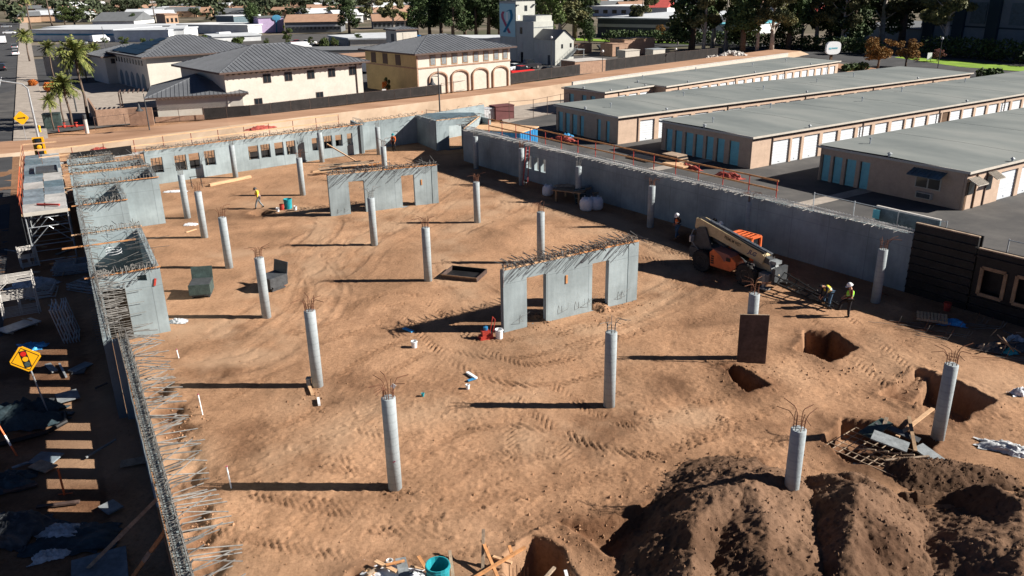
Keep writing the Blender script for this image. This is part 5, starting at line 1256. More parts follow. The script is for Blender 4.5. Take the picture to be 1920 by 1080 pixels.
# the wood on the far rise, and the hills
g = np.random.RandomState(2); cl = []
for k in range(620):
    d = g.uniform(420, 1300); a = g.uniform(-.72, .72); x = math.tan(a) * d; h = max(0, (d - 600) * .05)
    for q in range(4): cl.append((x + g.uniform(-4, 4), d + g.uniform(-4, 4), h + g.uniform(2, 9), g.uniform(2, 4.5)))
o = inst('far_woodland', leaf_mesh('far_woodland', leaves(cl, 70000, 1.0, 1, 4, .8), 'leaf_far')); o['kind'] = 'stuff'; o['label'] = 'mass of grey green trees covering the far rise at the top'; o['category'] = 'woodland'
hx = np.linspace(-2600, 2600, 90); hy = np.linspace(560, 3300, 60); HX, HY = np.meshgrid(hx, hy, indexing='ij')
HZ = np.clip((HY - 600) * .05, 0, 200) * (1 + fbm(HX, HY, .0016, 4) * .9) - .5
me = bpy.data.meshes.new('hills'); ii, jj = np.meshgrid(np.arange(89), np.arange(59), indexing='ij'); ba = ii * 60 + jj
fast_mesh(me, np.stack([HX, HY, HZ], -1).reshape(-1, 3).astype(np.float32), np.stack([ba, ba + 60, ba + 61, ba + 1], -1).reshape(-1, 4)); me.materials.append(mt['far']); o = inst('hills', me, kind='structure')

# ---------------------------------------------------------------- town behind
def pal(name, c, r=.85): mt[name] = mat(name, c, r, .5, .12); return name
pal('wh', (.62, .64, .65)); pal('roofw', (.5, .53, .56)); pal('rooftan', (.36, .22, .15)); pal('roofgr', (.14, .15, .16)); pal('peach', (.5, .33, .22)); pal('redroof', (.45, .08, .07)); pal('aqua', (.12, .42, .5)); pal('maroonroof', (.13, .05, .05)); pal('lav', (.42, .33, .5)); pal('bandb', (.05, .2, .33))
def town(lab, a, c, hpx, depth, wall, roof, kind='flat', wins=0, name='far_building', band=None, over=.3, group='buildings in the distance', cat='building'):
    p, q = G(*a), G(*c); d = q - p; t = thing(name, lab, cat, (p.x, p.y, 0), math.atan2(d.y, d.x), group); L = d.length
    mid = (p + q) / 2; lo, hi = 0, 60
    for _ in range(40):
        m_ = (lo + hi) / 2; e = Vector((mid.x, mid.y, m_)) - Vector((0, 0, CH)); yy = 540 - FPX * e.dot(cU) / e.dot(cF)
        if yy > (a[1] + c[1]) / 2 - hpx: lo = m_
        else: hi = m_
    H = lo; block(t, 0, L, 0, depth, H, wall)
    if kind == 'flat': b = MB(); b.bx(-over, L + over, -over, depth + over, H, H + .35); b.build('roof', roof, t)
    elif kind == 'gable':
        b = MB(); b.prism([(-over * 2, H), (depth + over * 2, H), (depth / 2, H + depth * .16 + .5)], -.3, L + .3, lambda x, y, z: (z, x, y)); b.build('roof', roof, t)
    elif kind == 'hip': hip(t, 0, L, 0, depth, H, min(L, depth) * .18, ov=.6, m_=roof, seam=4)
    if band: b = MB(); b.bx(-.05, L + .05, -.12, -.01, H * .55, H * .72); b.build('wall_band', band, t)
    for k in range(wins):
        x = L * (k + .5) / wins; w_ = L / wins * .5; b = MB(); b.bx(x - w_ / 2, x + w_ / 2, -.08, .0, H * .3, H * .68); b.build('window', 'glass', t)
    return t
town('long white building with a blue stripe behind the palms', (64, 77), (216, 78), 20, 22, 'wh', 'roofw', band='bandb', wins=0)
town('taller plain white block at the right end of the blue striped building', (216, 79), (318, 78), 20, 20, 'wh', 'roofw')
town('white block with a teal shaded side beside the white hall', (318, 77), (348, 76), 22, 20, 'wh', 'roofw')
town('long low maroon fascia building behind the white buildings', (84, 62), (340, 58), 9, 18, 'maroonroof', 'roofw', over=.5)
town('large white hall with a low white gable roof', (335, 62), (466, 64), 15, 16, 'wh', 'wh', 'flat')
town('row of white sheds right of the large white hall', (400, 80), (490, 76), 10, 14, 'wh', 'roofw')
town('grey roofed low building left of the tan apartments', (174, 47), (252, 46), 7, 20, 'wh', 'roofgr', 'gable')
town('tan apartment block with small dark windows', (312, 48), (336, 47), 20, 14, 'peach', 'rooftan', wins=3)
town('long tan roofed apartments behind the tan block', (258, 34), (396, 31), 8, 14, 'ply', 'rooftan', 'gable', wins=12)
town('second row of long tan roofed apartments', (256, 24), (330, 22), 7, 14, 'ply', 'rooftan', 'gable', wins=6)
town('long white roofed building at the far left beyond the green tree', (142, 26), (206, 24), 8, 26, 'wh', 'wh', 'gable')
town('small blue grey shed with a white roof', (440, 51), (468, 49), 20, 10, 'bluegrey', 'wh')
town('two storey tan roofed motel with a white balcony rail', (536, 62), (640, 60), 20, 12, 'roofgr', 'rooftan', 'gable', wins=14, band='wh')
town('second wing of the tan roofed motel', (700, 54), (776, 52), 14, 12, 'roofgr', 'rooftan', 'gable', wins=9)
t = town('low building with a painted lavender and orange wall', (487, 62), (534, 60), 28, 10, 'lav', 'roofgr')
b = MB(); b.bx(11, 18, -.25, -.05, .5, 4.5); b.build('painted_patch', 'orange', t); b = MB(); b.beam((6, -.28, 0), (6.4, -.28, 4.5), .5, .1, up=(0, 1, 0)); b.sphere((6.5, -.3, 5), 1.7, 8, 5, (1, .05, .6)); b.build('painted_palm', 'bandb', t)
town('low grey building with a pale flat roof and a dark left side', (657, 90), (742, 88), 15, 26, 'white_conc', 'roofw')
town('dark sided grey shed at the left of the low grey building', (617, 82), (655, 88), 14, 14, 'bluegrey', 'roofw', 'flat')
town('low white workshop with a flat grey roof behind the fire station', (520, 108), (700, 106), 10, 12, 'wh', 'roofgr')
town('tan roofed car port beside the fire station garage', (640, 116), (708, 112), 8, 6, 'brick', 'rooftan')
town('long pale blue roofed building behind the garage', (820, 84), (962, 84), 10, 14, 'wh', 'roofw')
town('long dark fronted building with a pale roof beyond the training yard', (1120, 68), (1262, 72), 34, 60, 'dgrey', 'roofw', band='cream')
town('white roofed building behind the long dark fronted building', (1110, 30), (1250, 32), 18, 30, 'wh', 'wh', wins=8)
town('building with a red gable roof among the eucalypts', (1213, 36), (1250, 36), 22, 20, 'wh', 'redroof', 'gable')
town('white and aqua building glimpsed between the pale trunks', (1330, 66), (1380, 68), 20, 25, 'wh', 'aqua')
town('red and white building glimpsed between the eucalypts', (1480, 40), (1512, 42), 34, 25, 'redroof', 'wh')
town('tan gabled building glimpsed left of the tall eucalypts', (1290, 50), (1340, 50), 18, 20, 'peach', 'rooftan', 'gable')
town('white building with a pale roof glimpsed at the right of the eucalypts', (1380, 40), (1460, 42), 14, 30, 'wh', 'roofw')
# the big tilt up building at the right
p, q = G(1722, 84), G(2140, 118); d = q - p
t = thing('warehouse', 'big blue grey tilt up building with dark vertical panels at the upper right', 'building', (p.x, p.y, 0), math.atan2(d.y, d.x)); L = d.length
block(t, 0, L, 0, 60, 17, 'darkbldg')
for x in (L * .02, L * .18, L * .35, L * .55, L * .8): b = MB(); b.bx(x, x + 3.0, -.6, 0, 0, 17.2); b.build('pilaster', 'darkband', t)
for z in (4.6, 11): b = MB(); b.bx(0, L, -.12, -.0, z, z + .35); b.build('reveal_band', 'darkband', t)
for x in (L * .26, L * .45, L * .66): b = MB(); b.bx(x, x + 4, -.2, 0, 5.5, 10); b.build('window', 'bluegrey', t)
town('dark lower wing at the left of the big blue grey building', (1560, 70), (1722, 82), 24, 30, 'darkbldg', 'roofgr')
# hedges
def hedge(pts, h, w_, lab, seed):
    p0 = G(*pts[0]); cl = []; g = np.random.RandomState(seed); L = 0
    for a, c in zip(pts, pts[1:]):
        a, c = G(*a) - p0, G(*c) - p0; n = max(2, int((c - a).length / 1.2)); L += n
        for k in range(n): q = a.lerp(c, k / n); cl.append((q.x, q.y, h * .5, h * .62))
    o = inst('hedge', leaf_mesh('hedge', leaves(cl, min(26000, int(L * 130)), .24, 1, seed, .9), 'leaf_dark'), loc=(p0.x, p0.y, 0)); tag(o, lab, 'hedge')
hedge([(1140, 80), (1330, 82), (1420, 88), (1560, 96), (1650, 104)], 3.2, 2, 'long dark hedge behind the cross street among the trees', 1)
hedge([(1740, 104), (1850, 112), (1990, 126)], 4.0, 2, 'tall dark hedge below the big blue grey building', 2)
hedge([(1585, 134), (1630, 130)], 1.2, 1, 'low clipped hedge at the end of the storage row', 3)
hedge([(1838, 146), (1884, 144)], 1.4, 1, 'low clipped hedge beside the second storage roof', 4)
for k in range(110):
    x, y = R.uniform(-40, 760), R.uniform(2, 44)
    if k > 90: x, y = R.uniform(1000, 1500), R.uniform(2, 26)
    p = G(x, y); t = thing('far_house', 'small pale house among the far trees', 'house', (p.x, p.y, 0), R.uniform(-.4, .8), 'small houses among the far trees')
    w_ = R.uniform(10, 20); dd = R.uniform(9, 13); block(t, 0, w_, 0, dd, 3.2, R.choice(('wh', 'peach', 'cream', 'wh')))
    b = MB(); b.prism([(-.6, 3.2), (dd + .6, 3.2), (dd / 2, 5.4)], -.4, w_ + .4, lambda x, y, z: (z, x, y)); b.build('roof', R.choice(('rooftan', 'roofgr', 'roofw', 'rooftan', 'wh')), t)
# rubble heap by the fence
p = G(1640 - 270 + 0, 108); r_ = random.Random(4)
t = thing('rock_heap', 'heap of pale broken rocks at the corner of the training yard', 'rock heap', G(1368, 112).to_tuple(), 0)
rk = []
for k in range(4):
    b = MB(); b.sphere((0, 0, 0), .5, 6, 4, (1, .7, .6)); m_ = b.mesh('rock', 'white_conc')
    for v in m_.vertices: v.co *= r_.uniform(.75, 1.25)
    rk.append(m_)
for k in range(90):
    a = r_.uniform(0, 6.3); q = r_.random() ** .6; inst('rock', rk[k % 4], t, (math.cos(a) * q * 5.5, math.sin(a) * q * 2.6, .25 + (1 - q) * 1.3), (r_.random() * 3, r_.random() * 3, r_.random() * 3), r_.uniform(.6, 1.3))
# ---------------------------------------------------------------- cars
def car_mesh(kind, paint):
    """returns a thing with body, glass, wheels"""
    L, W_, H = {'car': (4.4, 1.75, 1.4), 'truck': (5.6, 1.9, 1.8), 'van': (5.6, 2.0, 2.3)}[kind]
    t = thing('parked_car', 'x', 'car', (0, 0, 0))
    def loft(secs, m_, nm):
        b = MB(); n = len(secs[0]); vs = [v for s_ in secs for v in s_]
        b.add(vs, [(i * n + k, i * n + (k + 1) % n, (i + 1) * n + (k + 1) % n, (i + 1) * n + k) for i in range(len(secs) - 1) for k in range(n)] + [tuple(range(n))[::-1], tuple((len(secs) - 1) * n + k for k in range(n))]); return b.build(nm, m_, t, smooth=False)
    def sec(x, w_, z0, z1, ch=.12): w_ /= 2; return [(x, -w_, z0), (x, w_, z0), (x, w_, z1 - ch), (x, w_ - ch, z1), (x, -w_ + ch, z1), (x, -w_, z1 - ch)]
    if kind == 'car':
        body = [(-2.2, 1.5, .35, .7), (-2.1, 1.68, .3, .86), (-1.4, 1.75, .28, .92), (.7, 1.75, .28, .9), (1.9, 1.66, .3, .76), (2.2, 1.45, .35, .6)]
        cab = [(-1.7, 1.4, .88, .9), (-1.1, 1.35, .88, 1.34), (.1, 1.35, .88, 1.38), (.95, 1.4, .88, .92)]
    elif kind == 'truck':
        body = [(-2.8, 1.8, .5, 1.05), (-2.7, 1.9, .45, 1.1), (.2, 1.9, .45, 1.1), (1.4, 1.9, .45, 1.1), (2.6, 1.8, .45, .98), (2.8, 1.7, .5, .85)]
        cab = [(-.6, 1.6, 1.08, 1.1), (-.5, 1.5, 1.08, 1.75), (.7, 1.5, 1.08, 1.78), (1.35, 1.6, 1.08, 1.12)]
    else:
        body = [(-2.8, 1.95, .45, 2.2), (-2.7, 2.0, .4, 2.3), (1.3, 2.0, .4, 2.3), (1.75, 1.98, .4, 1.6), (2.6, 1.9, .4, 1.15), (2.8, 1.8, .45, .8)]
        cab = [(1.0, 1.7, 1.4, 2.2), (1.35, 1.72, 1.4, 2.15), (1.95, 1.76, 1.3, 1.4)]
    bd = loft([sec(*q) for q in body], paint, 'body'); loft([sec(*q, .1) for q in cab], 'glass', 'windows')
    b = MB(); c_ = cab; x0, x1 = c_[1][0], c_[-2][0]; b.bx(x0 + .02, x1 - .02, -c_[1][1] / 2 + .1, c_[1][1] / 2 - .1, c_[1][3] - .01, c_[1][3] + .05); b.build('roof', paint, t)
    for x in (-L * .3, L * .31):
        for y in (-1, 1):
            b = MB(); rr = .33 if kind == 'car' else .38
            b.lathe([(rr * .7, -.11), (rr, -.09), (rr, .09), (rr * .7, .11)], 14, (x, y * (W_ / 2 - .1), rr), Matrix.Rotation(rad(90), 3, 'X')); o = b.build('wheel', 'rubber', t)
            b = MB(); b.lathe([(rr * .55, -.125), (rr * .55, .125)], 10, (x, y * (W_ / 2 - .1), rr), Matrix.Rotation(rad(90), 3, 'X')); b.build('rim', 'rim', o)
    for y in (-1, 1):
        b = MB(); b.bx(L / 2 - .12, L / 2 - .02, y * W_ * .3 - .14, y * W_ * .3 + .14, .62, .74); b.build('headlight', 'white', t)
        b = MB(); b.bx(-L / 2 - .0, -L / 2 + .06, y * W_ * .33 - .12, y * W_ * .33 + .12, .7, .84); b.build('tail_light', 'red', t)
    return t
mt['cw'] = mat('white car paint', (.7, .72, .74), .25, spec=.5); mt['cr'] = mat('red car paint', (.5, .02, .02), .25, spec=.5); mt['cb'] = mat('black car paint', (.02, .02, .025), .2, spec=.5); mt['cg'] = mat('silver car paint', (.35, .37, .39), .25, metal=.4); mt['cbl'] = mat('blue car paint', (.02, .12, .3), .25, spec=.5)
proto = {}
def car(px, az, kind, paint, lab, group='parked cars beyond the site', cat='car'):
    k = (kind, paint); p = G(*px)
    if k not in proto: o = car_mesh(kind, paint); proto[k] = o
    else: o = copy_tree(proto[k])
    o.location = (p.x, p.y, .03); o.rotation_euler.z = rad(az); o['label'] = lab; o['category'] = cat; o['group'] = group
    return o
car((976, 143), 40, 'truck', 'cr', 'bright red pickup behind the black screened fence')
car((968, 133), 40, 'car', 'cw', 'white car just behind the red pickup')
car((1030, 139), 40, 'car', 'cb', 'dark car with the bright windscreen behind the black screened fence')
car((990, 130), 40, 'truck', 'cb', 'dark green pickup beside the training tower door')
car((1410, 153), 33, 'truck', 'cb', 'black pickup parked before the white doors of the canal storage row')
car((1438, 148), 33, 'car', 'cw', 'first white car parked along the canal storage row')
car((1484, 149), 33, 'car', 'cw', 'low white car at the right of the cars by the canal storage row')
car((1462, 148), 33, 'car', 'cb', 'dark car between two white cars by the canal storage row')
car((30, 104), 119, 'car', 'cw', 'white car parked at the kerb nearest the wide palm')
car((6, 82), 119, 'van', 'cw', 'white and blue van on the street at the left edge')
car((4, 132), 119, 'car', 'cb', 'black car on the street at the left edge')
car((28, 92), 119, 'car', 'cg', 'silver car ahead of the white car at the kerb')
car((700, 136), 60, 'van', 'cw', 'white van between the two fire station buildings', cat='van')
for k, (x, y, pt, kd) in enumerate([(520, 95, 'cw', 'car'), (545, 90, 'cg', 'car'), (565, 96, 'cw', 'van'), (590, 92, 'cb', 'car'), (560, 84, 'cr', 'car'), (580, 84, 'cw', 'car'), (424, 74, 'cw', 'van'), (410, 72, 'cg', 'car'), (660, 78, 'cw', 'car'), (780, 82, 'cbl', 'van'), (800, 80, 'cr', 'car'), (815, 78, 'cbl', 'car'), (190, 80, 'cw', 'van'), (150, 84, 'cg', 'car'), (206, 32, 'cw', 'car'), (170, 34, 'cw', 'car'), (185, 33, 'cbl', 'car'), (18, 64, 'cw', 'car'), (12, 52, 'cg', 'car'), (1180, 40, 'cw', 'van')]):
    car((x, y), R.uniform(10, 60), kd, pt, ORD[k % 12] + (' nearer' if k < 12 else ' farther') + ' distant vehicle, a %s %s among the far roofs' % ({'cw': 'white', 'cg': 'silver', 'cb': 'black', 'cr': 'red', 'cbl': 'blue'}[pt], 'van' if kd == 'van' else 'car'), 'distant parked vehicles')
# ---------------------------------------------------------------- lamp posts, poles, signs in the distance
def post(name, lab, px, topy, m_='dgrey', r=.06, head=None, cat='lamp post', group=None):
    p = G(*px); lo, hi = 0, 40
    for _ in range(40):
        h = (lo + hi) / 2; d = Vector((p.x, p.y, h)) - Vector((0, 0, CH)); yy = 540 - FPX * d.dot(cU) / d.dot(cF)
        if yy > topy: lo = h
        else: hi = h
    t = thing(name, lab, cat, (p.x, p.y, 0), 0, group); b = MB(); b.tube([(0, 0, 0), (0, 0, lo)], [r * 1.3, r * .8], 7); b.build('pole', m_, t)
    if head: head(t, lo)
    return t
def bell(t, h):
    b = MB(); b.tube([(0, 0, h - .9), (-.75, 0, h - .85), (-.75, 0, h - 1.05)], .04, 6); b.build('arm', 'dgrey', t)
    b = MB(); b.lathe([(.06, .0), (.12, -.1), (.2, -.5), (.42, -.75), (.42, -.8)], 12, (-.75, 0, h - 1.05)); b.build('lamp_shade', 'dgrey', t)
def ball(t, h): b = MB(); b.sphere((0, 0, h), .22, 8, 6); b.build('lamp_globe', 'white', t)
post('street_lamp', 'dark lamp post with a bell shaped shade before the arched garage', (826, 236), 128, head=bell, r=.08)
b_ = post('street_lamp', 'black post rising behind the left end of the guardrail', (283, 258), 176, r=.06, head=bell)
post('street_lamp', 'thin lamp post with a white globe beside the training house', (1129, 144), 96, head=ball)
post('street_lamp', 'thin lamp post with a white globe at the middle of the black fence', (1266, 118), 92, head=ball)
post('street_lamp', 'thin lamp post with a white globe before the training house stair', (1034, 138), 70, head=ball)
post('utility_pole', 'tall pale pole among the eucalypts', (1358, 96), -10, 'ptrunk', .18, cat='pole')
post('utility_pole', 'thin dark pole between the palms and the annex', (280 - 76, 122), 50, 'dgrey', .07, cat='pole')
post('utility_pole', 'dark pole with a white lamp base on the plaza', (144, 210), 100, 'dgrey', .08, cat='pole')
post('street_lamp', 'dark lamp post on the storage forecourt beside the bright lawn', (1758 + 0, 128), 72, head=ball)
t = post('street_light', 'tall silver street light with a long arm reaching over the street', (73, 262), 166, 'galv', .11, cat='street light')
b = MB(); h = t.children[0].dimensions.z
P0 = Vector((0, 0, [v.co.z for v in t.children[0].data.vertices][-1])); e = G(44, 162)
b.tube([P0, P0 + Vector((-.5, 0, .5)), P0 + Vector((-2.4, -1.0, 1.0)), P0 + Vector((-4.4, -2.0, 1.2))], .07, 7); b.build('arm', 'galv', t); b = MB(); b.box(P0 + Vector((-4.7, -2.1, 1.2)), (.8, .3, .15)); b.build('lamp_head', 'galv', t)
def diamond(t, c, w_, m_, extra=None, rot=None):
    b = MB(); h = w_ / 2; r_ = .12 * w_; pts = []
    for k in range(4):
        a = k * math.pi / 2; 
        for s_ in (-1, 0, 1): an = a + s_ * .12; rr = h * (1 - .03 * abs(s_) - (.05 if s_ == 0 else 0)); pts.append((math.cos(an) * rr, math.sin(an) * rr))
    b.prism(pts, -.012, .012, lambda x, y, z: (c[0] + x, c[1] + z, c[2] + y)); o = b.build('sign_plate', m_, t)
    return o
p = G(50, 266); t = thing('warning_sign', 'yellow diamond warning sign with a black arrow beside the street', 'sign', (p.x, p.y, 0), rad(25)); b = MB(); b.tube([(0, .03, 0), (0, .03, 2.4)], .03, 6); b.build('post', 'galv', t)
o = diamond(t, (0, 0, 2.6), 1.45, 'yellow'); b = MB(); b.beam((-.36, -.02, 2.6), (.3, -.02, 2.6), .012, .12, up=(0, 0, 1)); b.add([(.25, -.022, 2.75), (.25, -.022, 2.45), (.42, -.022, 2.6)], [(0, 1, 2)]); b.build('arrow', 'black', o)
# round corner sign of the storage firm
p = G(1556, 140); t = thing('pole_sign', 'white oval pole sign with small teal lettering at the end of the storage row', 'sign', (p.x, p.y, 0), rad(18)); b = MB(); b.bx(-.2, .2, .1, .4, 0, 3.9); b.build('post', 'brown_door', t)
b = MB(); pts = [(1.45 * math.copysign(abs(math.cos(a)) ** .6, math.cos(a)), 1.05 * math.copysign(abs(math.sin(a)) ** .6, math.sin(a))) for a in [k * math.pi / 12 for k in range(24)]]
b.prism(pts, -.2, .2, lambda x, y, z: (x, z, y + 4.4)); o = b.build('sign_face', 'white', t)
b = MB(); b.bx(-.95, -.5, -.23, -.2, 4.2, 4.5)
for k in range(5): b.bx(-.35 + k * .24, -.2 + k * .24, -.23, -.2, 4.25, 4.5)
b.build('lettering', 'tealdoor', o)
# ---------------------------------------------------------------- telehandler
def text_mesh(s, size, m_, ext=.004, bold=0):
    cu_ = bpy.data.curves.new('lettering', 'FONT'); cu_.body = s; cu_.size = size; cu_.extrude = ext; cu_.align_x = 'CENTER'; cu_.align_y = 'CENTER'; cu_.offset = bold; cu_.resolution_u = 2
    o = bpy.data.objects.new('lettering_curve', cu_); col.objects.link(o); dg = bpy.context.evaluated_depsgraph_get(); me = bpy.data.meshes.new_from_object(o.evaluated_get(dg)); bpy.data.objects.remove(o)
    me.materials.clear(); me.materials.append(mt[m_]); return me
p = Vector((12.56, 43.07, 0)); TAZ = -53
t = thing('telehandler', 'orange and beige telehandler with a lattice jib on its carriage', 'telehandler', p, rad(TAZ))
tele = t
RW = .62
for x in (-1.52, 1.52):
    for y in (-.95, .95):
        ax_ = Matrix.Rotation(rad(90), 3, 'X'); b = MB()
        b.lathe([(RW * .55, -.2), (RW * .93, -.21), (RW, -.15), (RW, .15), (RW * .93, .21), (RW * .55, .2)], 26, (x, y, RW), ax_)
        o = b.build('wheel', 'rubber', t)
        b = MB()
        for k in range(22):
            a = 2 * math.pi * k / 22
            for s_ in (-1, 1): b.box((x + math.cos(a + s_ * .06) * (RW + .012), y + s_ * .1, RW + math.sin(a + s_ * .06) * (RW + .012)), (.05, .2, .05), Matrix.Rotation(-a, 3, 'Y') @ Matrix.Rotation(s_ * .35, 3, 'X'))
        q = b.build('tyre_lugs', 'rubber', o)
        b = MB(); b.lathe([(RW * .5, -.14), (RW * .5, -.2), (RW * .42, -.2), (RW * .36, -.12), (.1, -.12), (.1, -.17), (.02, -.17)], 18, (x, y, RW), ax_ if y > 0 else Matrix.Rotation(rad(-90), 3, 'X')); b.build('rim', 'rim', o)
        b = MB(); b.lathe([(.12, -.2), (.12, .2)], 10, (x, y * .78, RW), ax_); b.build('axle_hub', 'dgrey', t)
b = MB(); b.bx(-2.3, 2.35, -.4, .4, .55, .95); b.bx(-1.75, -1.3, -.85, .85, .5, .75); b.bx(1.3, 1.75, -.85, .85, .5, .75); b.bx(-2.75, -2.2, -.7, .7, .5, 1.15); b.build('chassis', 'dgrey', t)
sw = lambda ya, yb: (lambda x, y, z: (x, z, y))
b = MB(); b.prism([(-.85, .55), (-.95, 1.3), (-.7, 1.55), (.35, 1.45), (.85, 1.15), (.9, .85), (.55, .55)], -1.12, -.42, sw(0, 0)); b.build('engine_cover', 'orange', t)
b = MB(); b.prism([(-.72, 1.56), (.34, 1.47), (.5, 1.36), (.1, 1.0), (-.2, 1.3)], -1.135, -.40, sw(0, 0)); b.build('cover_top', 'maroon', t)
for k in range(4): b = MB(); b.bx(-.82, -.62, -1.14, -1.11, .7 + k * .13, .78 + k * .13); b.build('vent_slot', 'black', t)
b = MB(); b.prism([(-2.75, .9), (-2.7, 1.75), (-2.1, 2.0), (-1.75, 1.5), (-1.0, 1.35), (-1.0, 1.0), (-2.0, .95)], -.6, .6, sw(0, 0)); b.build('rear_frame', 'dgrey', t)
b = MB(); b.prism([(-2.35, 1.2), (-2.4, 2.3), (-1.8, 2.45), (-1.2, 1.3)], -.62, -.5, sw(0, 0)); b.prism([(-2.35, 1.2), (-2.4, 2.3), (-1.8, 2.45), (-1.2, 1.3)], .12, .24, sw(0, 0)); b.build('boom_tower', 'dgrey', t)
# cab on the far side
b = MB(); cx0, cx1, cy0, cy1 = -.7, .75, .32, 1.1
for x in (cx0, cx1):
    for y in (cy0, cy1): b.bx(x - .05, x + .05, y - .05, y + .05, .7, 2.2)
for q in ((cx0, cy0, cx1, cy0), (cx0, cy1, cx1, cy1), (cx0, cy0, cx0, cy1), (cx1, cy0, cx1, cy1)): b.beam((q[0], q[1], 2.2), (q[2], q[3], 2.2), .09, .09)
for k in range(5): x = cx0 + .15 + k * .29; b.beam((x, cy0, 2.23), (x, cy1, 2.23), .06, .05)
for y in (.5, .7, .9): b.beam((cx0, y, 2.21), (cx1, y, 2.21), .03, .03)
b.build('cab_frame', 'orange', t); b = MB(); b.bx(cx0 + .03, cx1 - .03, cy0 + .03, cy1 - .03, .6, 1.3); b.bx(cx0 + .06, cx1 - .06, cy0 + .06, cy1 - .06, 1.3, 2.15); b.build('cab_glass', 'glass', t)
b = MB(); b.prism([(.75, .6), (2.0, .9), (2.05, 1.05), (1.0, 1.35), (.75, 1.3)], .35, 1.1, sw(0, 0)); b.build('front_fender', 'orange', t)
# boom
yb = -.2; A_ = Vector((-2.45, yb, 2.55)); B_ = Vector((2.15, yb, 1.55)); bd = (B_ - A_).normalized(); up_ = Vector((0, 0, 1)); nrm = Vector((-bd.z, 0, bd.x))
def along_boom(f, dz=0, dy=0): return A_ + (B_ - A_) * f + nrm * dz + Vector((0, dy, 0))
b = MB(); b.prism([(-.15, -.3), (-.2, .22), (.1, .3), (4.45, .25), (4.7, .15), (4.7, -.3), (4.3, -.34), (1.2, -.33), (.6, -.45), (.1, -.45)], -.26, .26, lambda x, y, z: tuple(A_ + bd * x + nrm * y + Vector((0, z, 0)))); bo = b.build('boom', 'beige', t)
b = MB(); b.prism([(-.1, .23), (4.6, .26), (4.6, .32), (-.1, .30)], -.2, .2, lambda x, y, z: tuple(A_ + bd * x + nrm * y + Vector((0, z, 0)))); b.build('boom_top_rail', 'black', t)
b = MB(); b.tube([A_ + bd * .5 + nrm * .36, A_ + bd * 4.9 + nrm * .34], .035, 6); b.tube([A_ + bd * .5 + nrm * .36 + Vector((0, .12, 0)), A_ + bd * 4.9 + nrm * .34 + Vector((0, .12, 0))], .03, 6); b.build('hydraulic_hose', 'galv', t)
rotm = Matrix((bd, nrm, Vector((0, -1, 0)))).transposed()
for s_, size, x, m_, z in (('PREMIUM WEST', .27, 2.3, 'dgrey', .03), ('JLG', .34, 3.95, 'bluer', -.02)):
    me = text_mesh(s_, size, 'black' if m_ == 'dgrey' else 'textblue' if 'textblue' in mt else 'black', bold=.008 if s_ == 'JLG' else .002)
    for v in me.vertices:
        if s_ == 'JLG': v.co.x += v.co.y * .25
        else: v.co.x *= .62
        v.co = rotm @ v.co + A_ + bd * (x if s_ == 'JLG' else 2.55) + nrm * z + Vector((0, -.266, 0))
    inst('lettering', me, bo)
b = MB(); b.prism([(4.7, -.22), (4.7, .12), (5.25, .08), (5.25, -.2)], -.17, .17, lambda x, y, z: tuple(A_ + bd * x + nrm * y + Vector((0, z, 0)))); b.build('inner_boom', 'dgrey', t)
b = MB(); q0 = A_ + bd * 5.2; b.beam(q0 + Vector((-.1, -.18, .1)), q0 + Vector((.35, -.18, -.95)), .07, .28, up=(0, 1, 0)); b.beam(q0 + Vector((-.1, .18, .1)), q0 + Vector((.35, .18, -.95)), .07, .28, up=(0, 1, 0)); b.bx(q0.x - .15, q0.x + .3, q0.y - .25, q0.y + .25, q0.z - .05, q0.z + .12); b.tube([q0 + Vector((.1, -.25, -.45)), q0 + Vector((.1, .25, -.45))], .07, 8); b.build('boom_head', 'mgrey', t)
b = MB(); b.tube([A_ + bd * 3.2 + nrm * -.45, A_ + bd * 1.6 + nrm * -.42 + Vector((0, 0, -.4))], .09, 8); b.tube([A_ + bd * 1.2 + nrm * -.5, Vector((.9, yb, .9))], .11, 8); b.build('lift_cylinder', 'dgrey', t)
b = MB(); b.prism([(1.6, .9), (2.9, .75), (3.1, .85), (2.6, 1.25), (1.9, 1.5), (1.4, 1.25)], -.34, -.26, sw(0, 0)); b.build('outrigger_plate', 'beige', t)
b = MB(); b.bx(2.2, 2.75, -.85, .6, .45, .9); b.bx(2.55, 2.7, -1.0, -.85, .2, .95); b.bx(2.55, 2.7, .7, .85, .2, .95); b.bx(2.4, 2.95, -1.1, -.75, .12, .2); b.bx(2.4, 2.95, .65, .95, .12, .2); b.build('stabiliser', 'mgrey', t)
b = MB(); b.tube([(-2.6, -.6, 2.2), (-2.75, -.75, 1.6), (-2.0, -.7, 1.0), (-1.6, -.66, .9)], .035, 6); b.build('guard_pipe', 'mgrey', t)
b = MB(); b.bx(.25, .5, -1.18, -1.13, 1.1, 1.3); b.build('fuel_cap', 'black', t); b = MB(); b.bx(-2.6, -2.5, -.95, -.65, 1.5, 1.85); b.build('mirror', 'galv', t)
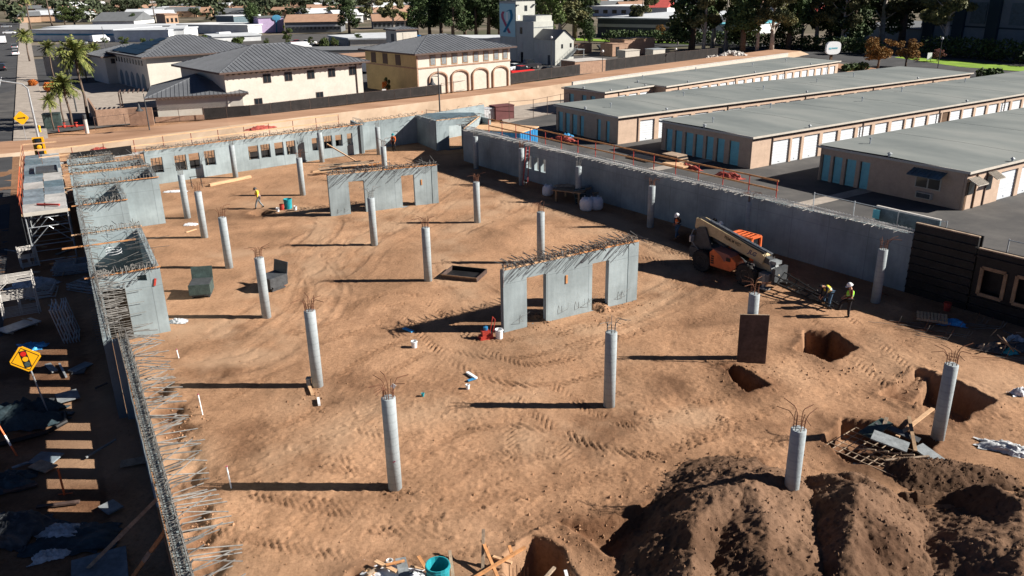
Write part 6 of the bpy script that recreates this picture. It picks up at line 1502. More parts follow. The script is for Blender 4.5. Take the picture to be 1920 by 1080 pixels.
# jib
inv = (Matrix.Translation(p) @ Matrix.Rotation(rad(TAZ), 4, 'Z')).inverted()
J0 = q0 + Vector((.38, 0, -.95)); J1 = inv @ (G(1566, 582) + Vector((0, 0, .18)))
b = MB(); sdv = Vector((0, 1, 0))
for s_ in (-.4, .4): b.beam(J0 + sdv * s_, J1 + sdv * s_ * .9, .07, .1); b.beam(J0 + sdv * s_ + Vector((0, 0, .42)), J1 + sdv * s_ * .5 + Vector((0, 0, .08)), .05, .05)
for k in range(6):
    f = (k + .3) / 6; q = J0.lerp(J1, f); hz = .42 * (1 - f) + .06; b.beam(q - sdv * .4, q + sdv * .4, .05, .05)
    for s_ in (-.4, .4): b.beam(q + sdv * s_, J0.lerp(J1, f + .06) + sdv * s_ + Vector((0, 0, hz)), .035, .035)
b.build('lattice_jib', 'black', t); b = MB(); b.bx(J0.x - .15, J0.x + .05, -.65, .45, J0.z - .15, J0.z + .75); b.bx(J0.x - .02, J0.x + .12, -.65, .45, J0.z - .1, J0.z); b.build('carriage', 'dgrey', t)

# ---------------------------------------------------------------- people
def skin(name, verts, edges, radii, m_, parent, sub=1):
    me = bpy.data.meshes.new(name); me.from_pydata([tuple(v) for v in verts], edges, []); me.materials.append(mt[m_])
    o = bpy.data.objects.new(name, me); col.objects.link(o); o.parent = parent
    md = o.modifiers.new('Skin', 'SKIN'); md.use_smooth_shade = True
    for i, r_ in enumerate(radii): sv = me.skin_vertices[0].data[i]; sv.radius = (r_, r_) if not isinstance(r_, tuple) else r_; sv.use_root = i == 0
    s_ = o.modifiers.new('Subdivision', 'SUBSURF'); s_.levels = s_.render_levels = sub
    return o
def person(lab, px, rz, J, vest='hivis', helmet='white', legs='darkcloth', top='shirt', H=1.76, z=0, sleeves=True, boots='black', hair=None):
    """J: joints in metres, facing +x. keys: pel chest neck head  sL eL wL  sR eR wR  hL kL aL  hR kR aR"""
    p = G(*px); t = thing('person', lab, 'person', (p.x, p.y, z), rad(rz), 'construction workers'); k_ = H / 1.76; t.scale = (k_,) * 3
    V = {k: Vector(v) for k, v in J.items()}
    names = ['pel', 'belly', 'chest', 'neck', 'chin', 'head', 'crown']; V['belly'] = V['pel'].lerp(V['chest'], .5); hd = (V['head'] - V['neck']).normalized(); V['chin'] = V['neck'] + hd * .07; V['crown'] = V['head'] + hd * .09
    vs = [V[n] for n in names]; rs = [(.13, .16), (.115, .14), (.125, .175), .055, .062, (.088, .078), .062]; es = [(i, i + 1) for i in range(6)]
    for s_ in 'LR':
        i0 = len(vs); vs += [V['s' + s_], V['s' + s_].lerp(V['e' + s_], .5), V['e' + s_], V['w' + s_]]; rs += [.062, .05, .041, .028]; es += [(2, i0), (i0, i0 + 1), (i0 + 1, i0 + 2), (i0 + 2, i0 + 3)]
        fd = (V['w' + s_] - V['e' + s_]).normalized(); side = fd.cross(Vector((0, 0, 1)));
        if side.length < .2: side = Vector((0, 1, 0))
        side.normalize(); nn = fd.cross(side); palm = V['w' + s_] + fd * .07; ip = len(vs); vs.append(palm); rs.append((.034, .02)); es.append((i0 + 3, ip))
        for q, (off, l_) in enumerate(((-.03, .07), (-.01, .085), (.01, .08), (.03, .062))):
            a = len(vs); vs += [palm + side * off + fd * .035, palm + side * off * 1.1 + fd * (.035 + l_ * .55) + nn * .018, palm + side * off * 1.1 + fd * (.03 + l_ * .8) + nn * .045]; rs += [.0095, .0088, .0075]; es += [(ip, a), (a, a + 1), (a + 1, a + 2)]
        a = len(vs); vs += [V['w' + s_] + fd * .035 + side * .045, V['w' + s_] + fd * .075 + side * .062 + nn * .02]; rs += [.011, .009]; es += [(i0 + 3, a), (a, a + 1)]
        i0 = len(vs); vs += [V['h' + s_], V['h' + s_].lerp(V['k' + s_], .5), V['k' + s_], V['k' + s_].lerp(V['a' + s_], .35), V['a' + s_]]; rs += [.09, .08, .056, .052, .036]; es += [(0, i0)] + [(i0 + k, i0 + k + 1) for k in range(4)]
    skin('body', vs, es, rs, 'skin', t, 1)
    # clothes
    vs = [V['pel'] + (V['chest'] - V['pel']).normalized() * .04]; rs = [(.15, .175)]; es = []
    for s_ in 'LR': i0 = len(vs); vs += [V['h' + s_], V['h' + s_].lerp(V['k' + s_], .5), V['k' + s_], V['k' + s_].lerp(V['a' + s_], .5), V['a' + s_]]; rs += [.105, .095, .075, .072, .062]; es += [(0, i0)] + [(i0 + k, i0 + k + 1) for k in range(4)]
    skin('trousers', vs, es, rs, legs, t)
    vs = [V['belly'], V['chest'], V['chest'].lerp(V['neck'], .6)]; rs = [(.135, .165), (.145, .19), .085]; es = [(0, 1), (1, 2)]
    for s_ in 'LR':
        i0 = len(vs); vs += [V['s' + s_], V['s' + s_].lerp(V['e' + s_], .55), V['e' + s_]] + ([V['e' + s_].lerp(V['w' + s_], .85)] if sleeves else []); rs += [.075, .065, .054] + ([.042] if sleeves else []); es += [(1, i0)] + [(i0 + k, i0 + k + 1) for k in range(3 if sleeves else 2)]
    skin('shirt', vs, es, rs, top, t)
    if vest:
        vs = [V['pel'].lerp(V['chest'], .12), V['belly'], V['chest'], V['chest'].lerp(V['neck'], .45)]; vt = skin('vest', vs, [(0, 1), (1, 2), (2, 3)], [(.155, .18), (.152, .182), (.162, .205), (.1, .15)], vest, t)
        up = (V['chest'] - V['pel']).normalized(); b = MB(); rt = Vector((0, 0, 1)).rotation_difference(up).to_matrix()
        c = V['belly'] + up * .02; b.add([rt @ Vector((math.cos(a) * .162, math.sin(a) * .19, z_)) + c for z_ in (-.022, .022) for a in [k * math.pi / 8 for k in range(16)]], [(k, (k + 1) % 16, 16 + (k + 1) % 16, 16 + k) for k in range(16)]); b.build('reflective_band', 'galv', vt)
    for s_ in 'LR':
        an = V['a' + s_]; f = Vector((1, 0, 0)) if ('f' + s_) not in V else (V['f' + s_] - an).normalized()
        vs = [an + Vector((0, 0, .06)), an + Vector((0, 0, -.05)) - f * .03, an + f * .1 + Vector((0, 0, -.055)), an + f * .18 + Vector((0, 0, -.06))]; skin('boot', vs, [(0, 1), (1, 2), (2, 3)], [.058, .056, (.05, .038), (.042, .026)], boots, t)
    hc = V['head'] + hd * .035; rt = Vector((0, 0, 1)).rotation_difference(hd).to_matrix()
    if helmet:
        b = MB(); b.lathe([(.175, -.012), (.135, 0), (.132, .05), (.112, .1), (.07, .135), (.02, .148)], 16, hc, rt); b.box(hc + rt @ Vector((.15, 0, -.008)), (.12, .17, .014), rt); b.build('hard_hat', helmet, t, smooth=False)
    if hair: b = MB(); b.sphere(hc, .1, 10, 6, (1, .9, .8)); b.build('hair', hair, t)
    b = MB(); fx = rt @ Vector((1, 0, 0)); b.sphere(V['head'] + fx * .088 - hd * .01, .018, 6, 4); b.build('nose', 'skin', t)
    for y in (-.03, .03): b = MB(); b.sphere(V['head'] + fx * .08 + Vector((0, y, 0)) + hd * .02, .011, 6, 4); b.build('eye', 'black', t)
    b = MB(); b.box(V['head'] + fx * .084 - hd * .045, (.012, .05, .01)); b.build('mouth', 'maroon', t)
    for y in (-.082, .082): b = MB(); b.sphere(V['head'] + Vector((0, y, 0)), .022, 6, 4, (.7, .4, 1)); b.build('ear', 'skin', t)
    return t
ST = dict(pel=(0, 0, .95), chest=(.02, 0, 1.3), neck=(.03, 0, 1.48), head=(.05, 0, 1.6), sL=(.02, .19, 1.42), eL=(.02, .24, 1.14), wL=(.14, .2, .9), sR=(.02, -.19, 1.42), eR=(.02, -.24, 1.14), wR=(.14, -.2, .9),
          hL=(0, .1, .9), kL=(.02, .11, .5), aL=(0, .11, .1), hR=(0, -.1, .9), kR=(.02, -.11, .5), aR=(0, -.11, .1))
def pose(**k): d = dict(ST); d.update(k); return d
person('worker in lime vest and white hard hat, one foot up on the lattice jib', (1589, 594), 170, pose(head=(.08, 0, 1.59), kR=(.34, -.1, .72), aR=(.42, -.12, .36), eL=(.0, .23, 1.15), wL=(.22, .12, 1.02), eR=(.06, -.24, 1.16), wR=(.26, -.12, 1.02)), 'hivis', 'white', 'darkcloth', 'shirt', 1.78)
person('worker in a yellow vest and jeans bending forward over the lattice jib', (1551, 577), 190, pose(pel=(-.08, 0, .9), chest=(.2, 0, 1.12), neck=(.36, 0, 1.2), head=(.48, 0, 1.22), sL=(.24, .18, 1.16), eL=(.3, .2, .88), wL=(.42, .1, .66), sR=(.24, -.18, 1.16), eR=(.3, -.2, .88), wR=(.42, -.1, .66), hL=(-.08, .1, .86), hR=(-.08, -.1, .86), kR=(.16, -.1, .66), aR=(.18, -.1, .3), kL=(-.02, .1, .48)), 'hivis2', None, 'jeans', 'darkcloth', 1.72, boots='boots', hair='darkcloth')
person('worker in orange vest and white hard hat walking before the long right wall', (1269, 447), 215, pose(aL=(.22, .1, .1), kL=(.16, .1, .5), aR=(-.24, -.1, .12), kR=(.0, -.1, .52), wL=(.22, .12, 1.05), eL=(-.02, .24, 1.16), wR=(.2, -.14, 1.0), head=(.1, 0, 1.58)), 'oranvest', 'white', 'jeans', 'darkcloth', 1.72, boots='boots')
person('worker in a yellow orange vest stepping left near the teal bin', (487, 391), 195, pose(aL=(.3, .1, .1), kL=(.2, .1, .5), aR=(-.28, -.1, .14), kR=(-.04, -.1, .5), wL=(.1, .3, .95), wR=(-.12, -.28, 1.0), pel=(0, 0, .92), chest=(.08, 0, 1.26), neck=(.12, 0, 1.43), head=(.16, 0, 1.54)), 'oranvest', 'dgrey', 'mgrey', 'hivis2', 1.68)
person('worker with a black cap seen above the rear end of the beige boom', (1337, 461), 230, pose(), 'oranvest', 'black', 'darkcloth', 'oranvest', 1.78)
person('worker with a white hard hat just right of the black capped one behind the boom', (1349, 465), 215, pose(), 'oranvest', 'white', 'jeans', 'shirt', 1.7)
person('worker with a teal hard hat standing in the shade of the recessed bay', (739, 283), 250, pose(), 'darkcloth', 'teal', 'darkcloth', 'oranvest', 1.75)

# ---------------------------------------------------------------- loose things on the site
def put(name, lab, cat, px, rz=0, z=0, group=None):
    p = G(*px); return thing(name, lab, cat, (p.x, p.y, z), rad(rz), group)
t = put('plywood_sheet', 'dark brown plywood sheet standing upright before a column', 'plywood', (1381, 680), -6); t.rotation_euler.x = rad(-4)
b = MB(); b.bx(0, 1.2, -.03, .02, 0, 2.2); b.build('sheet_face', 'formbrown', t); b = MB(); b.bx(-.02, 1.22, -.035, .025, 2.2, 2.22); b.bx(1.2, 1.22, -.035, .025, 0, 2.2); b.build('edge', 'lumber2', t)
t.children[0].data.transform(Matrix.Identity(4))
# open form box
t = put('plywood_box', 'shallow open black plywood box lying on the dirt beside a column', 'box', (829, 522), -8); e = (G(893, 529) - G(829, 522)); t.rotation_euler.z = math.atan2(e.y, e.x)
Wb, Db = e.length, 1.5; b = MB(); b.bx(0, Wb, 0, Db, 0, .04); b.build('bottom', 'form', t)
for q in ((0, Wb, -.05, 0), (0, Wb, Db, Db + .05)): b = MB(); b.bx(q[0], q[1], q[2], q[3], 0, .26); b.build('side', 'form' if q[2] > 0 else 'formbrown', t)
for x in (-.05, Wb): b = MB(); b.bx(x, x + .05, -.05, Db + .05, 0, .261); b.build('end', 'formbrown', t)
b = MB(); b.bx(-.05, Wb + .05, -.07, -.05, .2, .27); b.bx(-.05, Wb + .05, Db + .05, Db + .08, .2, .27); b.build('edge_strip', 'ply', t)
def dumpster(lab, px, rz, m_, lid=True):
    t = put('dumpster', lab, 'dumpster', px, rz, group='steel tipping bins'); b = MB()
    pr = [(-.55, .25), (.55, .25), (.75, .62), (.78, 1.0), (-.75, 1.0), (-.75, .5)]
    for s_ in (-.72, .68): b = MB(); b.prism(pr, s_, s_ + .04, lambda x, y, z: (x, z, y)); b.build('side_panel', m_, t)
    b = MB()
    for u_, v_ in zip(pr[:3] + pr[3:4], pr[1:4]): b.beam((u_[0], 0, u_[1]), (v_[0], 0, v_[1]), 1.42, .04, up=(0, 0, 1)) if abs(u_[0] - v_[0]) > .3 else b.bx(min(u_[0], v_[0]) - .02, max(u_[0], v_[0]) + .02, -.71, .71, min(u_[1], v_[1]), max(u_[1], v_[1]))
    b.bx(-.77, -.73, -.71, .71, .3, 1.0); b.build('bin_shell', m_, t)
    b = MB(); b.bx(-.74, .76, -.7, .67, .99, 1.03); b.build('closed_lid_half', 'dgrey', t); b = MB(); b.bx(-.8, -.72, -.72, .72, .3, 1.03); b.build('front_panel', m_, t)
    b = MB(); b.bx(-.6, .6, -.6, -.5, .0, .12); b.bx(-.6, .6, .5, .6, .0, .12); b.bx(-.6, .5, -.65, .65, .12, .26); b.build('skid', 'dgrey', t)
    for x in (-.5, .5):
        for y in (-.55, .55): b = MB(); b.lathe([(.1, -.04), (.1, .04)], 10, (x, y, .1), Matrix.Rotation(rad(90), 3, 'X')); b.build('caster', 'orange', t)
    if lid: b = MB(); b.beam((.77, 0, 1.0), (.95, 0, 1.85), 1.45, .05); b.build('lid', m_, t)
    t.scale = (.76,) * 3
    return t
t = dumpster('dark green steel bin with its lid standing open beside the core wall', (380, 553), 100, 'dump')
t = dumpster('black steel bin with a bent up lid behind a round column', (513, 540), 55, 'dgrey')
def bucket(lab, px, m_, s=.36, group='buckets and pails', z=0, name='bucket', handle=True):
    t = put(name, lab, name, px, R.uniform(0, 360), z, group); h = s; r_ = s * .42; b = MB()
    b.add([(math.cos(a) * rr, math.sin(a) * rr, zz) for rr, zz in ((r_ * .85, 0), (r_, h), (r_ * .92, h), (r_ * .78, .03)) for a in [k * math.pi / 8 for k in range(16)]], [(i * 16 + k, i * 16 + (k + 1) % 16, (i + 1) * 16 + (k + 1) % 16, (i + 1) * 16 + k) for i in range(3) for k in range(16)] + [tuple(48 + k for k in range(16)), tuple(range(16))[::-1]]); b.build('pail', m_, t)
    b = MB(); b.tube([(math.cos(a) * (r_ + .01), math.sin(a) * (r_ + .01), h * .9) for a in [k * math.pi / 8 for k in range(17)]], .012, 4, False); b.build('rim', m_, t)
    if handle: b = MB(); b.tube([(r_ * math.cos(a), r_ * .5, h * .9 + r_ * .8 * math.sin(a) * -.6) for a in [k * math.pi / 6 for k in range(7)]], .006, 4, False); b.build('handle', 'galv', t)
    return t
bucket('white bucket at the foot of the nearer free standing wall beside the red machine', (936, 634), 'white', .46)
bucket('small white bucket alone on the dirt in the middle of the site', (777, 652), 'white', .34)
bucket('green trash can near the stepping worker', (541, 391), 'teal', .75, name='trash_can', handle=False, group='trash cans')
bucket('white bucket left of the green trash can', (521, 397), 'white', .3); bucket('red can beside the green trash can', (529, 393), 'paint_red', .42); bucket('white bucket right of the green trash can', (554, 394), 'white', .32)
bucket('red bucket in the shade of the formwork behind the blue tarp', (1775, 582), 'paint_red', .42); bucket('dark red bucket before the middle formwork window', (1832, 577), 'paint_red', .36); bucket('pale bucket standing in the right formwork window', (1905, 566), 'white', .34)
bucket('teal drum with rope over it among the scraps at the bottom edge', (823, 1102), 'teal', .8, name='drum', handle=False, group='drums'); 
# red plate compactor / pump
t = put('machine', 'small red engine machine with an upright handle beside the white bucket', 'machine', (911, 634), 20)
b = MB(); b.bx(-.3, .3, -.2, .2, .02, .16); b.bx(-.34, .34, -.24, .24, .0, .05); b.build('base', 'paint_red', t); b = MB(); b.bx(-.2, .15, -.15, .15, .16, .42); b.build('engine', 'paint_red', t); b = MB(); b.lathe([(.1, 0), (.12, .06), (.12, .16), (.04, .2)], 10, (0, 0, .42)); b.build('tank', 'blue', t); b = MB(); b.tube([(.25, -.18, .1), (.42, -.18, .95), (.42, .18, .95), (.25, .18, .1)], .022, 6); b.build('handle', 'paint_red', t)
b = MB(); b.lathe([(.1, -.03), (.1, .03)], 10, (.3, .25, .1), Matrix.Rotation(rad(90), 3, 'X')); b.build('wheel', 'rubber', t)
def plank(lab, a, c, w_, h_, m_, z=0, cat='plank', name='plank', group='loose planks and boards', tilt=0):
    p, q = G(*a), G(*c); d = q - p; t = MB().beam((0, 0, 0), (d.length, 0, tilt), w_, h_).build(name, m_, loc=(p.x, p.y, z + h_ / 2 + .03)); t.rotation_euler.z = math.atan2(d.y, d.x); tag(t, lab, cat, group); return t
plank('long pale beam lying on the dirt by the back wall', (393, 350), (470, 334), .3, .22, 'lumber')
plank('blue board lying across the tip of the free standing wall shadow', (757, 617), (774, 624), .18, .05, 'bluetarp')
plank('white gutter piece lying on the dirt', (876, 701), (893, 712), .14, .08, 'white'); plank('blue strip next to the white gutter piece', (877, 716), (892, 711), .12, .05, 'blue')
plank('short board by the paper scrap near the left core wall', (349, 437), (368, 431), .1, .05, 'lumber'); plank('thin brown pipe from the foot of the stout column', (580, 727), (586, 742), .12, .1, 'lumber'); plank('short white pipe end near the foot of the stout column', (597, 750), (599, 762), .1, .1, 'white')
plank('dark brown board end in the shade under the formwork', (1728, 552), (1762, 556), .35, .3, 'ply')
plank('dark steel bar along the foot of the long right wall', (1640, 545), (1665, 556), .06, .06, 'rust'); 
for px, l_, lab in (((336, 673), .45, 'short white stake by the left wall'), ((380, 777), .85, 'tall white stake in front of the left wall rebar'), ((434, 915), .8, 'leaning white stake at the tip of the nearest column shadow')):
    t = put('stake', lab, 'stake', px, 0, group='white stakes along the left wall'); b = MB(); b.beam((0, 0, -.1), (-.06, .03, l_), .035, .035); b.build('shaft', 'white', t); b = MB(); b.box((-.06, .03, l_ + .01), (.045, .045, .04)); b.build('cap', 'pinkr', t)
bucket('small green cap like scrap on the dirt near the nearest column', (793, 743), 'teal', .14, group=None); bucket('white pipe stub standing below the white gutter piece', (877, 729), 'white', .2, group=None, handle=False)
# crumpled sheets
def tarp(lab, px, w_, d_, h_, m_, seed=0, cat='tarp', name='tarp', rz=0, z=0.0, group=None, n=26):
    p = G(*px) if len(px) == 2 else Vector(px); g = np.linspace(-1, 1, n); A, B2 = np.meshgrid(g, g, indexing='ij'); r = np.sqrt(A ** 2 + B2 ** 2)
    edge = 1 + fbm(A * 2 + seed, B2 * 2, 1.1, 3) * .5; XX = A * w_ / 2 * edge; YY = B2 * d_ / 2 * edge
    HH = h_ * np.clip(1 - r ** 2, 0, 1) ** .6 * (.55 + .5 * fbm(A * 3 + seed * 3, B2 * 3, 1.2, 4, .7)) + np.abs(fbm(A * 9 + seed, B2 * 9, 1., 3, .6)) * h_ * .2 + .02
    me = bpy.data.meshes.new(name); ii, jj = np.meshgrid(np.arange(n - 1), np.arange(n - 1), indexing='ij'); ba = ii * n + jj
    fast_mesh(me, np.stack([XX, YY, HH], -1).reshape(-1, 3).astype(np.float32), np.stack([ba, ba + n, ba + n + 1, ba + 1], -1).reshape(-1, 4)); me.materials.append(mt[m_])
    me.polygons.foreach_set('use_smooth', [True] * len(me.polygons))
    o = inst(name, me, None, (p.x, p.y, p.z + z), (0, 0, rad(rz))); tag(o, lab, cat, group); return o
tarp('bright blue tarp beside the pallet in the formwork shade', (1783, 607), 1.5, .9, .3, 'bluetarp', 1, rz=-20)
tarp('crumpled clear plastic sheet on the slope at the right edge', (1895, 846), 1.9, .9, .35, 'plastic', 2, rz=-35)
tarp('white plastic scrap by the left core wall', (330, 360), 1.8, .5, .2, 'bag', 3, rz=8); tarp('small white plastic scrap at the foot of the nearest core wall', (333, 604), .9, .5, .25, 'plastic', 4)
tarp('pale paper scrap on the dirt left of the columns', (358, 422), .9, .5, .2, 'bag', 6)
LZ = 2.93
for px, w_, m_, lab in (((1058, 263), 2.4, 'redtarp', 'farthest crumpled red mesh on the ledge of the right wall'), ((1290, 317), 2.2, 'redtarp', 'middle crumpled red mesh on the ledge of the right wall'), ((1371, 334), 2.3, 'redtarp', 'nearest crumpled red mesh on the ledge of the right wall'), ((1064, 258), 1.4, 'bluetarp', 'small blue tarp behind the farthest red mesh'), ((488, 243), 2.8, 'redtarp', 'red mesh bundle on the walkway outside the windowed back wall'), ((188, 284), 1.6, 'redtarp', 'red bundle at the right end of the black form panel')):
    q = G(px[0], px[1], LZ - .1); tarp(lab, (q.x, q.y, LZ - .08), w_, .9, .45, m_, R.random() * 9, rz=125 if px[0] > 900 else 38, group='crumpled mesh bundles on the walls')
# big bags
def bigbag(lab, px, s):
    t = put('big_bag', lab, 'bulk bag', px, R.uniform(0, 90), group='white bulk bags'); b = MB(); prof = [(.36, 0), (.46, .12), (.49, .45), (.46, .75), (.36, .88), (.2, .93)]
    b.lathe([(r_ * s, z * s) for r_, z in prof], 12); me = b.mesh('sack', 'bag', True)
    for v in me.vertices:
        a = math.atan2(v.co.y, v.co.x); k = 1 + .1 * abs(math.sin(2 * a)) ** .5 * 1; v.co.x *= k + R.uniform(-.04, .04); v.co.y *= k + R.uniform(-.04, .04)
    inst('sack', me, t)
    for a in (.8, 2.4, 3.9, 5.5): b = MB(); c = Vector((math.cos(a) * .34 * s, math.sin(a) * .34 * s, .85 * s)); b.tube([c + Vector((-.07, 0, -.02)), c + Vector((-.02, 0, .16)), c + Vector((.06, 0, .14)), c + Vector((.09, 0, -.02))], .018, 4); b.build('loop', 'bag', t)
bigbag('single white bulk bag left of the work table', (1027, 366), .85); bigbag('left one of the two white bulk bags standing together', (1100, 394), 1.0); bigbag('right one of the two white bulk bags standing together', (1118, 392), .95)
t = put('work_table', 'rough timber work table with scraps on top beside the bulk bags', 'table', (1040, 378), 0); e = G(1072, 382) - G(1040, 378); t.rotation_euler.z = math.atan2(e.y, e.x)
b = MB(); b.bx(-.2, 2.2, -.1, 1.9, .86, .93); b.build('tabletop', 'ply', t)
for x in (0, 1.9):
    for y in (.05, 1.7): b = MB(); b.bx(x, x + .14, y, y + .14, 0, .86); b.build('leg', 'ply', t)
tarp('heap of pale scraps on the timber work table', tuple(t.location + Vector((.8, 1.0, .93))), 1.5, .8, .22, 'lumber2', 9, name='scraps', cat='scraps')
for k, (px, m_, w_, lab) in enumerate((((1080, 383), 'dump', 1.0, 'green grey form panel leaning at the right of the work table'), ((1096, 377), 'mgrey', .9, 'second leaning form panel behind the bulk bags'))):
    t = put('leaning_panel', lab, 'panel', px, 25); b = MB(); b.bx(0, w_, 0, .06, 0, 1.15); b.build('sheet_face', m_, t); b = MB(); [b.bx(0.02, w_ - .02, -.04, -.002, z, z + .05) for z in (.1, .4, .7, 1.0)]; b.build('rib', 'mgrey', t); t.rotation_euler.x = rad(-20)
t = put('trestle', 'low timber trestle in the shade right of the bulk bags', 'trestle', (1112, 378), 20); b = MB(); b.bx(0, 1.6, 0, .2, .6, .68); b.build('beam', 'lumber2', t)
for x in (.05, 1.45): b = MB(); b.beam((x, -.15, 0), (x, .1, .6), .08, .08); b.beam((x, .35, 0), (x, .1, .6), .08, .08); b.build('leg', 'lumber2', t)
# ladder leaning on the far column
t = put('ladder', 'pink stepladder leaning against the far column', 'ladder', (986, 347), -60); b = MB()
for y in (-.22, .22): b = MB(); b.beam((-.1, y, 0), (.35, y * .7, 3.2), .05, .08); b.build('rail', 'redroof', t)
for k in range(10): f = (k + .6) / 10.5; b = MB(); b.beam((-.1 + .45 * f, -.22 + .06 * f, 3.2 * f), (-.1 + .45 * f, .22 - .06 * f, 3.2 * f), .04, .04); b.build('rung', 'galv', t)
# lumber stack behind the farther wall
t = thing('lumber_stack', 'loose stack of planks and beams behind the farther free standing wall', 'lumber stack', G(655, 318).to_tuple(), rad(27)); r_ = random.Random(12)
for k in range(26):
    l_ = r_.uniform(2, 4.8); a = r_.uniform(-.22, .22); x = r_.uniform(-3.5, 1); y = r_.uniform(-.9, .9); z = .06 + (k // 6) * .11
    b = MB(); b.beam((x, y, z), (x + math.cos(a) * l_, y + math.sin(a) * l_, z + r_.uniform(-.02, .06)), r_.choice((.09, .14, .24, .6 if k < 4 else .2)), r_.choice((.05, .09))); b.build('plank', r_.choice(('lumber', 'lumber', 'lumber2', 'lumber3', 'form')), t)
b = MB(); b.beam((1.5, 1.0, .1), (-1.0, 3.2, 1.9), .1, .1); b.build('plank', 'lumber', t)
t = put('rebar_bundle', 'dark bundle of bars on the dirt before the windowed wall', 'rebar bundle', (545, 306), 20)
for k in range(7): b = MB(); b.tube([(-1.4, k * .09 - .3, .08), (1.5, k * .07 - .2, .12)], .02, 4); b.build('bar', 'steel', t)
b = MB(); b.bx(-1, 1.1, -.2, .3, .0, .07); b.build('mat_board', 'lumber2', t)
t = put('sawhorse', 'small black steel trestle beyond the core wall columns', 'trestle', (360, 352), 30)
for x in (0, .8): b = MB(); b.tube([(x, -.3, 0), (x, 0, .9), (x, .3, 0)], .025, 5); b.build('leg', 'black', t)
b = MB(); b.tube([(-.1, 0, .9), (.9, 0, .9)], .03, 5); b.build('beam', 'black', t)
# stack of form panels on the ledge of the right wall
t0 = G(1235, 305, LZ)
for k, (px, lab, nn, m_) in enumerate((((1200, 300), 'flat stack of dark form panels on the ledge left of the pallets', 3, 'form'), ((1262, 303), 'taller stack of form panels and pallets on the ledge', 6, 'lumber2'), ((1270, 312), 'low pallet with pale boards nearest the middle red mesh', 2, 'lumber'))):
    q = G(px[0], px[1], LZ); t = thing('panel_stack', lab, 'panel stack', q, rad(125), 'stacks of form panels on the ledge')
    for j in range(nn): b = MB(); b.bx(-1.1 + j * .05, 1.1 - j * .08, -.55, .5, .01 + j * .1, .08 + j * .1); b.build('panel', 'form' if j % 2 == 0 and j < nn - 1 else m_ if j else 'form', t)
# blue container beyond the far end of the right wall
a, c = G(938, 246), G(1008, 258); p = FR(41.5, 4.2)
a, c, d0 = G(975, 248, 2.3), G(1008, 237, 2.3), G(927, 232, 2.3); t = thing('container', 'blue steel container with a tan plywood roof beyond the far end of the right wall', 'container', (a.x, a.y, 0), 0); e = c - a; t.rotation_euler.z = math.atan2(e.y, e.x); L = e.length; dd = (d0 - a).length
block(t, 0, L, 0, dd, 2.2, 'blue'); b = MB(); b.bx(-.1, L + .1, -.1, dd + .1, 2.2, 2.3); b.build('roof', 'lumber', t); b = MB()
for k in range(int(L / .35)): b.bx(.1 + k * .35, .22 + k * .35, -.05, -.0, .15, 2.1)
b.build('rib', 'blue', t)
for k, (px, s, m_, lab) in enumerate((((930, 226), 1.6, 'maroonroof', 'dark maroon bin behind the far corner of the site'), ((902, 228), 1.4, 'plastic', 'wrapped blue and white load behind the far corner of the site'))):
    t = put('site_bin', lab, 'bin', px, 30); block(t, 0, s * 1.6, 0, s, s, m_); b = MB(); b.bx(-.06, s * 1.6 + .06, -.06, s + .06, s, s + .08); b.build('lid', m_, t)
for k, (x, m_) in enumerate(((783, 'orange'), (792, 'orange'))):
    t = put('traffic_cone', ('left' if not k else 'right') + ' orange cone on the dirt behind the back corner wall', 'traffic cone', (x, 219), group='orange cones'); b = MB(); b.lathe([(.2, 0), (.2, .04), (.13, .05), (.03, .7)], 10); b.build('cone', m_, t); b = MB(); b.lathe([(.1, .28), (.075, .42)], 10); b.build('band', 'white', t)
# pallet and bar chairs at the right
t = put('pallet', 'pale wooden pallet resting on bars before the formwork', 'pallet', (1717, 606), -25, .16)
for k in range(9): b = MB(); b.bx(.02 + k * .15, .13 + k * .15, 0, 1.0, .1, .122); b.build('slat', 'lumber', t)
for y in (0, .46, .92): b = MB(); b.bx(0, 1.35, y, y + .08, .0, .1); b.build('runner', 'lumber2', t)
for k, (px, lab) in enumerate((((1700, 612), 'bundle of bent bars left of the pale pallet'), ((1760, 628), 'bundle of bent bars in front of the blue tarp'), ((1820, 612), 'loose bent bars right of the blue tarp'), ((1905, 672), 'loose bars at the right edge'))):
    t = put('rebar_bundle', lab, 'rebar bundle', px, -20, group='bundles of bent bars'); r_ = random.Random(k)
    for j in range(9): b = MB(); a = r_.uniform(-.5, .5); x = r_.uniform(-1, 1); y = r_.uniform(-.5, .5); b.tube([(x - .9, y, .05), (x + .4, y + a, .08), (x + .5, y + a, .08 + r_.uniform(.2, .6))], .012, 4); b.build('bar', 'rust' if j % 2 else 'steel', t)
# form boards and rebar mat in the trench
t = put('form_boards', 'broken grey form boards heaped over the trench beside a column', 'form boards', (1690, 850), 0); q0 = t.location.copy()
def bd_(a, c, z0, z1, w_, m_, h_=.05): A, B2 = G(*a) - q0, G(*c) - q0; b = MB(); b.beam((A.x, A.y, z0), (B2.x, B2.y, z1), w_, h_); b.build('board', m_, t)
for a, c, z0, z1, w_, m_ in (((1632, 838), (1700, 856), .5, .35, .7, 'mgrey'), ((1618, 830), (1660, 812), .3, .5, .5, 'dump'), ((1718, 850), (1762, 872), .3, .12, .55, 'mgrey'), ((1640, 812), (1722, 838), .45, .25, .35, 'dgrey'), ((1680, 832), (1745, 788), .3, .5, .14, 'lumber'), ((1700, 806), (1714, 860), .55, .3, .12, 'ply'), ((1648, 832), (1658, 810), .2, .6, .12, 'lumber2'), ((1600, 860), (1700, 884), -.3, -.2, .5, 'dgrey'), ((1660, 868), (1740, 870), .1, .3, .1, 'lumber2')):
    bd_(a, c, z0, z1, w_, m_)
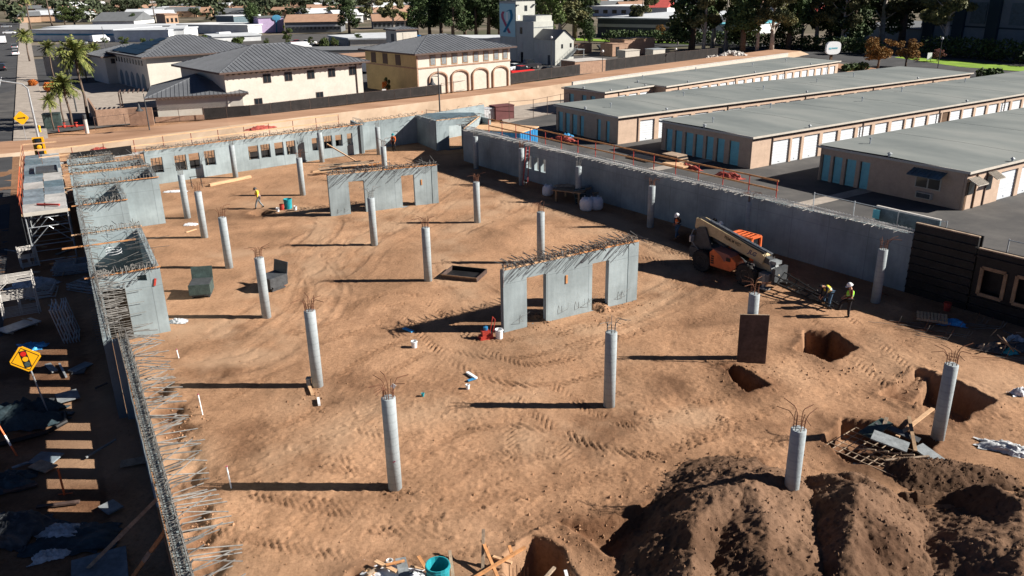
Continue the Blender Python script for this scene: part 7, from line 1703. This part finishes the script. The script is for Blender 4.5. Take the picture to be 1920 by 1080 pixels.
for k in range(5): bd_((1610 + k * 26, 846 + k * 4), (1640 + k * 24, 858 + k * 3), .1, .3, .05, 'lumber2', .05)
t = put('rebar_mat', 'square grid of bars laid in the trench behind the earth mounds', 'rebar mat', (1545, 838), 0, -.25); q0 = t.location.copy(); A, B2, C_ = G(1545, 838) - q0, G(1700, 905) - q0, G(1610, 800) - q0
for k in range(12): f = k / 11; a = A.lerp(B2, f); b = MB(); b.tube([(a.x, a.y, .28), (a.x + C_.x * .9, a.y + C_.y * .9, .28)], .016, 4); b.build('bar', 'lumber2', t)
for k in range(7): f = k / 6; a = (C_ - A) * f * .9; b = MB(); b.tube([(a.x, a.y, .30), (B2.x + a.x, B2.y + a.y, .30)], .016, 4); b.build('bar', 'lumber2', t)
# scrap and bracing at the bottom edge
t = put('timber_bracing', 'rough timber bracing round the square pit at the bottom edge', 'bracing', (960, 1090), 0, -.1); q0 = t.location.copy()
for a, c, z0, z1, m_ in (((905, 1070), (908, 1040), .0, 1.0, 'lumber2'), ((880, 1100), (985, 1050), .3, .55, 'lumber3'), ((905, 1045), (945, 1110), .7, .1, 'lumber3'), ((845, 1070), (852, 1100), .8, .1, 'lumber2'), ((925, 1060), (960, 1072), .4, .4, 'lumber'), ((990, 1120), (1040, 1072), .1, .25, 'lumber2'), ((955, 1045), (962, 1060), .5, .4, 'lumber3'), ((1060, 1070), (1068, 1100), .1, .1, 'white')):
    A, B2 = G(*a) - q0, G(*c) - q0; b = MB(); b.beam((A.x, A.y, z0), (B2.x, B2.y, z1), .09, .06); b.build('timber', m_, t)
b = MB()
for k in range(6): q = G(955 + k * 7, 1078 + k % 2 * 6) - q0; b.tube([(q.x, q.y, -1.0), (q.x, q.y, .45)], .014, 4)
o = b.build('rebar_cage', 'rust', t)
for k, (px, w_, d_, m_, lab, rz) in enumerate((((735, 1078), 1.6, .7, 'bag', 'torn pale board among the scraps at the bottom edge', -12), ((765, 1090), 1.0, .6, 'mgrey', 'grey sheet among the scraps at the bottom edge', 30), ((700, 1075), .6, .4, 'lumber', 'splintered wood at the left of the bottom scraps', 0))):
    tarp(lab, px, w_, d_, .16, m_, 20 + k, name='scrap', cat='scrap', rz=rz, group='scraps at the bottom edge')
bucket('small white cup on the scraps at the bottom edge', (731, 1062), 'white', .22, handle=False)
for k, (a, c, m_, w_, z) in enumerate((((705, 1065), (745, 1085), 'lumber', .12, .2), ((725, 1078), (760, 1070), 'lumber3', .08, .3), ((752, 1060), (760, 1095), 'mgrey', .3, .2), ((786, 1062), (800, 1085), 'lumber3', .1, .3), ((770, 1070), (795, 1075), 'lumber', .07, .1), ((690, 1085), (730, 1060), 'lumber2', .1, .1))):
    plank(('first', 'second', 'third', 'fourth', 'fifth', 'sixth')[k] + ' broken board in the scrap heap left of the teal drum', a, c, w_, .04, m_, z=z, group='scraps at the bottom edge')
# debris at the right edge in the formwork shade
for k, (px, w_, m_, lab) in enumerate((((1890, 655), 2.2, 'dgrey', 'dark heap of scrap at the right edge'), ((1903, 640), .9, 'plastic', 'pale blue sheet on the dark heap at the right edge'), ((1892, 664), .7, 'teal', 'small teal sheet on the dark heap at the right edge'), ((1860, 655), 1.2, 'lumber2', 'brown scraps left of the dark heap'), ((1915, 740), .8, 'bag', 'small white sheet at the right edge of the dirt'))):
    tarp(lab, px, w_, w_ * .5, .4, m_, 40 + k, name='scrap', cat='scrap', group='scrap at the right edge')
r_ = random.Random(77)
for k in range(10): plank('%s thin stick sticking out of the dark heap' % ORD[k], (r_.uniform(1840, 1915), r_.uniform(632, 670)), (r_.uniform(1860, 1915), r_.uniform(632, 672)), .05, .04, r_.choice(('lumber2', 'dgrey', 'ply')), .2, group='scrap at the right edge', tilt=r_.uniform(-.1, .4))
# clods and stones: stuff
g = np.random.RandomState(9); vs = []; fs = []
oct_ = np.array([(1, 0, 0), (-1, 0, 0), (0, 1, 0), (0, -1, 0), (0, 0, 1), (0, 0, -1)], float); of = [(0, 2, 4), (2, 1, 4), (1, 3, 4), (3, 0, 4), (2, 0, 5), (1, 2, 5), (3, 1, 5), (0, 3, 5)]
P_ = []
for k in range(3200):
    px = (g.uniform(330, 1900), 1080 - 640 * g.random() ** 1.4); q = G(*px); s = .01 + .03 * g.random() ** 4; P_.append((q.x, q.y, gz(q.x, q.y) + s * .2, s))
for px, rr, n_ in (((1000, 600), 1.2, 90), ((1120, 575), 1.4, 110), ((1180, 565), 1.3, 80), ((590, 740), .9, 60), ((740, 920), .8, 60), ((330, 800), 1.2, 120), ((370, 990), 1.2, 150), ((1390, 700), 1.2, 90), ((1550, 690), 1.8, 120), ((1100, 965), 2.2, 160), ((1300, 910), 2., 160), ((1700, 720), 1.8, 120), ((1040, 1030), 1.4, 120)):
    c = G(*px)
    for k in range(n_): x, y = c.x + g.normal() * rr * .6, c.y + g.normal() * rr * .6; s = .015 + .05 * g.random() ** 3; P_.append((x, y, gz(x, y) + s * .2, s))
for x, y, z, s in P_:
    o_ = len(vs); vs += [tuple(v * s * g.uniform(.6, 1.3) + np.array((x, y, z))) for v in oct_]; fs += [tuple(i + o_ for i in f) for f in of]
me = bpy.data.meshes.new('clods'); me.from_pydata(vs, [], fs); me.materials.append(mt['dirt']); o = inst('clods', me, kind='stuff'); o['label'] = 'loose clods and stones scattered over the dirt'; o['category'] = 'clods'
P_ = []
for ax, ay, hh in PILES:
    for k in range(2600):
        i, j = g.randint(0, len(ax)), g.randint(0, len(ay))
        if hh[i, j] > -.3: P_.append((ax[i], ay[j], hh[i, j] + .005, .012 + .055 * g.random() ** 3))
vs, fs = [], []
for x, y, z, s in P_:
    o_ = len(vs); vs += [tuple(v * s * g.uniform(.6, 1.3) + np.array((x, y, z))) for v in oct_]; fs += [tuple(i + o_ for i in f) for f in of]
me = bpy.data.meshes.new('pile_clods'); me.from_pydata(vs, [], fs); me.materials.append(mt['pile']); o = inst('pile_clods', me, kind='stuff'); o['label'] = 'loose clods lying on the earth mounds'; o['category'] = 'clods'

# ---------------------------------------------------------------- scaffold, deck and yard along the left edge
q = FL(21.6, -.45); t = thing('scaffold_deck', 'scaffold with a blue grey plywood deck outside the left core walls', 'scaffold', (q.x, q.y, 0), rad(FL.az)); Wd = 2.35   # local x away, local y = outwards (left)
r_ = random.Random(3)
for k in range(9):
    for j in range(2):
        x = k * 2.25; w_ = r_.choice((1.15, 1.18)); b = MB(); b.box((x + 1.12, .6 + j * 1.2, 3.25 + r_.uniform(0, .03)), (2.2, w_, .03), Matrix.Rotation(r_.uniform(-.03, .03), 3, 'Z')); b.build('deck_board', r_.choice(('deck', 'deck', 'bluegrey', 'ledge')), t)
for x in (0, 5, 10, 15, 20):
    b = MB(); b.beam((x, -.1, 3.15), (x, Wd + .1, 3.15), .1, .14); b.build('joist', 'lumber', t)
b = MB(); b.beam((-.05, 0, 3.16), (-.05, Wd, 3.16), .06, .22); b.build('edge_board', 'cream', t)
for x in (0.1, 2.4, 4.8, 7.2, 9.6, 12, 14.4, 16.8, 19.2):
    for y in (.05, Wd - .05):
        b = MB(); b.tube([(x, y, 0), (x, y, 3.12)], .04, 6); b.build('standard', 'galv', t)
    b = MB(); b.tube([(x, .05, 1.2), (x, Wd - .05, 1.2)], .03, 5); b.tube([(x, .05, 2.3), (x, Wd - .05, 2.3)], .03, 5); b.tube([(x, .05, 1.2), (x, Wd / 2, 2.3), (x, Wd - .05, 1.2)], .03, 5); b.tube([(x, .05, .2), (x, Wd - .05, .2)], .03, 5); b.build('frame', 'galv', t)
for x in (0.1, 4.8, 9.6): b = MB(); b.tube([(x, .05, .3), (x + 2.3, .05, 2.9)], .022, 5); b.tube([(x, Wd - .05, 2.9), (x + 2.3, Wd - .05, .3)], .022, 5); b.build('cross_brace', 'galv', t)
for x in (0, 2.4, 4.8, 7.2, 9.6, 12, 14.4, 16.8, 19.2):
    b = MB(); b.tube([(x, Wd + .05, 3.1), (x, Wd + .05, 4.35)], .025, 5); b.build('guard_post', 'post_red', t)
for z in (3.8, 4.3):
    for k in range(4): b = MB(); b.beam((k * 4.8, Wd + .08, z), (k * 4.8 + 4.8, Wd + .08, z), .04, .09); b.build('guard_rail', 'orange' if k < 2 else 'lumber', t)
    b = MB(); b.beam((19.3, Wd, z), (19.3, 0, z), .04, .09); b.build('guard_rail', 'lumber', t)
b = MB(); b.beam((.5, .4, 3.4), (1.6, 1.6, 3.35), .1, .1); b.build('red_bracket', 'paint_red', t)
for k in range(7): b = MB(); b.tube([(k * 2.7, Wd + .12, 0), (k * 2.7 + .01, Wd + .12, 3.1)], .02, 4); b.build('netting_post', 'dgrey', t)
b = MB(); b.bx(2.2, 20, Wd + .13, Wd + .15, .2, 3.05); b.build('debris_netting', 'screen', t)
t = fthing(FL, 33.5, -.7, 'form_tray', 'upturned dark form tray lying on the plywood deck', 'form tray'); t.location.z = 3.3; b = MB(); b.bx(0, 2.2, 0, 1.4, 0, .12); b.build('tray_sheet', 'dgrey', t); b = MB(); b.bx(-.05, 2.25, -.05, 0, 0, .25); b.bx(-.05, 2.25, 1.4, 1.45, 0, .25); b.build('tray_side', 'deck', t)
# signal head on the corner
q = G(76, 285, 3.2); t = thing('signal_head', 'yellow framed traffic signal head with its amber lamp showing', 'traffic light', (q.x, q.y, -.35), rad(24))
b = MB(); b.tube([(0, .3, 0), (0, .3, 4)], .06, 7); b.build('post', 'galv', t); b = MB(); b.bx(-.42, .42, .02, .12, 3.2, 4.75); b.build('backplate', 'yellow', t)
b = MB(); b.bx(-.26, .26, -.16, .015, 3.28, 4.66); o = b.build('housing', 'black', t)
for z, m_ in ((4.42, 'glass'), (3.97, 'yellow'), (3.52, 'glass')): b = MB(); b.lathe([(.19, 0), (.17, .05), (.05, .07)], 14, (0, -.16, z), Matrix.Rotation(rad(90), 3, 'X')); b.build('lens', m_, o)
# traffic light warning diamond
q = G(92, 780); t = thing('warning_sign', 'yellow diamond sign showing a traffic light, on a leaning pole in the left yard', 'sign', (q.x, q.y, 0), rad(24))
b = MB(); b.tube([(0, .05, 0), (.02, .05, 2.9)], .03, 7); b.build('pole', 'galv', t)
t.rotation_euler.y = rad(-7)
o = diamond(t, (0, 0, 2.55), 1.08, 'yellow'); b = MB(); b.bx(-.12, .12, -.02, -.013, 2.2, 2.9); o2 = b.build('signal_symbol', 'black', o)
for z, m_ in ((2.77, 'red'), (2.55, 'yellow'), (2.33, 'dump')): b = MB(); b.lathe([(.1, 0), (.1, .008)], 18, (0, -.022, z), Matrix.Rotation(rad(90), 3, 'X')); b.build('signal_dot', m_, o)
b = MB(); pts = [(math.cos(k * math.pi / 2) * .47, 2.55 + math.sin(k * math.pi / 2) * .47) for k in range(4)]
for a, c in zip(pts, pts[1:] + pts[:1]): b.beam((a[0], -.016, a[1]), (c[0], -.016, c[1]), .006, .018, up=(0, 0, 1)) 
b.build('border_line', 'black', o)
# stacks of shoring frames
def frames(lab, px, rz, n, m_, w_=1.2, h_=1.7, tilt=0, gap=.13, flat=False):
    t = put('frame_stack', lab, 'scaffold frames', px, rz, group='stacked scaffold frames in the left yard')
    f = MB()
    for x in (0, w_): f.tube([(x, 0, 0), (x, 0, h_)], .028, 6)
    for z in (.1, h_ * .5, h_ - .1): f.tube([(0, 0, z), (w_, 0, z)], .024, 5)
    f.tube([(w_ * .5, 0, .1), (w_ * .5, 0, h_ * .5)], .02, 5); f.tube([(0, 0, h_ * .75), (w_ * .3, 0, h_ - .1)], .02, 5)
    me = f.mesh('frame', m_)
    for k in range(n): inst('frame', me, t, (R.uniform(-.05, .05), k * gap if not flat else R.uniform(-.1, .1), 0 if not flat else .05 + k * .07), (rad(-tilt) if not flat else rad(90), 0, R.uniform(-.05, .05)))
    return t
frames('row of pale steel frames standing at the left edge', (8, 600), 30, 9, 'white_conc', 1.6, 1.9, 12, .2); frames('frames leaning in the shade below the nearest core wall', (150, 640), 115, 6, 'galv', 1.5, 1.8, 10)
frames('upright frames beside the scaffold legs', (44, 505), 40, 8, 'white_conc', .9, 1.2, 8); frames('flat heap of steel frames at the foot of the scaffold', (100, 520), 110, 9, 'galv', 1.3, 2.2, flat=True)
frames('second flat heap of steel frames nearer the wall', (128, 545), 70, 6, 'galv', 1.2, 2.0, flat=True); frames('heap of frames wrapped in plastic', (62, 545), 20, 6, 'galv', 1.2, 1.8, flat=True)
tarp('grey plastic wrap over the frames in the left yard', (62, 535), 2.4, 1.4, .6, 'plastic', 50); tarp('bright blue crumpled tarp above the diamond sign', (58, 652), 1.3, .8, .3, 'bluetarp', 51, rz=10)
t = put('plank_stack', 'stack of ribbed aluminium planks lying in the left yard', 'plank stack', (15, 630), 60)
for k in range(6): b = MB(); b.bx(0, 1.7, k * .16, k * .16 + .14, .1, .16); b.build('plank', 'galv', t)
for x in (.2, 1.4): b = MB(); b.bx(x, x + .1, 0, .95, 0, .1); b.build('bearer', 'lumber2', t)
for a, c, lab, m_, w_ in (((90, 686), (104, 700), 'short grey board across the first sunlit stripes', 'mgrey', .25), ((112, 685), (125, 710), 'white tipped pipe beside the second sunlit stripe', 'galv', .08), ((135, 700), (168, 684), 'pale blue sheet right of the sunlit stripes', 'deck', .5), ((162, 862), (218, 828), 'long thin bar pointing up right from the sunlit stripes', 'mgrey', .06), ((8, 926), (72, 912), 'long dark timber at the lower left', 'formbrown', .2), ((70, 955), (150, 945), 'dark timber below the sunlit stripes', 'formbrown', .15)):
    plank(lab, a, c, w_, .06, m_, .03, group='loose boards in the left yard')
for k, (px, w_, d_, h_, m_, rz, lab) in enumerate((((30, 790), 3.2, 2.0, 1.0, 'darktarp', 20, 'big dark teal covered heap at the left edge'), ((15, 905), 1.8, 1.4, .35, 'darktarp', 10, 'dark teal sheet lower at the left edge'), ((118, 1000), 1.4, .8, .3, 'plastic', -10, 'silver plastic sheet catching the sun at the lower left'), ((95, 1045), 1.0, .5, .3, 'plastic', 20, 'smaller silver plastic sheet at the lower left'), ((140, 1012), 2.4, 1.6, .2, 'darktarp', 0, 'dark blue sheet under the silver plastic'), ((20, 1000), 2.0, 2.0, .7, 'dgrey', 0, 'dark heap at the lower left corner'))):
    tarp(lab, px, w_, d_, h_, m_, 60 + k, rz=rz, group='covered heaps in the left yard')
plank('large flat panel at the bottom left in the shade', (135, 1090), (240, 1060), 1.6, .06, 'deck', .05, cat='panel', name='panel'); 
r_ = random.Random(5)
for k in range(12):
    x, y = r_.uniform(0, 150), r_.uniform(470, 620); a_ = r_.uniform(-40, 40)
    plank(ORD[k] + ' of the loose tubes and boards around the scaffold foot', (x, y), (x + a_, y + r_.uniform(-14, 14)), r_.choice((.05, .05, .2, .3)), .05, r_.choice(('galv', 'lumber2', 'lumber3', 'mgrey', 'ply')), r_.uniform(0, .3), group='loose tubes and boards by the scaffold')
for k in range(12):
    x, y = r_.uniform(-10, 260), r_.uniform(700, 1060); a_ = r_.uniform(-60, 60)
    plank(ORD[k] + ' of the dark boards scattered outside the left wall', (x, y), (x + a_, y + r_.uniform(-26, 26)), r_.choice((.08, .2, .5, .9)), .05, r_.choice(('deck', 'formbrown', 'lumber2', 'dgrey', 'mgrey')), r_.uniform(0, .1), group='dark boards outside the left wall')
# props bracing the outer face of the left wall
for k, (a, c, z1, m_) in enumerate((((160, 1070), (300, 930), 2.8, 'lumber2'), ((236, 1100), (318, 985), 2.6, 'lumber3'))):
    p, q = G(*a), G(c[0], c[1], z1); d = q - p; t = thing('timber_prop', ('dark' if k == 0 else 'orange lit') + ' timber prop leaning on the near end of the left wall', 'prop', p, 0, 'timber props at the left wall'); b = MB(); b.beam((0, 0, 0), tuple(d), .1, .1); b.build('timber', m_, t); b = MB(); b.beam(tuple(d * .45), tuple(d * .6), .13, .12); b.build('splice', 'lumber2', t)
t = put('marker_stake', 'thin orange stake standing among the sunlit stripes', 'stake', (121, 928), 0); b = MB(); b.beam((0, 0, 0), (0, 0, 1.0), .05, .05); b.build('shaft', 'orange', t); b = MB(); b.beam((-.2, 0, .02), (.25, .05, .04), .03, .03); b.build('foot_piece', 'orange', t)
t = put('marker_pole', 'orange and white leaning pole at the left edge', 'pole', (32, 855), 0); b = MB()
for k in range(5): b = MB(); b.beam((-.16 * k, .05 * k, .4 * k), (-.16 * (k + 1), .05 * (k + 1), .4 * (k + 1)), .05, .05); b.build('band', 'orange' if k % 2 == 0 else 'white', t)
t = put('hose', 'thick black hose curving over the ground at the left edge', 'hose', (60, 830), 0); b = MB(); b.tube([(-2.2, -1.6, .1), (-1.6, -.6, .12), (-.6, -.1, .14), (.3, .5, .14), (.6, 1.3, .12), (.2, 2.0, .1)], .09, 7); b.build('tube', 'black', t)
# street furniture by the plaza
t = put('transformer_cabinet', 'dark green transformer cabinet by the short palms', 'cabinet', (84, 243), 20); block(t, 0, 1.8, 0, 1.4, 1.7, 'dump'); b = MB(); b.bx(-.05, 1.85, -.05, 1.45, 1.7, 1.78); b.build('lid', 'dump', t); b = MB(); b.bx(.1, .85, -.03, 0, .2, 1.55); b.bx(.95, 1.7, -.03, 0, .2, 1.55); b.build('door', 'dump', t)
t = put('hydrant', 'yellow hydrant beside the transformer cabinet', 'hydrant', (76, 250), 0); b = MB(); b.lathe([(.16, 0), (.14, .1), (.11, .12), (.11, .7), (.15, .72), (.13, .85), (.03, .95)], 10); b.build('barrel', 'yellow', t); b = MB(); b.lathe([(.06, -.2), (.06, .2)], 8, (0, 0, .55), Matrix.Rotation(rad(90), 3, 'X')); b.build('outlet', 'yellow', t)
t = put('backflow_pipes', 'red painted water valve pipes on the plaza beneath the palms', 'pipes', (135, 246), 15)
b = MB(); b.tube([(-1.4, 0, 0), (-1.4, 0, .6), (1.4, 0, .6), (1.4, 0, 0)], .09, 7); b.build('pipe', 'paint_red', t)
for x in (-.7, .6): b = MB(); b.lathe([(.18, 0), (.18, .06)], 12, (x, 0, .95)); b.tube([(x, 0, .6), (x, 0, .95)], .04, 5); b.sphere((x, 0, .6), .2, 8, 6); b.build('valve', 'paint_red', t)
t = put('bollard', 'white capped post at the corner of the garden wall', 'bollard', (164, 250), 0); b = MB(); b.lathe([(.22, 0), (.22, 1.6), (.0, 1.6)], 10); b.build('post', 'white_conc', t); b = MB(); b.lathe([(.2, 1.6), (.22, 2.1), (.2, 2.15)], 10); b.build('cap', 'dgrey', t)
t = put('white_sign', 'small white square sign on the black fence', 'sign', (721, 184), 20, 0); b = MB(); b.bx(-.3, .3, -.06, -.03, .7, 1.3); b.build('plate', 'white', t); b = MB(); b.tube([(0, 0, 0), (0, 0, 1.2)], .03, 5); b.build('post', 'dgrey', t)
t = put('lawn_sign', 'small white sign standing on the bright lawn', 'sign', (1741, 117), 15, 0); b = MB(); b.bx(-.5, .5, -.04, .04, .5, 1.8); b.build('plate', 'white', t); b = MB(); b.bx(-.45, -.38, 0, .06, 0, .5); b.bx(.38, .45, 0, .06, 0, .5); b.build('post', 'dgrey', t)
# chain link fence and sign beyond the near right end of the long wall
fence('chain_link_fence', 'chain link fence before the nearest storage building', [FR(7.5, 2.2), FR(-.5, 2.2)], 3.5, None, 'galv', 2.4, False)
q = FR(3.6, 2.1); t = thing('blue_sign', 'small pale blue sign hung on the chain link fence', 'sign', (q.x, q.y, 0), rad(FR.az + 180)); b = MB(); b.bx(0, .4, .0, .03, 2.9, 3.4); b.build('plate', 'aqua', t); b = MB(); b.bx(.05, .35, .03, .035, 3.3, 3.35); b.build('line', 'white', t)
fence('barrier', 'open galvanised barrier with a yellow clamp at the right edge', [FR(-3.8, 1.8), FR(-8, 2.0)], 3.4, None, 'galv', 1.8, False)
for k in range(6):
    x, y = [(405, 150), (610, 154), (980, 204), (870, 228), (1560, 585), (870, 560)][k]
